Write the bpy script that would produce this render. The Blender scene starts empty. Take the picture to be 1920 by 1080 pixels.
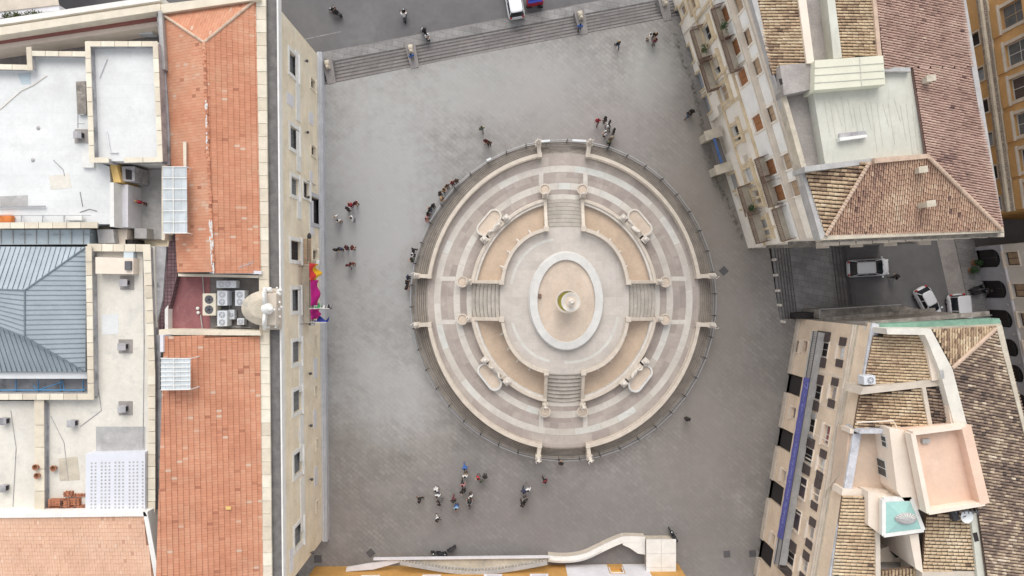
import bpy, bmesh, math, random
from mathutils import Vector, Matrix, noise
random.seed(7)
R = math.radians
scene = bpy.context.scene
C = bpy.context.collection
HC, PXM = 72.0, 18.0            # camera height in metres, pixels per metre on the square's ground

# ---------------------------------------------------------------- camera
cam = bpy.data.cameras.new("camera"); camo = bpy.data.objects.new("camera", cam); C.objects.link(camo)
camo.location = (0, 0, HC); camo.rotation_euler = (0, 0, 0)
cam.sensor_width = 36; cam.lens = 18 / ((1920 / 2 / PXM) / HC)
cam.clip_start = 1; cam.clip_end = 3000
scene.camera = camo
# ---------------------------------------------------------------- sky, sun, exposure
SUN_EL, SUN_AZ = R(46), R(358)      # azimuth clockwise from image-up
w = bpy.data.worlds.new("World"); scene.world = w; w.use_nodes = True
nt = w.node_tree; bg = nt.nodes["Background"]
sky = nt.nodes.new("ShaderNodeTexSky"); sky.sky_type = 'NISHITA'; sky.sun_disc = False
sky.sun_elevation = SUN_EL; sky.sun_rotation = SUN_AZ; sky.air_density = 1.0; sky.dust_density = 1.5; sky.ozone_density = 0.6
hs = nt.nodes.new("ShaderNodeHueSaturation"); hs.inputs["Saturation"].default_value = 0.16
nt.links.new(sky.outputs[0], hs.inputs["Color"]); nt.links.new(hs.outputs[0], bg.inputs[0]); bg.inputs[1].default_value = 0.15
sl = bpy.data.lights.new("sun", 'SUN'); sl.energy = 0.8; sl.angle = R(45); sl.color = (1, .93, .84)
so = bpy.data.objects.new("sun", sl); C.objects.link(so)
sd = Vector((math.sin(SUN_AZ) * math.cos(SUN_EL), math.cos(SUN_AZ) * math.cos(SUN_EL), math.sin(SUN_EL)))
so.rotation_euler = sd.to_track_quat('Z', 'Y').to_euler(); so.location = (0, 0, 60)
scene.view_settings.view_transform = 'Standard'; scene.view_settings.look = 'None'
scene.view_settings.exposure = 0.8; scene.view_settings.gamma = 1; scene.view_settings.use_curve_mapping = False

# ---------------------------------------------------------------- helpers
def P(px, py, z=0.0):
    k = (HC - z) / HC / PXM
    return Vector(((px - 960) * k, (540 - py) * k, z))
def tag(o, label=None, cat=None, group=None, kind=None):
    if label: o["label"] = label
    if cat: o["category"] = cat
    if group: o["group"] = group
    if kind: o["kind"] = kind
    return o
def thing(name, loc, label, cat, group=None, rz=0):
    o = bpy.data.objects.new(name, None); C.objects.link(o); o.empty_display_size = .3
    o.location = loc; o.rotation_euler = (0, 0, rz)
    return tag(o, label, cat, group)
def copy_tree(o, parent=None):
    c = o.copy(); C.objects.link(c)
    if parent: c.parent = parent
    for ch in KIDS.get(o.name, []): copy_tree(ch, c)
    return c
KIDS = {}
def adopt(o, parent):
    o.parent = parent; KIDS.setdefault(parent.name, []).append(o)

def mk(name, col, var=.22, sc=.5, rough=.85, bump=.2, bsc=9, brick=None, ramp=None, metal=0, stain=None, spec=.35, rot=0, bdist=.02, streak=None):
    m = bpy.data.materials.new(name); m.use_nodes = True
    N = m.node_tree.nodes; L = m.node_tree.links; b = N["Principled BSDF"]
    b.inputs["Roughness"].default_value = rough; b.inputs["Metallic"].default_value = metal
    b.inputs["Specular IOR Level"].default_value = spec
    geo = N.new("ShaderNodeNewGeometry")
    def noi(scale, det=5, rg=.6, vec=None):
        n = N.new("ShaderNodeTexNoise"); n.inputs["Scale"].default_value = scale; n.inputs["Detail"].default_value = det
        n.inputs["Roughness"].default_value = rg; L.new(vec or geo.outputs["Position"], n.inputs["Vector"]); return n
    def mr(src, a, b_, c, d):
        q = N.new("ShaderNodeMapRange"); q.inputs[1].default_value = a; q.inputs[2].default_value = b_
        q.inputs[3].default_value = c; q.inputs[4].default_value = d; L.new(src, q.inputs[0]); return q.outputs[0]
    def mix(mode, fac, a, c):
        q = N.new("ShaderNodeMix"); q.data_type = 'RGBA'; q.blend_type = mode
        for inp, v in ((q.inputs[0], fac), (q.inputs[6], a), (q.inputs[7], c)):
            if hasattr(v, "links"): L.new(v, inp)
            elif isinstance(v, (int, float)): inp.default_value = v
            else: inp.default_value = (*v, 1)
        return q.outputs[2]
    if ramp:
        at = N.new("ShaderNodeAttribute"); at.attribute_name = "tint"
        cr = N.new("ShaderNodeValToRGB"); el = cr.color_ramp.elements
        while len(el) < len(ramp): el.new(.5)
        for e, (p, c) in zip(el, ramp): e.position = p; e.color = (*c, 1)
        L.new(at.outputs["Fac"], cr.inputs[0]); base = cr.outputs[0]
    else: base = col
    n1 = noi(sc, 6, .65)
    base = mix('MULTIPLY', 1.0, base, mix('MIX', mr(n1.outputs[0], .32, .68, 0, 1), (1 - var,) * 3, (1 + var * .45,) * 3))
    n2 = noi(sc * 9, 4, .6)
    base = mix('MULTIPLY', 1.0, base, mix('MIX', mr(n2.outputs[0], .3, .7, 0, 1), (1 - var * .45,) * 3, (1 + var * .25,) * 3))
    hgt = None
    if brick:
        uv = N.new("ShaderNodeUVMap")
        mp = N.new("ShaderNodeMapping"); mp.inputs["Rotation"].default_value[2] = R(rot); L.new(uv.outputs[0], mp.inputs[0])
        bt = N.new("ShaderNodeTexBrick"); L.new(mp.outputs[0], bt.inputs["Vector"])
        bt.inputs["Scale"].default_value = 1; bt.inputs["Brick Width"].default_value = brick[0]; bt.inputs["Row Height"].default_value = brick[1]
        bt.inputs["Mortar Size"].default_value = brick[2]; bt.inputs["Mortar Smooth"].default_value = .3
        bt.offset = brick[5] if len(brick) > 5 else .5
        v = brick[4]
        bt.inputs["Color1"].default_value = (1 + v * .5,) * 3 + (1,); bt.inputs["Color2"].default_value = (1 - v,) * 3 + (1,)
        bt.inputs["Mortar"].default_value = (brick[3],) * 3 + (1,)
        fb_ = mr(noi(.22, 5, .7).outputs[0], .36, .62, .15, 1) if len(brick) > 6 else 1.0
        base = mix('MULTIPLY', fb_, base, bt.outputs["Color"])
    if stain:
        for (scol, amt, ssc, thr) in stain:
            n3 = noi(ssc, 7, .68)
            f = mr(n3.outputs[0], thr, thr + .16, 0, amt)
            base = mix('MIX', f, base, scol)
    if streak:
        sp = N.new("ShaderNodeMapping"); sp.inputs["Scale"].default_value = streak[2]; L.new(geo.outputs["Position"], sp.inputs[0])
        n4 = noi(1, 5, .6, sp.outputs[0])
        base = mix('MIX', mr(n4.outputs[0], .52, .72, 0, streak[1]), base, streak[0])
    L.new(base, b.inputs["Base Color"])
    if bump:
        n5 = noi(bsc, 5, .6); bp = N.new("ShaderNodeBump"); bp.inputs["Strength"].default_value = bump; bp.inputs["Distance"].default_value = bdist
        L.new(n5.outputs[0], bp.inputs["Height"]); L.new(bp.outputs[0], b.inputs["Normal"])
    return m
def plain(name, col, rough=.6, metal=0, spec=.4): return mk(name, col, var=.12, sc=2, rough=rough, bump=.05, metal=metal, spec=spec)

class MB:
    def __init__(s): s.v = []; s.f = []; s.t = []; s.g = []
    def add(s, vs, fs, tint=.5):
        s.g.append((len(s.v), len(s.f), len(vs), len(fs))); o = len(s.v); s.v += [Vector(v) for v in vs]; s.f += [tuple(i + o for i in f) for f in fs]; s.t += [tint] * len(fs); return s
    def prism(s, pts, z0, z1, tint=.5, bottom=False):
        n = len(pts)
        top = [(p[0], p[1], (z1 if not callable(z1) else z1(p))) for p in pts]; bot = [(p[0], p[1], z0) for p in pts]
        fs = [tuple(range(n))] + [(i, i + n, (i + 1) % n + n, (i + 1) % n) for i in range(n)]
        if bottom: fs.append(tuple(range(2 * n - 1, n - 1, -1)))
        return s.add(top + bot, fs, tint)
    def box(s, c, sz, rz=0, tint=.5, tilt=0):
        M = Matrix.Rotation(rz, 3, 'Z') @ Matrix.Rotation(tilt, 3, 'Y'); c = Vector(c)
        vs = [c + M @ Vector((x * sz[0] / 2, y * sz[1] / 2, z * sz[2] / 2)) for z in (-1, 1) for y in (-1, 1) for x in (-1, 1)]
        return s.add(vs, [(0, 2, 3, 1), (4, 5, 7, 6), (0, 1, 5, 4), (2, 6, 7, 3), (0, 4, 6, 2), (1, 3, 7, 5)], tint)
    def bar(s, a, b, wd, h=None, up=(0, 0, 1), tint=.5):
        a = Vector(a); b = Vector(b); d = (b - a).normalized(); h = h or wd
        x = d.cross(Vector(up))
        if x.length < 1e-4: x = d.cross(Vector((1, 0, 0)))
        x.normalize(); y = x.cross(d).normalized()
        vs = [p + x * wd / 2 * i + y * h / 2 * j for p in (a, b) for i, j in ((-1, -1), (1, -1), (1, 1), (-1, 1))]
        return s.add(vs, [(0, 1, 2, 3), (7, 6, 5, 4), (0, 4, 5, 1), (1, 5, 6, 2), (2, 6, 7, 3), (3, 7, 4, 0)], tint)
    def tube(s, pts, r, seg=8, tint=.5, caps=True):
        pts = [Vector(p) for p in pts]; rs = r if isinstance(r, (list, tuple)) else [r] * len(pts); vs = []; fs = []
        for i, p in enumerate(pts):
            d = (pts[min(i + 1, len(pts) - 1)] - pts[max(i - 1, 0)]).normalized()
            x = d.cross(Vector((0, 0, 1)));
            if x.length < 1e-3: x = Vector((1, 0, 0))
            x.normalize(); y = d.cross(x)
            vs += [p + (x * math.cos(2 * math.pi * k / seg) + y * math.sin(2 * math.pi * k / seg)) * rs[i] for k in range(seg)]
        for i in range(len(pts) - 1):
            for k in range(seg): fs.append((i * seg + k, i * seg + (k + 1) % seg, (i + 1) * seg + (k + 1) % seg, (i + 1) * seg + k))
        if caps: fs += [tuple(range(seg))[::-1], tuple(range((len(pts) - 1) * seg, len(pts) * seg))]
        return s.add(vs, fs, tint)
    def lathe(s, c, prof, seg=16, sx=1, sy=1, tint=.5, rz=0):
        c = Vector(c); vs = []; fs = []
        for r, z in prof:
            for k in range(seg):
                a = 2 * math.pi * k / seg; x, y = r * math.cos(a) * sx, r * math.sin(a) * sy
                vs.append((c.x + x * math.cos(rz) - y * math.sin(rz), c.y + x * math.sin(rz) + y * math.cos(rz), c.z + z))
        for i in range(len(prof) - 1):
            for k in range(seg): fs.append((i * seg + k, i * seg + (k + 1) % seg, (i + 1) * seg + (k + 1) % seg, (i + 1) * seg + k))
        fs.append(tuple(range(seg))[::-1]); fs.append(tuple(range((len(prof) - 1) * seg, len(prof) * seg)))
        return s.add(vs, fs, tint)
    def ball(s, c, r, seg=10, tint=.5, sc=(1, 1, 1)):
        n = max(4, seg // 2)
        return s.add(*(lambda t: (t.v, t.f))(MB().lathe((0, 0, 0), [(max(.001, r * math.sin(math.pi * i / n)), -r * math.cos(math.pi * i / n)) for i in range(n + 1)], seg)), tint) if False else s._ball(c, r, seg, n, sc, tint)
    def _ball(s, c, r, seg, n, sc, tint):
        t = MB().lathe((0, 0, 0), [(max(.001, r * math.sin(math.pi * i / n)), -r * math.cos(math.pi * i / n)) for i in range(n + 1)], seg)
        return s.add([(c[0] + v.x * sc[0], c[1] + v.y * sc[1], c[2] + v.z * sc[2]) for v in t.v], t.f, tint)
    def rows(s, rows, closed=False, tint=.5, caps=False):   # loft a list of equally long point rows
        n = len(rows[0]); vs = [p for r in rows for p in r]; fs = []
        for i in range(len(rows) - 1):
            for k in range(n if closed else n - 1): fs.append((i * n + k, i * n + (k + 1) % n, (i + 1) * n + (k + 1) % n, (i + 1) * n + k))
        if caps: fs += [tuple(range(n))[::-1], tuple(range((len(rows) - 1) * n, len(rows) * n))]
        return s.add(vs, fs, tint)
    def build(s, name, mat, parent=None, smooth=False, recalc=True, bevel=0, loc=None, split=False):
        if split:            # every added piece becomes a part of its own
            for v0, f0, nv, nf in s.g:
                q = MB(); q.v = s.v[v0:v0 + nv]; q.f = [tuple(i - v0 for i in f) for f in s.f[f0:f0 + nf]]; q.t = s.t[f0:f0 + nf]; o = q.build(name, mat, parent, smooth, recalc, bevel, loc)
            return o
        me = bpy.data.meshes.new(name)
        off = Vector(parent_world(parent)) if parent else (Vector(loc) if loc else Vector())
        me.from_pydata([v - off for v in s.v], [], s.f)
        if recalc:
            bm = bmesh.new(); bm.from_mesh(me); bmesh.ops.recalc_face_normals(bm, faces=bm.faces); bm.to_mesh(me); bm.free()
        uvl = me.uv_layers.new(name="UVMap"); me.update()
        for p in me.polygons:
            n = p.normal
            if abs(n.z) > .6: ux, uy = Vector((1, 0, 0)), Vector((0, 1, 0))
            else:
                ux = Vector((-n.y, n.x, 0)).normalized(); uy = Vector((0, 0, 1))
                if abs(ux.x) > abs(ux.y): ux = ux if ux.x > 0 else -ux
                else: ux = ux if ux.y > 0 else -ux
            for li in p.loop_indices:
                q = me.vertices[me.loops[li].vertex_index].co + off; uvl.data[li].uv = (q.dot(ux), q.dot(uy))
        at = me.attributes.new("tint", 'FLOAT', 'FACE')
        if len(s.t) == len(me.polygons): at.data.foreach_set("value", s.t)
        if mat: me.materials.append(mat)
        if smooth: me.polygons.foreach_set("use_smooth", [True] * len(me.polygons))
        o = bpy.data.objects.new(name, me); C.objects.link(o)
        if parent: adopt(o, parent)
        elif loc: o.location = loc
        if bevel:
            bv = o.modifiers.new("bevel", 'BEVEL'); bv.width = bevel; bv.segments = 2; bv.limit_method = 'ANGLE'
        return o
def parent_world(o):
    v = Vector()
    while o: v = v + Vector(o.location); o = o.parent
    return v
def poly(px_list, z): return [P(x, y, z) for x, y in px_list]
def inset(pts, d):           # shrink a polygon given as 2-D/3-D points, works for convex-ish shapes
    n = len(pts); A = sum(pts[i][0] * pts[(i + 1) % n][1] - pts[(i + 1) % n][0] * pts[i][1] for i in range(n)); sg = 1 if A > 0 else -1
    out = []
    for i in range(n):
        p0, p1, p2 = (Vector(pts[(i - 1) % n][:2]), Vector(pts[i][:2]), Vector(pts[(i + 1) % n][:2]))
        e1 = (p1 - p0).normalized(); e2 = (p2 - p1).normalized()
        n1 = Vector((-e1.y, e1.x)) * sg; n2 = Vector((-e2.y, e2.x)) * sg; b = (n1 + n2)
        b = b / max(.3, b.dot(b) / 2) if b.length > .01 else n1
        out.append(p1 + b * d)
    return out
def coping(mb, pts, wdt, z0, z1, blocks=.0, closed=True):   # ring of coping blocks along a polygon, with thin open joints
    n = len(pts); inn = inset(pts, wdt)
    for i in range(n if closed else n - 1):
        a, b = Vector(pts[i][:2]), Vector(pts[(i + 1) % n][:2]); ai, bi = inn[i], inn[(i + 1) % n]
        L = (b - a).length; k = max(1, round(L / blocks)) if blocks else 1
        for j in range(k):
            g = .02 / max(L / k, .1) if blocks else 0
            f0, f1 = (j + g) / k, (j + 1 - g) / k
            q = [a.lerp(b, f0), a.lerp(b, f1), ai.lerp(bi, f1), ai.lerp(bi, f0)]
            mb.prism(q, z0, z1 + random.uniform(-.008, .008), tint=random.random())

def tile_field(name, pts, down, mat, parent, pitch=.3, tl=.45, kind='barrel', blotch=.5, bias=0.5, rnd=.5, lift=.05, bs=.35):
    pts = [Vector(p) for p in pts]; n = len(pts)
    nm = Vector()
    for i in range(n): nm += pts[i].cross(pts[(i + 1) % n])
    nm.normalize()
    if nm.z < 0: nm = -nm
    d = Vector(down); d = (d - nm * d.dot(nm)).normalized(); a = nm.cross(d)
    o = sum(pts, Vector()) / n; pts = [p - nm * (p - o).dot(nm) for p in pts]
    st = [((p - o).dot(a), (p - o).dot(d)) for p in pts]
    mb = MB(); mb.add([p - nm * .035 for p in pts], [tuple(range(n))], .0)
    low = [p - Vector((0, 0, .25)) for p in pts]
    mb.add(pts + low, [(i, (i + 1) % n, (i + 1) % n + n, i + n) for i in range(n)], .2)
    s0, s1 = min(q[0] for q in st), max(q[0] for q in st); k = int((s1 - s0) / pitch)
    for r in range(k):
        s = s0 + (r + .5) * (s1 - s0) / k; xs = []
        for i in range(n):
            (sa, ta), (sb, tb) = st[i], st[(i + 1) % n]
            if (sa - s) * (sb - s) < 0: xs.append(ta + (tb - ta) * (s - sa) / (sb - sa))
        xs.sort()
        for t0, t1 in zip(xs[::2], xs[1::2]):
            t = t0 - random.random() * tl * (.9 if kind == 'barrel' else 0.0)
            if kind == 'flat': t = math.floor(t0 / tl) * tl
            rt = random.uniform(-.12, .12)
            while t < t1:
                ta, tb = max(t, t0), min(t + tl, t1)
                if tb - ta > .05:
                    c = o + a * s + d * ((ta + tb) / 2)
                    ti = bias + blotch * noise.fractal(c * bs, 1.0, 2.0, 3) + rnd * (random.random() - .5) + rt * rnd
                    ti = random.choice((.08, .15, .95, .9)) if random.random() < (.03 if kind == 'flat' else .01) else ti
                    ti = min(.99, max(.02, ti)); jit = random.uniform(-.012, .012)
                    if kind == 'barrel':
                        rr = pitch * .40; rows = []
                        for tt, h, q in ((ta, .01, .92), (tb + .03, lift, 1.06)):
                            rows.append([o + a * (s + jit + rr * q * math.cos(w)) + d * tt + nm * (h + rr * .85 * q * math.sin(w)) for w in (0, math.pi * .2, math.pi * .4, math.pi * .6, math.pi * .8, math.pi)])
                        b0 = rows[1]; mb.rows(rows, tint=ti)
                        mb.add(b0, [tuple(range(6))], .0)
                    else:
                        hw = pitch * .478 * (s1 - s0) / k / pitch
                        q = [o + a * (s + e * hw) + d * tt + nm * h for tt, h in ((ta, .005), (tb + .02, lift + jit)) for e in (-1, 1)]
                        q2 = [o + a * (s + e * hw) + d * (tb + .02) for e in (-1, 1)]
                        mb.add(q, [(0, 1, 3, 2)], ti); mb.add([q[2], q[3]] + q2, [(0, 1, 3, 2)], .0)  # front lip tinted darkest: shadow lines at the course edges put into the colour
                t += tl
    return mb.build(name, mat, parent, recalc=False)

class Fac:     # a vertical facade plane between ground points A and B, outward normal on the given side
    def __init__(s, A, B, out):
        s.A = Vector(A[:2]); s.B = Vector(B[:2]); s.t = (s.B - s.A).normalized(); s.n = Vector((-s.t.y, s.t.x)); s.L = (s.B - s.A).length
        if s.n.dot(Vector(out)) < 0: s.n = -s.n
    def pt(s, u, z, d=0): q = s.A + s.t * u + s.n * d; return Vector((q.x, q.y, z))
    def pix(s, px, py, d=0):
        r = Vector(((px - 960) / PXM, (540 - py) / PXM)); a = s.A + s.n * d
        k = a.dot(s.n) / r.dot(s.n); q = r * k; return ((q - a).dot(s.t), HC * (1 - k))
    def box(s, mb, u0, u1, z0, z1, d0, d1, tint=.5):
        vs = [s.pt(u, z, d) for z in (z0, z1) for d in (d0, d1) for u in (u0, u1)]
        return mb.add(vs, [(0, 2, 3, 1), (4, 5, 7, 6), (0, 1, 5, 4), (2, 6, 7, 3), (0, 4, 6, 2), (1, 3, 7, 5)], tint)
    def wall(s, name, u0, u1, z0, z1, holes, mat, parent, rec=.32):
        us = sorted(set([u0, u1] + [h[i] for h in holes for i in (0, 1)])); zs = sorted(set([z0, z1] + [h[i] for h in holes for i in (2, 3)]))
        us = [u for u in us if u0 <= u <= u1]; zs = [z for z in zs if z0 <= z <= z1]; mb = MB()
        for a, b in zip(us, us[1:]):
            for c, d in zip(zs, zs[1:]):
                um, zm = (a + b) / 2, (c + d) / 2
                if any(h[0] < um < h[1] and h[2] < zm < h[3] for h in holes): continue
                mb.add([s.pt(a, c), s.pt(b, c), s.pt(b, d), s.pt(a, d)], [(0, 1, 2, 3)])
        for (a, b, c, d) in [h[:4] for h in holes]:
            q = [(a, c), (b, c), (b, d), (a, d)]
            for i in range(4):
                (x0, y0), (x1, y1) = q[i], q[(i + 1) % 4]
                mb.add([s.pt(x0, y0, 0), s.pt(x1, y1, 0), s.pt(x1, y1, -rec), s.pt(x0, y0, -rec)], [(0, 1, 2, 3)])
            mb.add([s.pt(a, c, -rec), s.pt(b, c, -rec), s.pt(b, d, -rec), s.pt(a, d, -rec)], [(0, 1, 2, 3)])
        return mb.build(name, mat, parent, recalc=False)
# ---------------------------------------------------------------- materials
M = {}
M['plaza'] = mk("plaza_stone", (.288, .272, .256), var=.2, sc=.13, rough=.8, bump=.35, bsc=3, brick=(.78, .4, .03, .66, .2, .5, 1), rot=40,
                stain=[((.28, .245, .235), .6, .07, .5), ((.18, .165, .165), .5, .25, .6), ((.40, .40, .39), .4, .5, .63), ((.13, .125, .12), .5, 1.5, .63), ((.36, .35, .33), .35, 2.3, .66)])
def tone_areas(m, spots):            # paler and darker areas of the paving, each with its own place and outline
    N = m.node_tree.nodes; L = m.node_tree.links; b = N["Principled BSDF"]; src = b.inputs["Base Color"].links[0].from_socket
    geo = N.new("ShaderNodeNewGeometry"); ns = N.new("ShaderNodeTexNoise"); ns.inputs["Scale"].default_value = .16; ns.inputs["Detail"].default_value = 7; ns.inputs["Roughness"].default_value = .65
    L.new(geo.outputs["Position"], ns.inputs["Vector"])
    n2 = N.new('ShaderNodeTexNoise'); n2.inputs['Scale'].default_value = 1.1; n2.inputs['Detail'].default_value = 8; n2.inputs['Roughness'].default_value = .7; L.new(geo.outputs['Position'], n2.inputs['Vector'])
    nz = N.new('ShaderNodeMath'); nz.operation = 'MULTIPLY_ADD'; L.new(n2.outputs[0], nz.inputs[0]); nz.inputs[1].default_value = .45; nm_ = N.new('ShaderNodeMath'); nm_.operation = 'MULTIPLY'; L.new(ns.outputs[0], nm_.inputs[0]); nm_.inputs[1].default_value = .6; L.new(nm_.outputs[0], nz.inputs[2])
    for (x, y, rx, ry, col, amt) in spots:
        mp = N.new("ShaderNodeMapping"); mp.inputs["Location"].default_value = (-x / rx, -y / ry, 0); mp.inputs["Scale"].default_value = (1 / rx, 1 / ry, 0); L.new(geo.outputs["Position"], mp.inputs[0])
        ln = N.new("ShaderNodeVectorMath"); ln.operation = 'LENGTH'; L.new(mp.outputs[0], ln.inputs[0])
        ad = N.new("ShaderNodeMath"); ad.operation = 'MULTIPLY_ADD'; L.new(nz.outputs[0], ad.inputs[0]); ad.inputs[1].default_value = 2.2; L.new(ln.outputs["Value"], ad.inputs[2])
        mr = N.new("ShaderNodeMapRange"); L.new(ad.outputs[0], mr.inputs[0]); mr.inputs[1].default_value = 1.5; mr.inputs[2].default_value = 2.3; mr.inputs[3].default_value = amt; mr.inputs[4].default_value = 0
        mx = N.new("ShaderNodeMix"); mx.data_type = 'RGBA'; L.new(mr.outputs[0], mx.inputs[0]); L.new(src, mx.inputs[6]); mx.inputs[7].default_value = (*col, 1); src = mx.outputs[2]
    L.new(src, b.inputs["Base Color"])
tone_areas(M['plaza'], [(-14.5, 8, 11, 20, (.40, .405, .41), .75), (-13, -11, 8, 6, (.43, .435, .44), .55), (-2, 21, 17, 6.5, (.385, .385, .375), .6), (14.5, 22, 3.4, 4.4, (.42, .43, .41), .4),
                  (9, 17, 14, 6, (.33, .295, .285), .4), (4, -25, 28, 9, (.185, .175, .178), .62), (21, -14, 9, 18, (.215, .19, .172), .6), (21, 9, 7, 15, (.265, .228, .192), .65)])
M['road'] = mk("road_asphalt", (.15, .145, .148), var=.2, sc=.12, rough=.85, bump=.3, bsc=14, stain=[((.20, .195, .19), .6, .25, .55), ((.085, .08, .08), .6, .6, .62), ((.07, .065, .065), .5, 1.7, .68)])
M['walk'] = mk("pavement_stone", (.28, .27, .265), var=.25, sc=.5, brick=(1.2, .6, .02, .6, .15), rot=11, stain=[((.18, .16, .16), .5, .8, .6)])
M['step'] = mk("grey_step_stone", (.27, .25, .245), var=.25, sc=.4, brick=(1.6, 5, .02, .6, .15), rot=11, stain=[((.33, .22, .2), .5, .3, .58), ((.16, .15, .15), .5, .9, .62)])
M['fstep'] = mk("fountain_step_stone", (.32, .28, .24), var=.28, sc=.7, stain=[((.13, .12, .11), .55, 1.1, .55), ((.42, .38, .33), .5, .5, .6)])
M['istep'] = mk("inner_stair_stone", (.47, .43, .38), var=.2, sc=.9, stain=[((.33, .30, .26), .5, 1.1, .56), ((.55, .52, .48), .5, .6, .58)])
M['marble'] = mk("carrara_marble", (.66, .61, .55), var=.16, sc=1.2, rough=.6, bump=.15, stain=[((.45, .4, .34), .4, 2.2, .6)])
M['marbleg'] = mk("grey_white_marble", (.63, .62, .595), var=.12, sc=.9, rough=.55, bump=.1, stain=[((.5, .48, .45), .4, 1.5, .6)])
M['balus'] = mk("cream_marble_rail", (.60, .53, .45), var=.14, sc=1.5, rough=.6, bump=.15, stain=[((.42, .37, .3), .45, 2.5, .6)])
M['pave'] = mk("terrace_paving", (.5, .45, .42), var=.14, sc=.6, rough=.7, bump=.12, ramp=[(0, (.34, .29, .265)), (.35, (.395, .34, .31)), (.7, (.44, .385, .345)), (1, (.53, .48, .425))], stain=[((.5, .46, .41), .5, .6, .56), ((.27, .23, .2), .4, 1.8, .62)])
M['band'] = mk("white_marble_band", (.5, .45, .42), var=.14, sc=.8, rough=.6, bump=.1, ramp=[(0, (.50, .455, .40)), (.4, (.56, .52, .47)), (.8, (.62, .585, .535)), (1, (.60, .605, .57))], stain=[((.42, .38, .33), .5, 1.2, .57)])
M['plat'] = mk("upper_platform_stone", (.55, .50, .455), var=.12, sc=.7, rough=.6, bump=.1, brick=(1.4, .9, .012, .86, .08), stain=[((.58, .56, .53), .6, .5, .55), ((.42, .385, .34), .5, 1.3, .6), ((.36, .33, .29), .35, 5, .66)])
def water(name, col, rough=.12):
    m = mk(name, col, var=.16, sc=.45, rough=rough, bump=.06, bsc=2.5, spec=.5, stain=[((.50, .38, .28), .45, .5, .55), ((.30, .24, .16), .35, 1.6, .66)]); return m
M['water'] = water("shallow_pool_water", (.59, .455, .34)); M['water2'] = water("basin_water", (.63, .52, .42))
M['algae'] = mk("green_bowl_water", (.27, .24, .05), var=.3, sc=2, rough=.2, bump=.05)
M['iron'] = plain("grey_iron", (.11, .11, .12), .5, .6); M['rail'] = plain("galvanised_rail", (.44, .44, .45), .45, .7)
M['facade'] = mk("cream_stucco_wall", (.82, .72, .55), var=.16, sc=.5, rough=.9, bump=.25, brick=(1.3, .55, .008, .9, .05), stain=[((.80, .74, .63), .8, .35, .5), ((.62, .50, .33), .55, .7, .58), ((.45, .40, .33), .4, 2.2, .66)])
M['plinth'] = mk("grey_stone_plinth", (.50, .505, .53), var=.15, sc=.8, stain=[((.3, .3, .32), .5, 1.4, .58)])
M['white'] = mk("white_painted_stone", (.74, .73, .70), var=.1, sc=1.2, stain=[((.6, .56, .5), .4, 1.5, .6)])
M['panel'] = mk("pale_lilac_panel", (.68, .67, .70), var=.1, sc=1)
M['coping'] = mk("cream_coping_stone", (.7, .6, .44), var=.12, sc=1.2, ramp=[(0, (.60, .53, .42)), (.5, (.70, .63, .51)), (1, (.75, .70, .58))], stain=[((.42, .39, .33), .45, 1.3, .6)])
M['copw'] = mk("weathered_coping", (.55, .50, .42), var=.2, sc=1, ramp=[(0, (.44, .40, .34)), (1, (.66, .58, .45))], stain=[((.27, .26, .25), .6, .9, .55)])
M['gutter'] = mk("dark_gravelly_cornice", (.18, .17, .165), var=.3, sc=1.5, bump=.5, bsc=30, stain=[((.27, .26, .25), .6, 5, .6), ((.09, .12, .12), .4, 2, .6)])
M['whiteroof'] = mk("white_membrane_roof", (.70, .71, .705), var=.10, sc=.35, brick=(7, 1.05, .016, .93, .03), rough=.75, bump=.1, stain=[((.55, .55, .54), .6, .4, .55), ((.45, .44, .42), .4, 1.1, .64), ((.60, .57, .51), .4, .9, .6), ((.4, .4, .4), .3, 3.2, .7)])
M['terr'] = mk("pale_terrace_roof", (.69, .655, .585), var=.12, sc=.45, rough=.8, bump=.12, stain=[((.50, .485, .455), .6, .8, .55), ((.68, .66, .61), .6, .35, .54), ((.33, .32, .31), .35, 2.6, .66)])
M['greyroof'] = mk("grey_worn_roof", (.36, .33, .31), var=.25, sc=.6, stain=[((.22, .2, .19), .6, .9, .55), ((.5, .46, .42), .4, 1.5, .6)])
M['darkroof'] = mk("dark_yard_floor", (.22, .205, .20), var=.3, sc=.5, stain=[((.34, .28, .26), .5, .7, .56), ((.12, .11, .11), .5, 1.1, .58)])
M['wallgrey'] = mk("blackened_render", (.40, .39, .40), var=.25, sc=.8, stain=[((.15, .15, .16), .8, .9, .5), ((.58, .57, .56), .5, 1.6, .58)])
M['redfloor'] = mk("red_terrace_coating", (.30, .125, .13), var=.2, sc=.7, stain=[((.42, .25, .25), .5, 1.2, .56), ((.2, .08, .09), .5, .9, .6)])
M['tred'] = mk("terracotta_flat_tiles", (1, 1, 1), var=.12, sc=.5, rough=.85, bump=.15, bsc=20,
    ramp=[(0, (.22, .09, .06)), (.1, (.43, .18, .11)), (.5, (.56, .25, .15)), (.85, (.61, .325, .21)), (1, (.60, .46, .36))], stain=[((.50, .34, .26), .4, .5, .6), ((.33, .24, .19), .45, 2.6, .66)])
M['tpale'] = mk("pale_terracotta_tiles", (1, 1, 1), var=.1, sc=.5, rough=.85, bump=.1,
    ramp=[(0, (.48, .26, .18)), (.2, (.66, .39, .26)), (.6, (.73, .46, .32)), (1, (.77, .53, .39))])
M['tyel'] = mk("lichened_barrel_tiles", (1, 1, 1), var=.2, sc=1, rough=.9, bump=.25, bsc=16,
    ramp=[(0, (.085, .062, .048)), (.25, (.24, .155, .105)), (.5, (.49, .355, .23)), (.75, (.60, .465, .31)), (1, (.66, .56, .42))])
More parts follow.
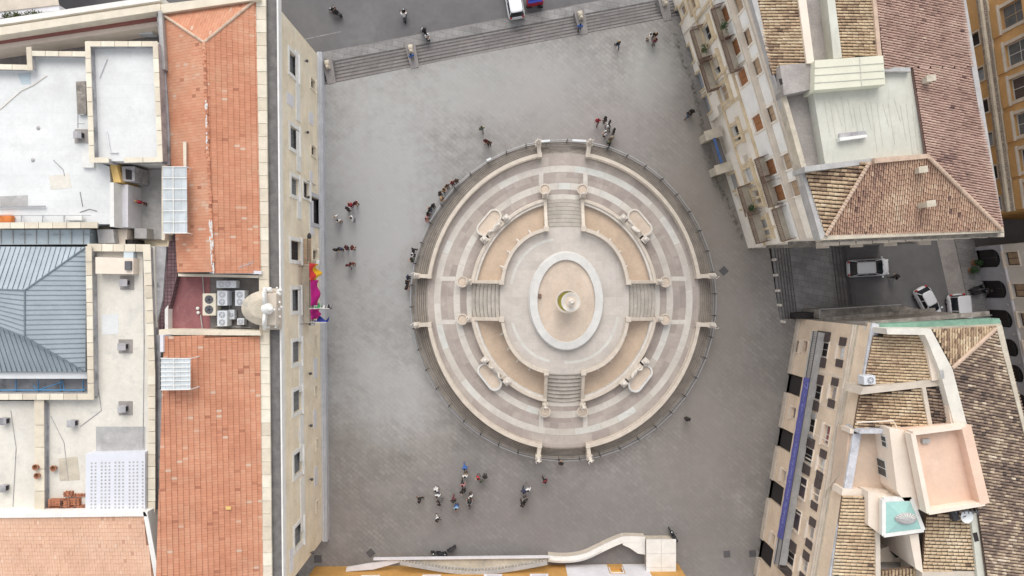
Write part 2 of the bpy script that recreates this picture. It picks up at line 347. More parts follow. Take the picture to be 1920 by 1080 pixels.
M['tdark'] = mk("dark_barrel_tiles", (1, 1, 1), var=.2, sc=1, rough=.9, bump=.25, bsc=16,
    ramp=[(0, (.065, .05, .044)), (.25, (.18, .13, .105)), (.5, (.27, .195, .15)), (.75, (.45, .345, .245)), (1, (.66, .56, .44))])
M['tpink'] = mk("pinkish_barrel_tiles", (1, 1, 1), var=.18, sc=.8, rough=.9, bump=.2, bsc=16,
    ramp=[(0, (.10, .05, .045)), (.25, (.235, .15, .13)), (.5, (.41, .265, .215)), (.8, (.50, .345, .28)), (1, (.56, .42, .33))])
M['tbrown'] = mk("brown_barrel_tiles", (1, 1, 1), var=.18, sc=.8, rough=.9, bump=.2, bsc=16,
    ramp=[(0, (.10, .055, .045)), (.25, (.26, .16, .13)), (.5, (.44, .275, .195)), (.8, (.55, .37, .26)), (1, (.60, .46, .34))])
M['ridge'] = mk("ridge_mortar", (.56, .42, .32), var=.25, sc=1.5, stain=[((.36, .3, .25), .5, 1.5, .58)])
M['zinc'] = mk("standing_seam_metal", (.37, .425, .465), var=.14, sc=.5, rough=.45, metal=.1, bump=.05, stain=[((.38, .43, .46), .5, .35, .55)])
M['zincl'] = mk("pale_metal_deck", (.52, .60, .64), var=.12, sc=.7, rough=.45, bump=.05)
M['seam'] = plain("dark_seam", (.17, .205, .23), .6)
M['glass'] = mk("dark_window_glass", (.045, .05, .055), var=.2, sc=1, rough=.12, bump=0, spec=.5)
M['gglass'] = mk('sky_lit_window', (.13, .14, .15), var=.35, sc=1.2, rough=.3, bump=0)
M['greyfr'] = plain('grey_window_bars', (.27, .27, .27), .6)
M['dark'] = plain("dark_interior", (.035, .03, .03), .9)
M['frame'] = plain("white_window_frame", (.6, .6, .58), .5)
M['wood'] = mk("orange_wood_shutter", (.42, .19, .085), var=.2, sc=3, brick=(3, .09, .012, .6, .1))
M['woodl'] = mk("faded_wood_shutter", (.50, .36, .24), var=.2, sc=3, brick=(3, .09, .012, .65, .1))
M['shutd'] = mk("dark_brown_louvre", (.115, .09, .085), var=.2, sc=3, brick=(3, .09, .012, .5, .1))
M['purpleb'] = mk("grey_purple_shutter", (.16, .13, .15), var=.2, sc=2, brick=(3, .12, .012, .7, .1))
M['redb'] = plain("red_brown_blind", (.27, .10, .085), .7)
M['bluedoor'] = plain("blue_grey_door", (.32, .36, .42), .7)
M['facr'] = mk("cream_render_facade", (.85, .79, .70), var=.18, sc=.4, bump=.25, stain=[((.80, .77, .72), .8, .25, .5), ((.52, .40, .28), .5, .8, .6), ((.4, .36, .32), .4, 1.6, .64)])
M['facp'] = mk("peach_render_facade", (.78, .63, .48), var=.14, sc=.5, bump=.2, brick=(2.4, 1.2, .008, .88, .04), stain=[((.80, .68, .55), .7, .35, .54), ((.45, .33, .24), .4, .9, .62)])
M['trimy'] = mk("yellow_stone_trim", (.66, .54, .37), var=.2, sc=1, stain=[((.45, .35, .25), .5, 1.3, .58)])
M['whitew'] = mk('whitewashed_wall', (.85, .84, .81), var=.1, sc=.8, stain=[((.66, .6, .5), .5, 1.1, .6)])
M['beige'] = mk("beige_cornice", (.58, .51, .43), var=.16, sc=.9, stain=[((.36, .32, .28), .5, 1.2, .6)])
M['greycop'] = mk("grey_cement_coping", (.43, .42, .41), var=.2, sc=1.1, stain=[((.58, .57, .56), .6, 1.2, .56), ((.25, .23, .22), .4, 1.7, .62)])
M['bluecop'] = mk("bluish_white_gutter", (.55, .555, .59), var=.25, sc=1.5, stain=[((.72, .72, .74), .7, 2.2, .52), ((.3, .31, .36), .5, 3, .6)])
M['green'] = mk("faded_green_coating", (.22, .38, .29), var=.25, sc=1.2, stain=[((.42, .5, .42), .5, 1.5, .6), ((.14, .25, .2), .4, 2.5, .6)])
M['palegreen'] = mk("pale_green_roof", (.57, .565, .495), var=.1, sc=.4, bump=.1, streak=((.36, .37, .34), .35, (2.5, .35, 1)), stain=[((.62, .625, .57), .6, .4, .55)])
M['creamgreen'] = mk("cream_green_roof", (.66, .65, .53), var=.08, sc=.6, bump=.1)
M['pink'] = mk("pink_render", (.74, .53, .41), var=.1, sc=.6, stain=[((.80, .62, .5), .6, .5, .55), ((.55, .36, .28), .4, 1.2, .62)])
M['pinkl'] = mk("pale_peach_render", (.76, .66, .56), var=.08, sc=.8, stain=[((.6, .5, .42), .35, 1.2, .62)])
M['pinkfloor'] = mk("beige_terrace_floor", (.60, .47, .37), var=.12, sc=.5, stain=[((.5, .37, .28), .5, .9, .58)])
M['turq'] = mk("turquoise_glass_roof", (.34, .56, .52), var=.08, sc=.6, rough=.2, bump=0, spec=.5)
M['ochre'] = mk("ochre_plaster", (.56, .31, .095), var=.18, sc=.5, stain=[((.62, .42, .2), .6, .4, .56), ((.38, .24, .12), .4, 1.3, .62)])
M['orange'] = mk("orange_plaster", (.56, .33, .14), var=.14, sc=.5, stain=[((.64, .4, .18), .6, .5, .55)])
M['gwall'] = mk("grey_lilac_base_stone", (.42, .42, .46), var=.12, sc=.7, brick=(1.3, .6, .012, .85, .05))
M['cwall'] = mk("pale_cream_upper_wall", (.66, .62, .57), var=.1, sc=.7)
M['lattice'] = mk("tiled_ledge", (.36, .30, .25), var=.3, sc=2, brick=(.35, .2, .03, .5, .3), stain=[((.55, .48, .38), .5, 3, .55)])
M['dirt'] = mk("dirty_ledge", (.30, .27, .24), var=.4, sc=1, stain=[((.10, .09, .08), .7, 1.2, .5), ((.5, .45, .37), .6, 2, .57)])
M['carw'] = mk("white_car_paint", (.74, .75, .78), var=.03, sc=1, rough=.25, bump=0, spec=.6)
M['carg'] = mk("car_glass", (.02, .024, .03), var=.1, sc=1, rough=.06, bump=0, spec=.6)
M['tyre'] = plain("black_rubber", (.03, .03, .03), .8); M['black'] = plain("black_plastic", (.035, .035, .04), .5)
M['hub'] = plain("alloy_rim", (.5, .5, .52), .35, .8)
M['lightr'] = plain("red_lamp_lens", (.5, .03, .03), .3); M['lightw'] = plain("clear_lamp_lens", (.75, .77, .8), .2)
M['acw'] = mk("white_ac_casing", (.62, .64, .67), var=.08, sc=2, rough=.5, bump=.03); M['act'] = mk("cream_ac_casing", (.66, .60, .48), var=.08, sc=2, rough=.5, bump=.03)
M['grille'] = plain("dark_fan_grille", (.12, .12, .13), .6)
M['brickred'] = mk("orange_brick", (.5, .2, .11), var=.25, sc=1.5, brick=(.25, .1, .015, .5, .25))
M['canopy'] = mk("frosted_roof_sheet", (.56, .60, .62), var=.14, sc=1.2, rough=.3, bump=.05, brick=(.6, 3, .02, .75, .1))
M['frost'] = mk("frosted_white_sheet", (.70, .72, .73), var=.08, sc=1, rough=.4, bump=.05)
M['perf'] = mk("perforated_white_metal", (.64, .65, .70), var=.05, sc=1, rough=.5, bump=.03)
M['bluep'] = plain("blue_painted_steel", (.10, .30, .55), .5); M['tarp'] = mk("blue_tarpaulin", (.07, .13, .30), var=.25, sc=2)
M['banner'] = mk("blue_banner_cloth", (.095, .095, .29), var=.2, sc=1.5)
M['letter'] = plain("pale_banner_print", (.22, .23, .48), .8)
M['yeldoor'] = plain("yellow_door_panel", (.72, .48, .17), .6)
M['weed'] = mk("weed_leaves", (.085, .10, .035), var=.4, sc=3, rough=.8, bump=0); M['leaf'] = mk("shrub_leaves", (.05, .10, .04), var=.4, sc=3, rough=.7, bump=0)
M['pot'] = plain("terracotta_pot", (.35, .17, .1), .8)
M['rust'] = mk("rusty_balcony_iron", (.20, .125, .095), var=.35, sc=4, rough=.8)
M['grime'] = mk('dark_step_line', (.135, .125, .12), var=.35, sc=1.5, rough=.95)  # dark tone of the strips that mark out the steps
M['steplinel'] = mk('dark_marble_line', (.27, .245, .22), var=.3, sc=1.5, rough=.95)  # lighter version for the inner marble stairs
M['grate'] = plain("dark_iron_grate", (.10, .095, .10), .7)
M['plum'] = mk("purple_brown_tiles", (.20, .12, .13), var=.3, sc=1, brick=(.3, .3, .04, .5, .2, 0))
M['orangebag'] = plain("orange_sheet", (.7, .22, .06), .8)
for k, c in dict(skin=(.5, .3, .21), black=(.02, .02, .022), white=(.72, .72, .72), red=(.42, .03, .05), maroon=(.16, .025, .035), blue=(.05, .14, .42), lblue=(.25, .42, .62), navy=(.03, .04, .09),
                 grey=(.2, .2, .21), green=(.12, .16, .10), pink=(.5, .22, .24), tan=(.36, .25, .15), jeans=(.06, .09, .16), brown=(.10, .06, .04), hblack=(.015, .012, .01), hbrown=(.06, .035, .02), hfair=(.35, .24, .12), flagred=(.6, .04, .04), flagyel=(.75, .42, .02), magenta=(.5, .01, .22), flaggreen=(.04, .3, .1), eublue=(.03, .05, .3)).items():
    M['c_' + k] = mk("cloth_" + k, c, var=.15, sc=6, rough=.85, bump=.1, bsc=30)
# ---------------------------------------------------------------- ground, road, square, steps
Z0 = -1.5
def struct(o): o["kind"] = "structure"; return o
g = MB().add([(-600, -600, Z0), (600, -600, Z0), (600, 600, Z0), (-600, 600, Z0)], [(0, 1, 2, 3)])
struct(g.build("road", M['road']))
sq = [(560, 168), (625, 156), (850, 110), (1239, 36), (1330, 18), (1443, 472), (1462, 598), (1545, 598), (1545, 1900), (560, 1900)]
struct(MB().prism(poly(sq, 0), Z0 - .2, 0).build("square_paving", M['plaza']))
# northern steps: seven treads falling towards the street
NA, NB = Vector((560, 169)), Vector((1310, 22)); KA, KB = Vector((560, 122)), Vector((1310, -18))
t = thing("stone_staircase", P(900, 80, Z0), "long flight of grey steps between square and street, seen with its pavement strip", "staircase")
st = MB(); nst = 7
for i in range(nst):
    f0, f1 = i / nst, (i + 1) / nst
    a, b, c, d = NA.lerp(KA, f0), NB.lerp(KB, f0), NB.lerp(KB, f1), NA.lerp(KA, f1)
    st.prism([P(*a), P(*b), P(*c), P(*d)], Z0 - .1, -(i + 1) * 1.34 / nst - .001)
st.build("treads", M['step'], t)
gr_ = MB()  # thin dark strip along the back of each tread, so the steps read
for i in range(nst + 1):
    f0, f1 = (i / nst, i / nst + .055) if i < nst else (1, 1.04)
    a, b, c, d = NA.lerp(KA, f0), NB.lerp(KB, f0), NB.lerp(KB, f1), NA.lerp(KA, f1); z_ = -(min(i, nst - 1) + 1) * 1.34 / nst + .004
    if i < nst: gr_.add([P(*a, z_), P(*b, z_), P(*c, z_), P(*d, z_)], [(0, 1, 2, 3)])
gr_.build("riser_line", M['grime'], t)
ko = Vector((0, -24))
wk = MB().prism([P(*KA), P(*KB), P(*(KB + ko)), P(*(KA + ko))], Z0 - .1, Z0 + .13)
wk = struct(wk.build("pavement", M['walk']))
struct(MB().prism([P(*(KA + ko)), P(*(KB + ko)), P(*(KB + ko * 1.07)), P(*(KA + ko * 1.07))], Z0 - .1, Z0 + .134).build("kerb", M['step']))
# pedestals cutting the northern steps, each carrying a small stone sphinx-like block
def pedestal(px, py, lab, ang=12):
    c = P(px, py); r = thing("stair_pedestal", (c.x, c.y, Z0), lab, "pedestal", "pedestals dividing the street steps")
    q = R(ang); d = Vector((-math.sin(q), math.cos(q)))
    def loc(a, b): return Vector((c.x + a * math.cos(q) - b * math.sin(q), c.y + a * math.sin(q) + b * math.cos(q)))
    m = MB(); m.prism([loc(-.38, -1.35), loc(.38, -1.35), loc(.5, 1.3), loc(-.5, 1.3)], Z0, -.05)
    m.prism([loc(-.44, -1.42), loc(.44, -1.42), loc(.56, 1.36), loc(-.56, 1.36)], -.05, .05); m.build("plinth", M['step'], r, bevel=.03)
    m = MB(); m.prism([loc(-.2, .1), loc(.2, .1), loc(.24, 1.0), loc(-.24, 1.0)], .05, .35)
    m.ball((*loc(0, .2), .62), .19, 10); m.ball((*loc(0, .6), .45), .26, 10, sc=(1, 1.4, .8)); m.build("carved_lion", M['copw'], r, smooth=True, bevel=.05)
pedestal(617, 132, "weathered stone pedestal at the left end of the street steps by the palace corner")
pedestal(773, 103, "stone pedestal on the street steps with the blue-shirted person beside it")
pedestal(1090, 40, "stone pedestal splitting the right half of the street steps")
pedestal(1247, 14, "stone pedestal at the right end of the street steps by the balconied palazzo")
# eastern steps, two flights with a landing
t = thing("stone_staircase", P(1520, 535, Z0), "two short flights of grey steps with a landing going down to the parked cars", "staircase")
st = MB(); xt, xb = 1443, 1463
for fl, (w0, w1, zt) in enumerate([(4, 36, 0), (112, 150, -.75)]):
    for i in range(6):
        a0 = w0 + (w1 - w0) * i / 6; a1 = w0 + (w1 - w0) * (i + 1) / 6
        if i == 5: a1 = 112 if fl == 0 else 151
        if i == 0: a0 = a0 - (4 if fl == 0 else 0)
        zz = zt - .125 * (i + 1)
        if zz < Z0 + .01: continue
        k = 1 / (1 - zz / HC)
        st.prism([P(xt + a0, 430), P(xt + a1, 430), P(xb + 6 + a1, 650), P(xb + 6 + a0, 650)], Z0 - .1, zz)
st.build("treads", M['walk'], t)
gr_ = MB()  # same dark tread strips on the eastern flights
for fl, (w0, w1, zt) in enumerate([(4, 36, 0), (112, 150, -.75)]):
    for i in range(6):
        a0 = w0 + (w1 - w0) * i / 6; zz = zt - .125 * (i + 1) + .004
        if zz < Z0 + .02: zz = Z0 + .006
        gr_.add([P(xt + a0, 430, zz), P(xt + a0 + 2, 430, zz), P(xb + 8 + a0, 650, zz), P(xb + 6 + a0, 650, zz)], [(0, 1, 2, 3)])
gr_.build("riser_line", M['grime'], t)
# drains, grates and patched slabs
for px, py, sz, rz in [(1357, 508, .75, 42), (596, 1048, .8, 0), (695, 1037, .75, 42), (1363, 1039, .7, 5), (1411, 1038, .7, 5), (1330, 535, .4, 42)]:
    c = P(px, py); mb = MB(); mb.box((c.x, c.y, .006), (sz, sz, .012), R(rz))
    o = mb.build("drain_cover", M['grate'], loc=(c.x, c.y, 0))
    side = {1357: "diamond shaped dark drain cover right of the fountain fence", 596: "square dark drain cover by the palace corner at bottom left", 695: "tilted dark drain cover in front of the ochre wall",
            1363: "left one of the pair of drain covers at bottom right", 1411: "right one of the pair of drain covers at bottom right", 1330: "small dark drain cover beside the fountain fence"}[px]
    tag(o, side, "drain cover", "drain covers")
# road markings at the top street
mk_ = MB()
for (x0, y0, x1, y1) in [(560, 75, 640, 58)]:
    mk_.prism([P(x0, y0, Z0), P(x1, y1, Z0), P(x1, y1 + 2, Z0), P(x0, y0 + 2, Z0)], Z0, Z0 + .004)
struct(mk_.build("road_marking", M['walk']))
def weeds(name, pts, n, sz, lab):
    mb = MB()
    for i in range(n):
        s = random.random() * (len(pts) - 1); k = int(s); a, b = Vector(pts[k]), Vector(pts[k + 1]); q = a.lerp(b, s - k)
        q = q + Vector((random.gauss(0, 3), random.gauss(0, 3))); c = P(q.x, q.y)
        for j in range(random.randint(3, 8)):
            an = random.random() * 6.28; l = random.uniform(.4, 1) * sz; h = random.uniform(.02, .16)
            dx, dy = math.cos(an) * l, math.sin(an) * l; o2 = Vector((random.gauss(0, .07), random.gauss(0, .07), 0)) + c
            mb.add([o2 + Vector((0, 0, .01)), o2 + Vector((dx * .6 - dy * .25, dy * .6 + dx * .25, h)), o2 + Vector((dx, dy, h * 1.3)), o2 + Vector((dx * .6 + dy * .25, dy * .6 - dx * .25, h))], [(0, 1, 2, 3)])
    tag(mb.build(name, M['weed'], recalc=False), kind="stuff")
weeds("weeds", [(1262, 62), (1290, 140), (1306, 190), (1318, 250), (1332, 322), (1350, 350), (1372, 400), (1392, 450)], 260, .09, "")
weeds("weeds", [(1495, 605), (1480, 680), (1465, 760), (1448, 860), (1430, 960), (1418, 1040)], 110, .06, "")
weeds("weeds", [(1438, 470), (1400, 462), (1490, 598)], 30, .05, "")
# bollards
def make_bollard(c):
    r = thing("stone_bollard", c, "", "bollard", "low stone bollards at the head of the side steps")
    m = MB().lathe(c, [(.17, 0), (.17, .08), (.12, .12), (.13, .5), (.16, .55), (.12, .62)], 12); m.build("shaft", M['marble'], r, smooth=True)
    m = MB().ball((c[0], c[1], .74), .15, 12); m.build("ball_top", M['marble'], r, smooth=True); return r
b0 = None
for i, (px, py, lab) in enumerate([(1449, 487, "stone bollard nearest the balconied palazzo"), (1452, 516, "second stone bollard down from the balconied palazzo"), (1456, 545, "middle one of the five stone bollards"), (1459, 572, "second stone bollard up from the peach building"), (1466, 603, "stone bollard nearest the peach building")]):
    c = P(px, py)
    if b0 is None: b0 = make_bollard(c); o = b0
    else: o = copy_tree(b0); o.location = c
    o["label"] = lab
# ---------------------------------------------------------------- the fountain
CX, CY = 5.27, -1.27
pi = math.pi
def sgn(x): return 1 if x >= 0 else -1
def ell(a, b, t, n=2): return Vector((CX + a * sgn(math.cos(t)) * abs(math.cos(t)) ** (2 / n), CY + b * sgn(math.sin(t)) * abs(math.sin(t)) ** (2 / n)))
def ring(mb, a0, b0, a1, b1, z0, z1, n=2, N=128, t0=0, t1=2 * pi, tint=.5):
    full = abs(t1 - t0 - 2 * pi) < 1e-6; K = N if full else N + 1
    rows = []
    for i in range(K):
        t = t0 + (t1 - t0) * i / N; o, q = ell(a1, b1, t, n), ell(a0, b0, t, n)
        rows.append([(o.x, o.y, z0), (o.x, o.y, z1), (q.x, q.y, z1), (q.x, q.y, z0)])
    if full: rows.append(rows[0])
    mb.rows(rows, closed=True, tint=tint, caps=not full)
def qpts(a, b, n, w, sx, sy, N=26, w2=None):     # quarter arc whose ends stop at |y|=w and |x|=w
    w2 = w if w2 is None else w2
    t0 = math.asin((w / b) ** (n / 2)); t1 = math.acos((w2 / a) ** (n / 2)); out = []
    for i in range(N + 1):
        t = t0 + (t1 - t0) * i / N
        out.append(Vector((CX + sx * a * math.cos(t) ** (2 / n), CY + sy * b * math.sin(t) ** (2 / n))))
    return out
def qring(mb, a0, b0, a1, b1, z0, z1, w, sx, sy, n=2, tint=.5):
    O, I = qpts(a1, b1, n, w, sx, sy), qpts(a0, b0, n, w, sx, sy)
    mb.rows([[(*o, z0), (*o, z1), (*q, z1), (*q, z0)] for o, q in zip(O, I)], closed=True, caps=True, tint=tint)
F0 = thing("marble_fountain", (CX, CY, 0), "huge oval white marble fountain with stepped base and pools in the middle of the square", "fountain")
ZT, ZP = .96, 2.6
NS = 6
mb = MB()
for k in range(NS):
    da = 15.3 - .235 * k; db = 16.12 - .17 * k
    ring(mb, 12.5, 13.5, da, db, -.01, .16 * (k + 1) - .004, N=144)
mb.build("outer_steps", M['fstep'], F0)
mb = MB()  # dark rings that set the outer steps apart
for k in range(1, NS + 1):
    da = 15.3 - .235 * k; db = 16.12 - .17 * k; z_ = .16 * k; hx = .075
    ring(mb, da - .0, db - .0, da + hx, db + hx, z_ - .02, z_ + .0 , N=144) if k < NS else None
mb.build("riser_line", M['grime'], F0)
mb = MB(); mb.prism([ell(13.95, 15.12, 2 * pi * i / 144) for i in range(144)], .3, ZT); mb.build("terrace_slab", M['pave'], F0)
# paving slabs and white bands, laid ring by ring
pv, bd = MB(), MB()
def slab_ring(mb, a0, b0, a1, b1, ln, z, tb=.5, tv=.5, skip=None, n=2):
    per = 2 * pi * (a1 + b1) / 2; k = int(per / ln); off = random.random(); cuts = []
    t = off
    while t < off + k: cuts.append(t); t += random.uniform(.6, 1.5)
    cuts[-1] = off + k
    for c0, c1 in zip(cuts, cuts[1:]):
        ta, tb_ = 2 * pi * c0 / k, 2 * pi * c1 / k; g = .012 / a1; N = max(2, int((tb_ - ta) / .05)); rows = []
        for i in range(N + 1):
            q = ta + g + (tb_ - ta - 2 * g) * i / N; rows.append([(*ell(a0 + .012, b0 + .012, q, n), z), (*ell(a1 - .012, b1 - .012, q, n), z)])
        tt = min(1, max(0, tb + (random.random() - .5) * tv)); mb.rows(rows, tint=tt)
slab_ring(pv, 13.32, 13.92, 13.7, 14.85, 1.6, ZT + .004, .5, .6)
slab_ring(bd, 12.62, 13.2, 13.3, 13.88, 2.2, ZT + .005, .6, .9)
slab_ring(pv, 11.95, 12.6, 12.6, 13.18, 1.5, ZT + .004, .35, .7)
slab_ring(pv, 11.32, 12.12, 11.93, 12.58, 1.3, ZT + .004, .35, .7)
slab_ring(bd, 10.62, 11.4, 11.3, 12.1, 2.0, ZT + .005, .55, .9)
slab_ring(pv, 9.95, 10.78, 10.6, 11.38, 1.2, ZT + .004, .3, .7)
slab_ring(pv, 9.2, 10.2, 9.93, 10.76, 1.2, ZT + .004, .4, .7)
for sx in (-1, 1):
    for sy in (-1, 1):
        for z in (0,):
            bd.prism([(CX + sx * 2.05, CY + sy * 11.85), (CX + sx * 2.5, CY + sy * 11.8), (CX + sx * 2.5, CY + sy * 13.2), (CX + sx * 2.05, CY + sy * 13.25)], ZT, ZT + .012, tint=.8)
            bd.prism([(CX + sx * 11.1, CY + sy * 2.0), (CX + sx * 11.1, CY + sy * 2.45), (CX + sx * 12.7, CY + sy * 2.45), (CX + sx * 12.7, CY + sy * 2.0)], ZT, ZT + .012, tint=.8)
# short bands at the foot of the inner stairs
for s in (-1, 1):
    bd.prism([(CX - 1.8, CY + s * 10.35), (CX + 1.8, CY + s * 10.35), (CX + 1.8, CY + s * 10.8), (CX, CY + s * 10.92), (CX - 1.8, CY + s * 10.8)], ZT, ZT + .014, tint=.7)
    bd.prism([(CX + s * 9.4, CY - 1.8), (CX + s * 9.4, CY + 1.8), (CX + s * 9.85, CY + 1.8), (CX + s * 9.95, CY), (CX + s * 9.85, CY - 1.8)], ZT, ZT + .014, tint=.7)
pv.build("paving", M['pave'], F0, recalc=False); bd.build("white_band", M['band'], F0, recalc=False)
# balusters
def balusters(mb, pts, z0, h, sp=.34):
    acc = 0; last = pts[0]
    for a, b in zip(pts, pts[1:]):
        L = (b - a).length; s = sp - acc
        while s < L:
            q = a.lerp(b, s / L)
            mb.lathe((q.x, q.y, z0), [(.07, 0), (.07, .05 * h / .7), (.045, .1 * h / .7), (.085, .28 * h / .7), (.04, .52 * h / .7), (.07, .62 * h / .7), (.07, h)], 6); s += sp
        acc = (acc + L) % sp
def solid_path(mb, pts, wdt, z0, z1):     # wall following 2-D points
    rows = []; n = len(pts)
    for i, p in enumerate(pts):
        d = (pts[min(i + 1, n - 1)] - pts[max(i - 1, 0)]).normalized(); nn = Vector((-d.y, d.x)) * wdt / 2
        za = z0[i] if isinstance(z0, list) else z0; zb = z1[i] if isinstance(z1, list) else z1
        rows.append([(*(p + nn), za), (*(p + nn), zb), (*(p - nn), zb), (*(p - nn), za)])
    mb.rows(rows, closed=True, caps=True)
STAT = []
for sx in (-1, 1):
    for sy in (-1, 1):
        # outer balustrade with stub ends and end posts
        pts = qpts(13.85, 15.0, 2, 2.45, sx, sy, 40)
        ends = [(pts[0], Vector((CX + sx * 14.95, CY + sy * 2.5))), (pts[-1], Vector((CX + sx * 2.6, CY + sy * 15.95)))]
        full = [ends[0][1]] + pts + [ends[1][1]]
        r = MB(); solid_path(r, pts, .38, ZT + .78, ZT + .95); solid_path(r, pts, .36, ZT, ZT + .14)
        for a, b in ends: solid_path(r, [a, b], .4, ZT + .78, ZT + .95); solid_path(r, [a, b], .36, ZT - .9, ZT + .14)
        bal = r.build("outer_balustrade", M['balus'], F0, bevel=.03)
        r = MB(); balusters(r, pts, ZT + .14, .64)
        for a, b in ends: balusters(r, [a, b], ZT + .14, .64, .3)
        r.build("baluster_row", M['balus'], bal)
        for a, b in ends:
            r = MB(); r.box((b.x, b.y, .85), (.5, .5, 1.75)); r.box((b.x, b.y, 1.78), (.6, .6, .12)); r.box((a.x, a.y, ZT + .5), (.46, .46, 1.0))
            r.build("end_post", M['balus'], F0, bevel=.03); STAT.append((b, 1.84, 'outer', sx, sy))
        # pool between the stairs
        r = MB(); qring(r, 6.6, 7.5, 9.15, 10.1, ZT, 1.22, 1.95, sx, sy, 2.1); r.build("pool_water", M['water'], F0)
        r = MB(); qring(r, 9.0, 9.95, 9.62, 10.56, ZT, 1.72, 1.75, sx, sy); r.build("pool_wall", M['marble'], F0, bevel=.03)
        r = MB(); solid_path(r, qpts(9.42, 10.36, 2, 1.75, sx, sy), .3, 1.72, 1.86); r.build("pool_rim", M['balus'], F0, bevel=.03)
        r = MB(); solid_path(r, qpts(9.02, 9.97, 2, 1.95, sx, sy), .1, 1.2, 1.34); r.build("pool_inner_ledge", M['marbleg'], F0)
        # upper platform balustrade over the pool
        pp = qpts(6.33, 7.22, 2.45, 1.85, sx, sy, 24)
        r = MB(); solid_path(r, pp, .34, ZP + .62, ZP + .78); solid_path(r, pp, .32, ZP - .35, ZP + .1); bal = r.build("upper_balustrade", M['balus'], F0, bevel=.025)
        r = MB(); balusters(r, pp, ZP + .1, .52, .32); r.build("baluster_row", M['balus'], bal)
        # animal heads poking from the platform wall
        for f in (.2, .38, .62, .8):
            q = pp[int(f * 24)]; d = (q - Vector((CX, CY))).normalized(); r = MB()
            r.tube([(*(q + d * .1), 1.75), (*(q + d * .45), 1.8), (*(q + d * .62), 1.72)], [.16, .13, .07], 8); r.box((*(q - d * .02), 1.75), (.5, .5, .6), math.atan2(d.y, d.x))
            r.build("animal_head_spout", M['marble'], F0, smooth=False, bevel=.03)
        # stair side balustrades (north/south stair and east/west stair)
        for a, b in (((sx * 1.9, sy * 10.6), (sx * 1.85, sy * 7.15)), ((sx * 9.6, sy * 1.9), (sx * 6.3, sy * 1.85))):
            a = Vector((CX + a[0], CY + a[1])); b = Vector((CX + b[0], CY + b[1]))
            r = MB(); pz = [a, a.lerp(b, .15), b]
            solid_path(r, pz, .32, [ZT + .68, ZT + .68, ZP + .62], [ZT + .84, ZT + .84, ZP + .78]); solid_path(r, pz, .34, [ZT - .05, ZT - .05, ZT], [ZT + .12, ZT + .15, ZP + .1])
            bal = r.build("stair_balustrade", M['balus'], F0, bevel=.025)
            r = MB()
            for f in [i / 11 for i in range(1, 11)]:
                q = a.lerp(b, f); zz = ZT + .1 + (ZP - ZT) * max(0, (f - .12) / .88); r.lathe((q.x, q.y, zz), [(.06, 0), (.04, .1), (.08, .25), (.04, .45), (.07, .6)], 6)
            r.build("baluster_row", M['balus'], bal)
            r = MB(); r.box((b.x, b.y, (ZP + ZT) / 2 + .35), (.44, .44, ZP - ZT + .9)); r.box((b.x, b.y, ZP + .82), (.52, .52, .1)); r.build("newel_post", M['balus'], F0, bevel=.02)
            d = (a - b).normalized(); e = a + d * .05
            r = MB(); r.box((e.x, e.y, ZT + .45), (.5, .5, .95)); r.box((e.x, e.y, ZT + .96), (.6, .6, .1)); r.build("newel_post", M['balus'], F0, bevel=.02)
            STAT.append((e, ZT + 1.01, 'inner', sx, sy))
            c = a + d * .72; r = MB()
            r.lathe((c.x, c.y, ZT), [(.34, 0), (.2, .1), (.16, .3), (.3, .45), (.56, .62), (.58, .74), (.44, .74), (.4, .6), (.05, .56)], 20, 1.0, 1.0)
            bas = r.build("round_basin", M['balus'], F0, smooth=False)
            MB().lathe((c.x, c.y, ZT + .63), [(.40, 0), (.40, .02)], 20).build("basin_water", M['water2'], bas)
# inner stairs
for ax in (0, 1):
    for s in (-1, 1):
        r = MB(); ns = 8
        for k in range(ns):
            f = k / ns; rad = (10.3 - (10.3 - 7.0) * f) if ax == 0 else (9.3 - (9.3 - 6.1) * f); curve = .35 * (1 - f) + .1
            pts = []
            for j in range(9):
                w = -1.76 + 3.52 * j / 8; rr = rad - curve * (w / 1.76) ** 2 * .5 + curve * .25
                pts.append((CX + w, CY + s * rr) if ax == 0 else (CX + s * rr, CY + w))
            back = 6.2 if ax == 0 else 5.4
            pts += [(CX + 1.76, CY + s * back), (CX - 1.76, CY + s * back)] if ax == 0 else [(CX + s * back, CY + 1.76), (CX + s * back, CY - 1.76)]
            r.prism(pts, ZT, ZT + (ZP - ZT) * (k + 1) / ns - .003)
        r.build("inner_stairs", M['istep'], F0)
        r = MB()  # dark strips that set the inner stair treads apart
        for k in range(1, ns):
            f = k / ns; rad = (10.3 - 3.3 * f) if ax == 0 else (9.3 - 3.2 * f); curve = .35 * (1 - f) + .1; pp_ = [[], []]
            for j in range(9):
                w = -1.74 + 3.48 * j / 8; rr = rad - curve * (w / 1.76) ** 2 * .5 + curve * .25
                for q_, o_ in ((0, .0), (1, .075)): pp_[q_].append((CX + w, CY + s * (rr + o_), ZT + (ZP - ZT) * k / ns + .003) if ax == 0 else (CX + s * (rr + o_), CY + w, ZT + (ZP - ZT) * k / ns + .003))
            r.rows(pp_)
        r.build("riser_line", M['steplinel'], F0, recalc=False)
r = MB(); r.prism([ell(6.45, 7.34, 2 * pi * i / 96, 2.45) for i in range(96)], ZT, ZP); r.build("upper_platform", M['plat'], F0)
r = MB()
for (t0, t1, rad) in ((.55 * pi, .93 * pi, .86), (1.1 * pi, 1.43 * pi, .86), (1.5 * pi, 1.93 * pi, .86), (1.55 * pi, 1.75 * pi, .62)):
    r = MB(); ring(r, 6.33 * rad - .13, 7.22 * rad - .13, 6.33 * rad + .13, 7.22 * rad + .13, ZP, ZP + .012, n=2.3, N=24, t0=t0, t1=t1, tint=.9); r.build("white_band", M['band'], F0)
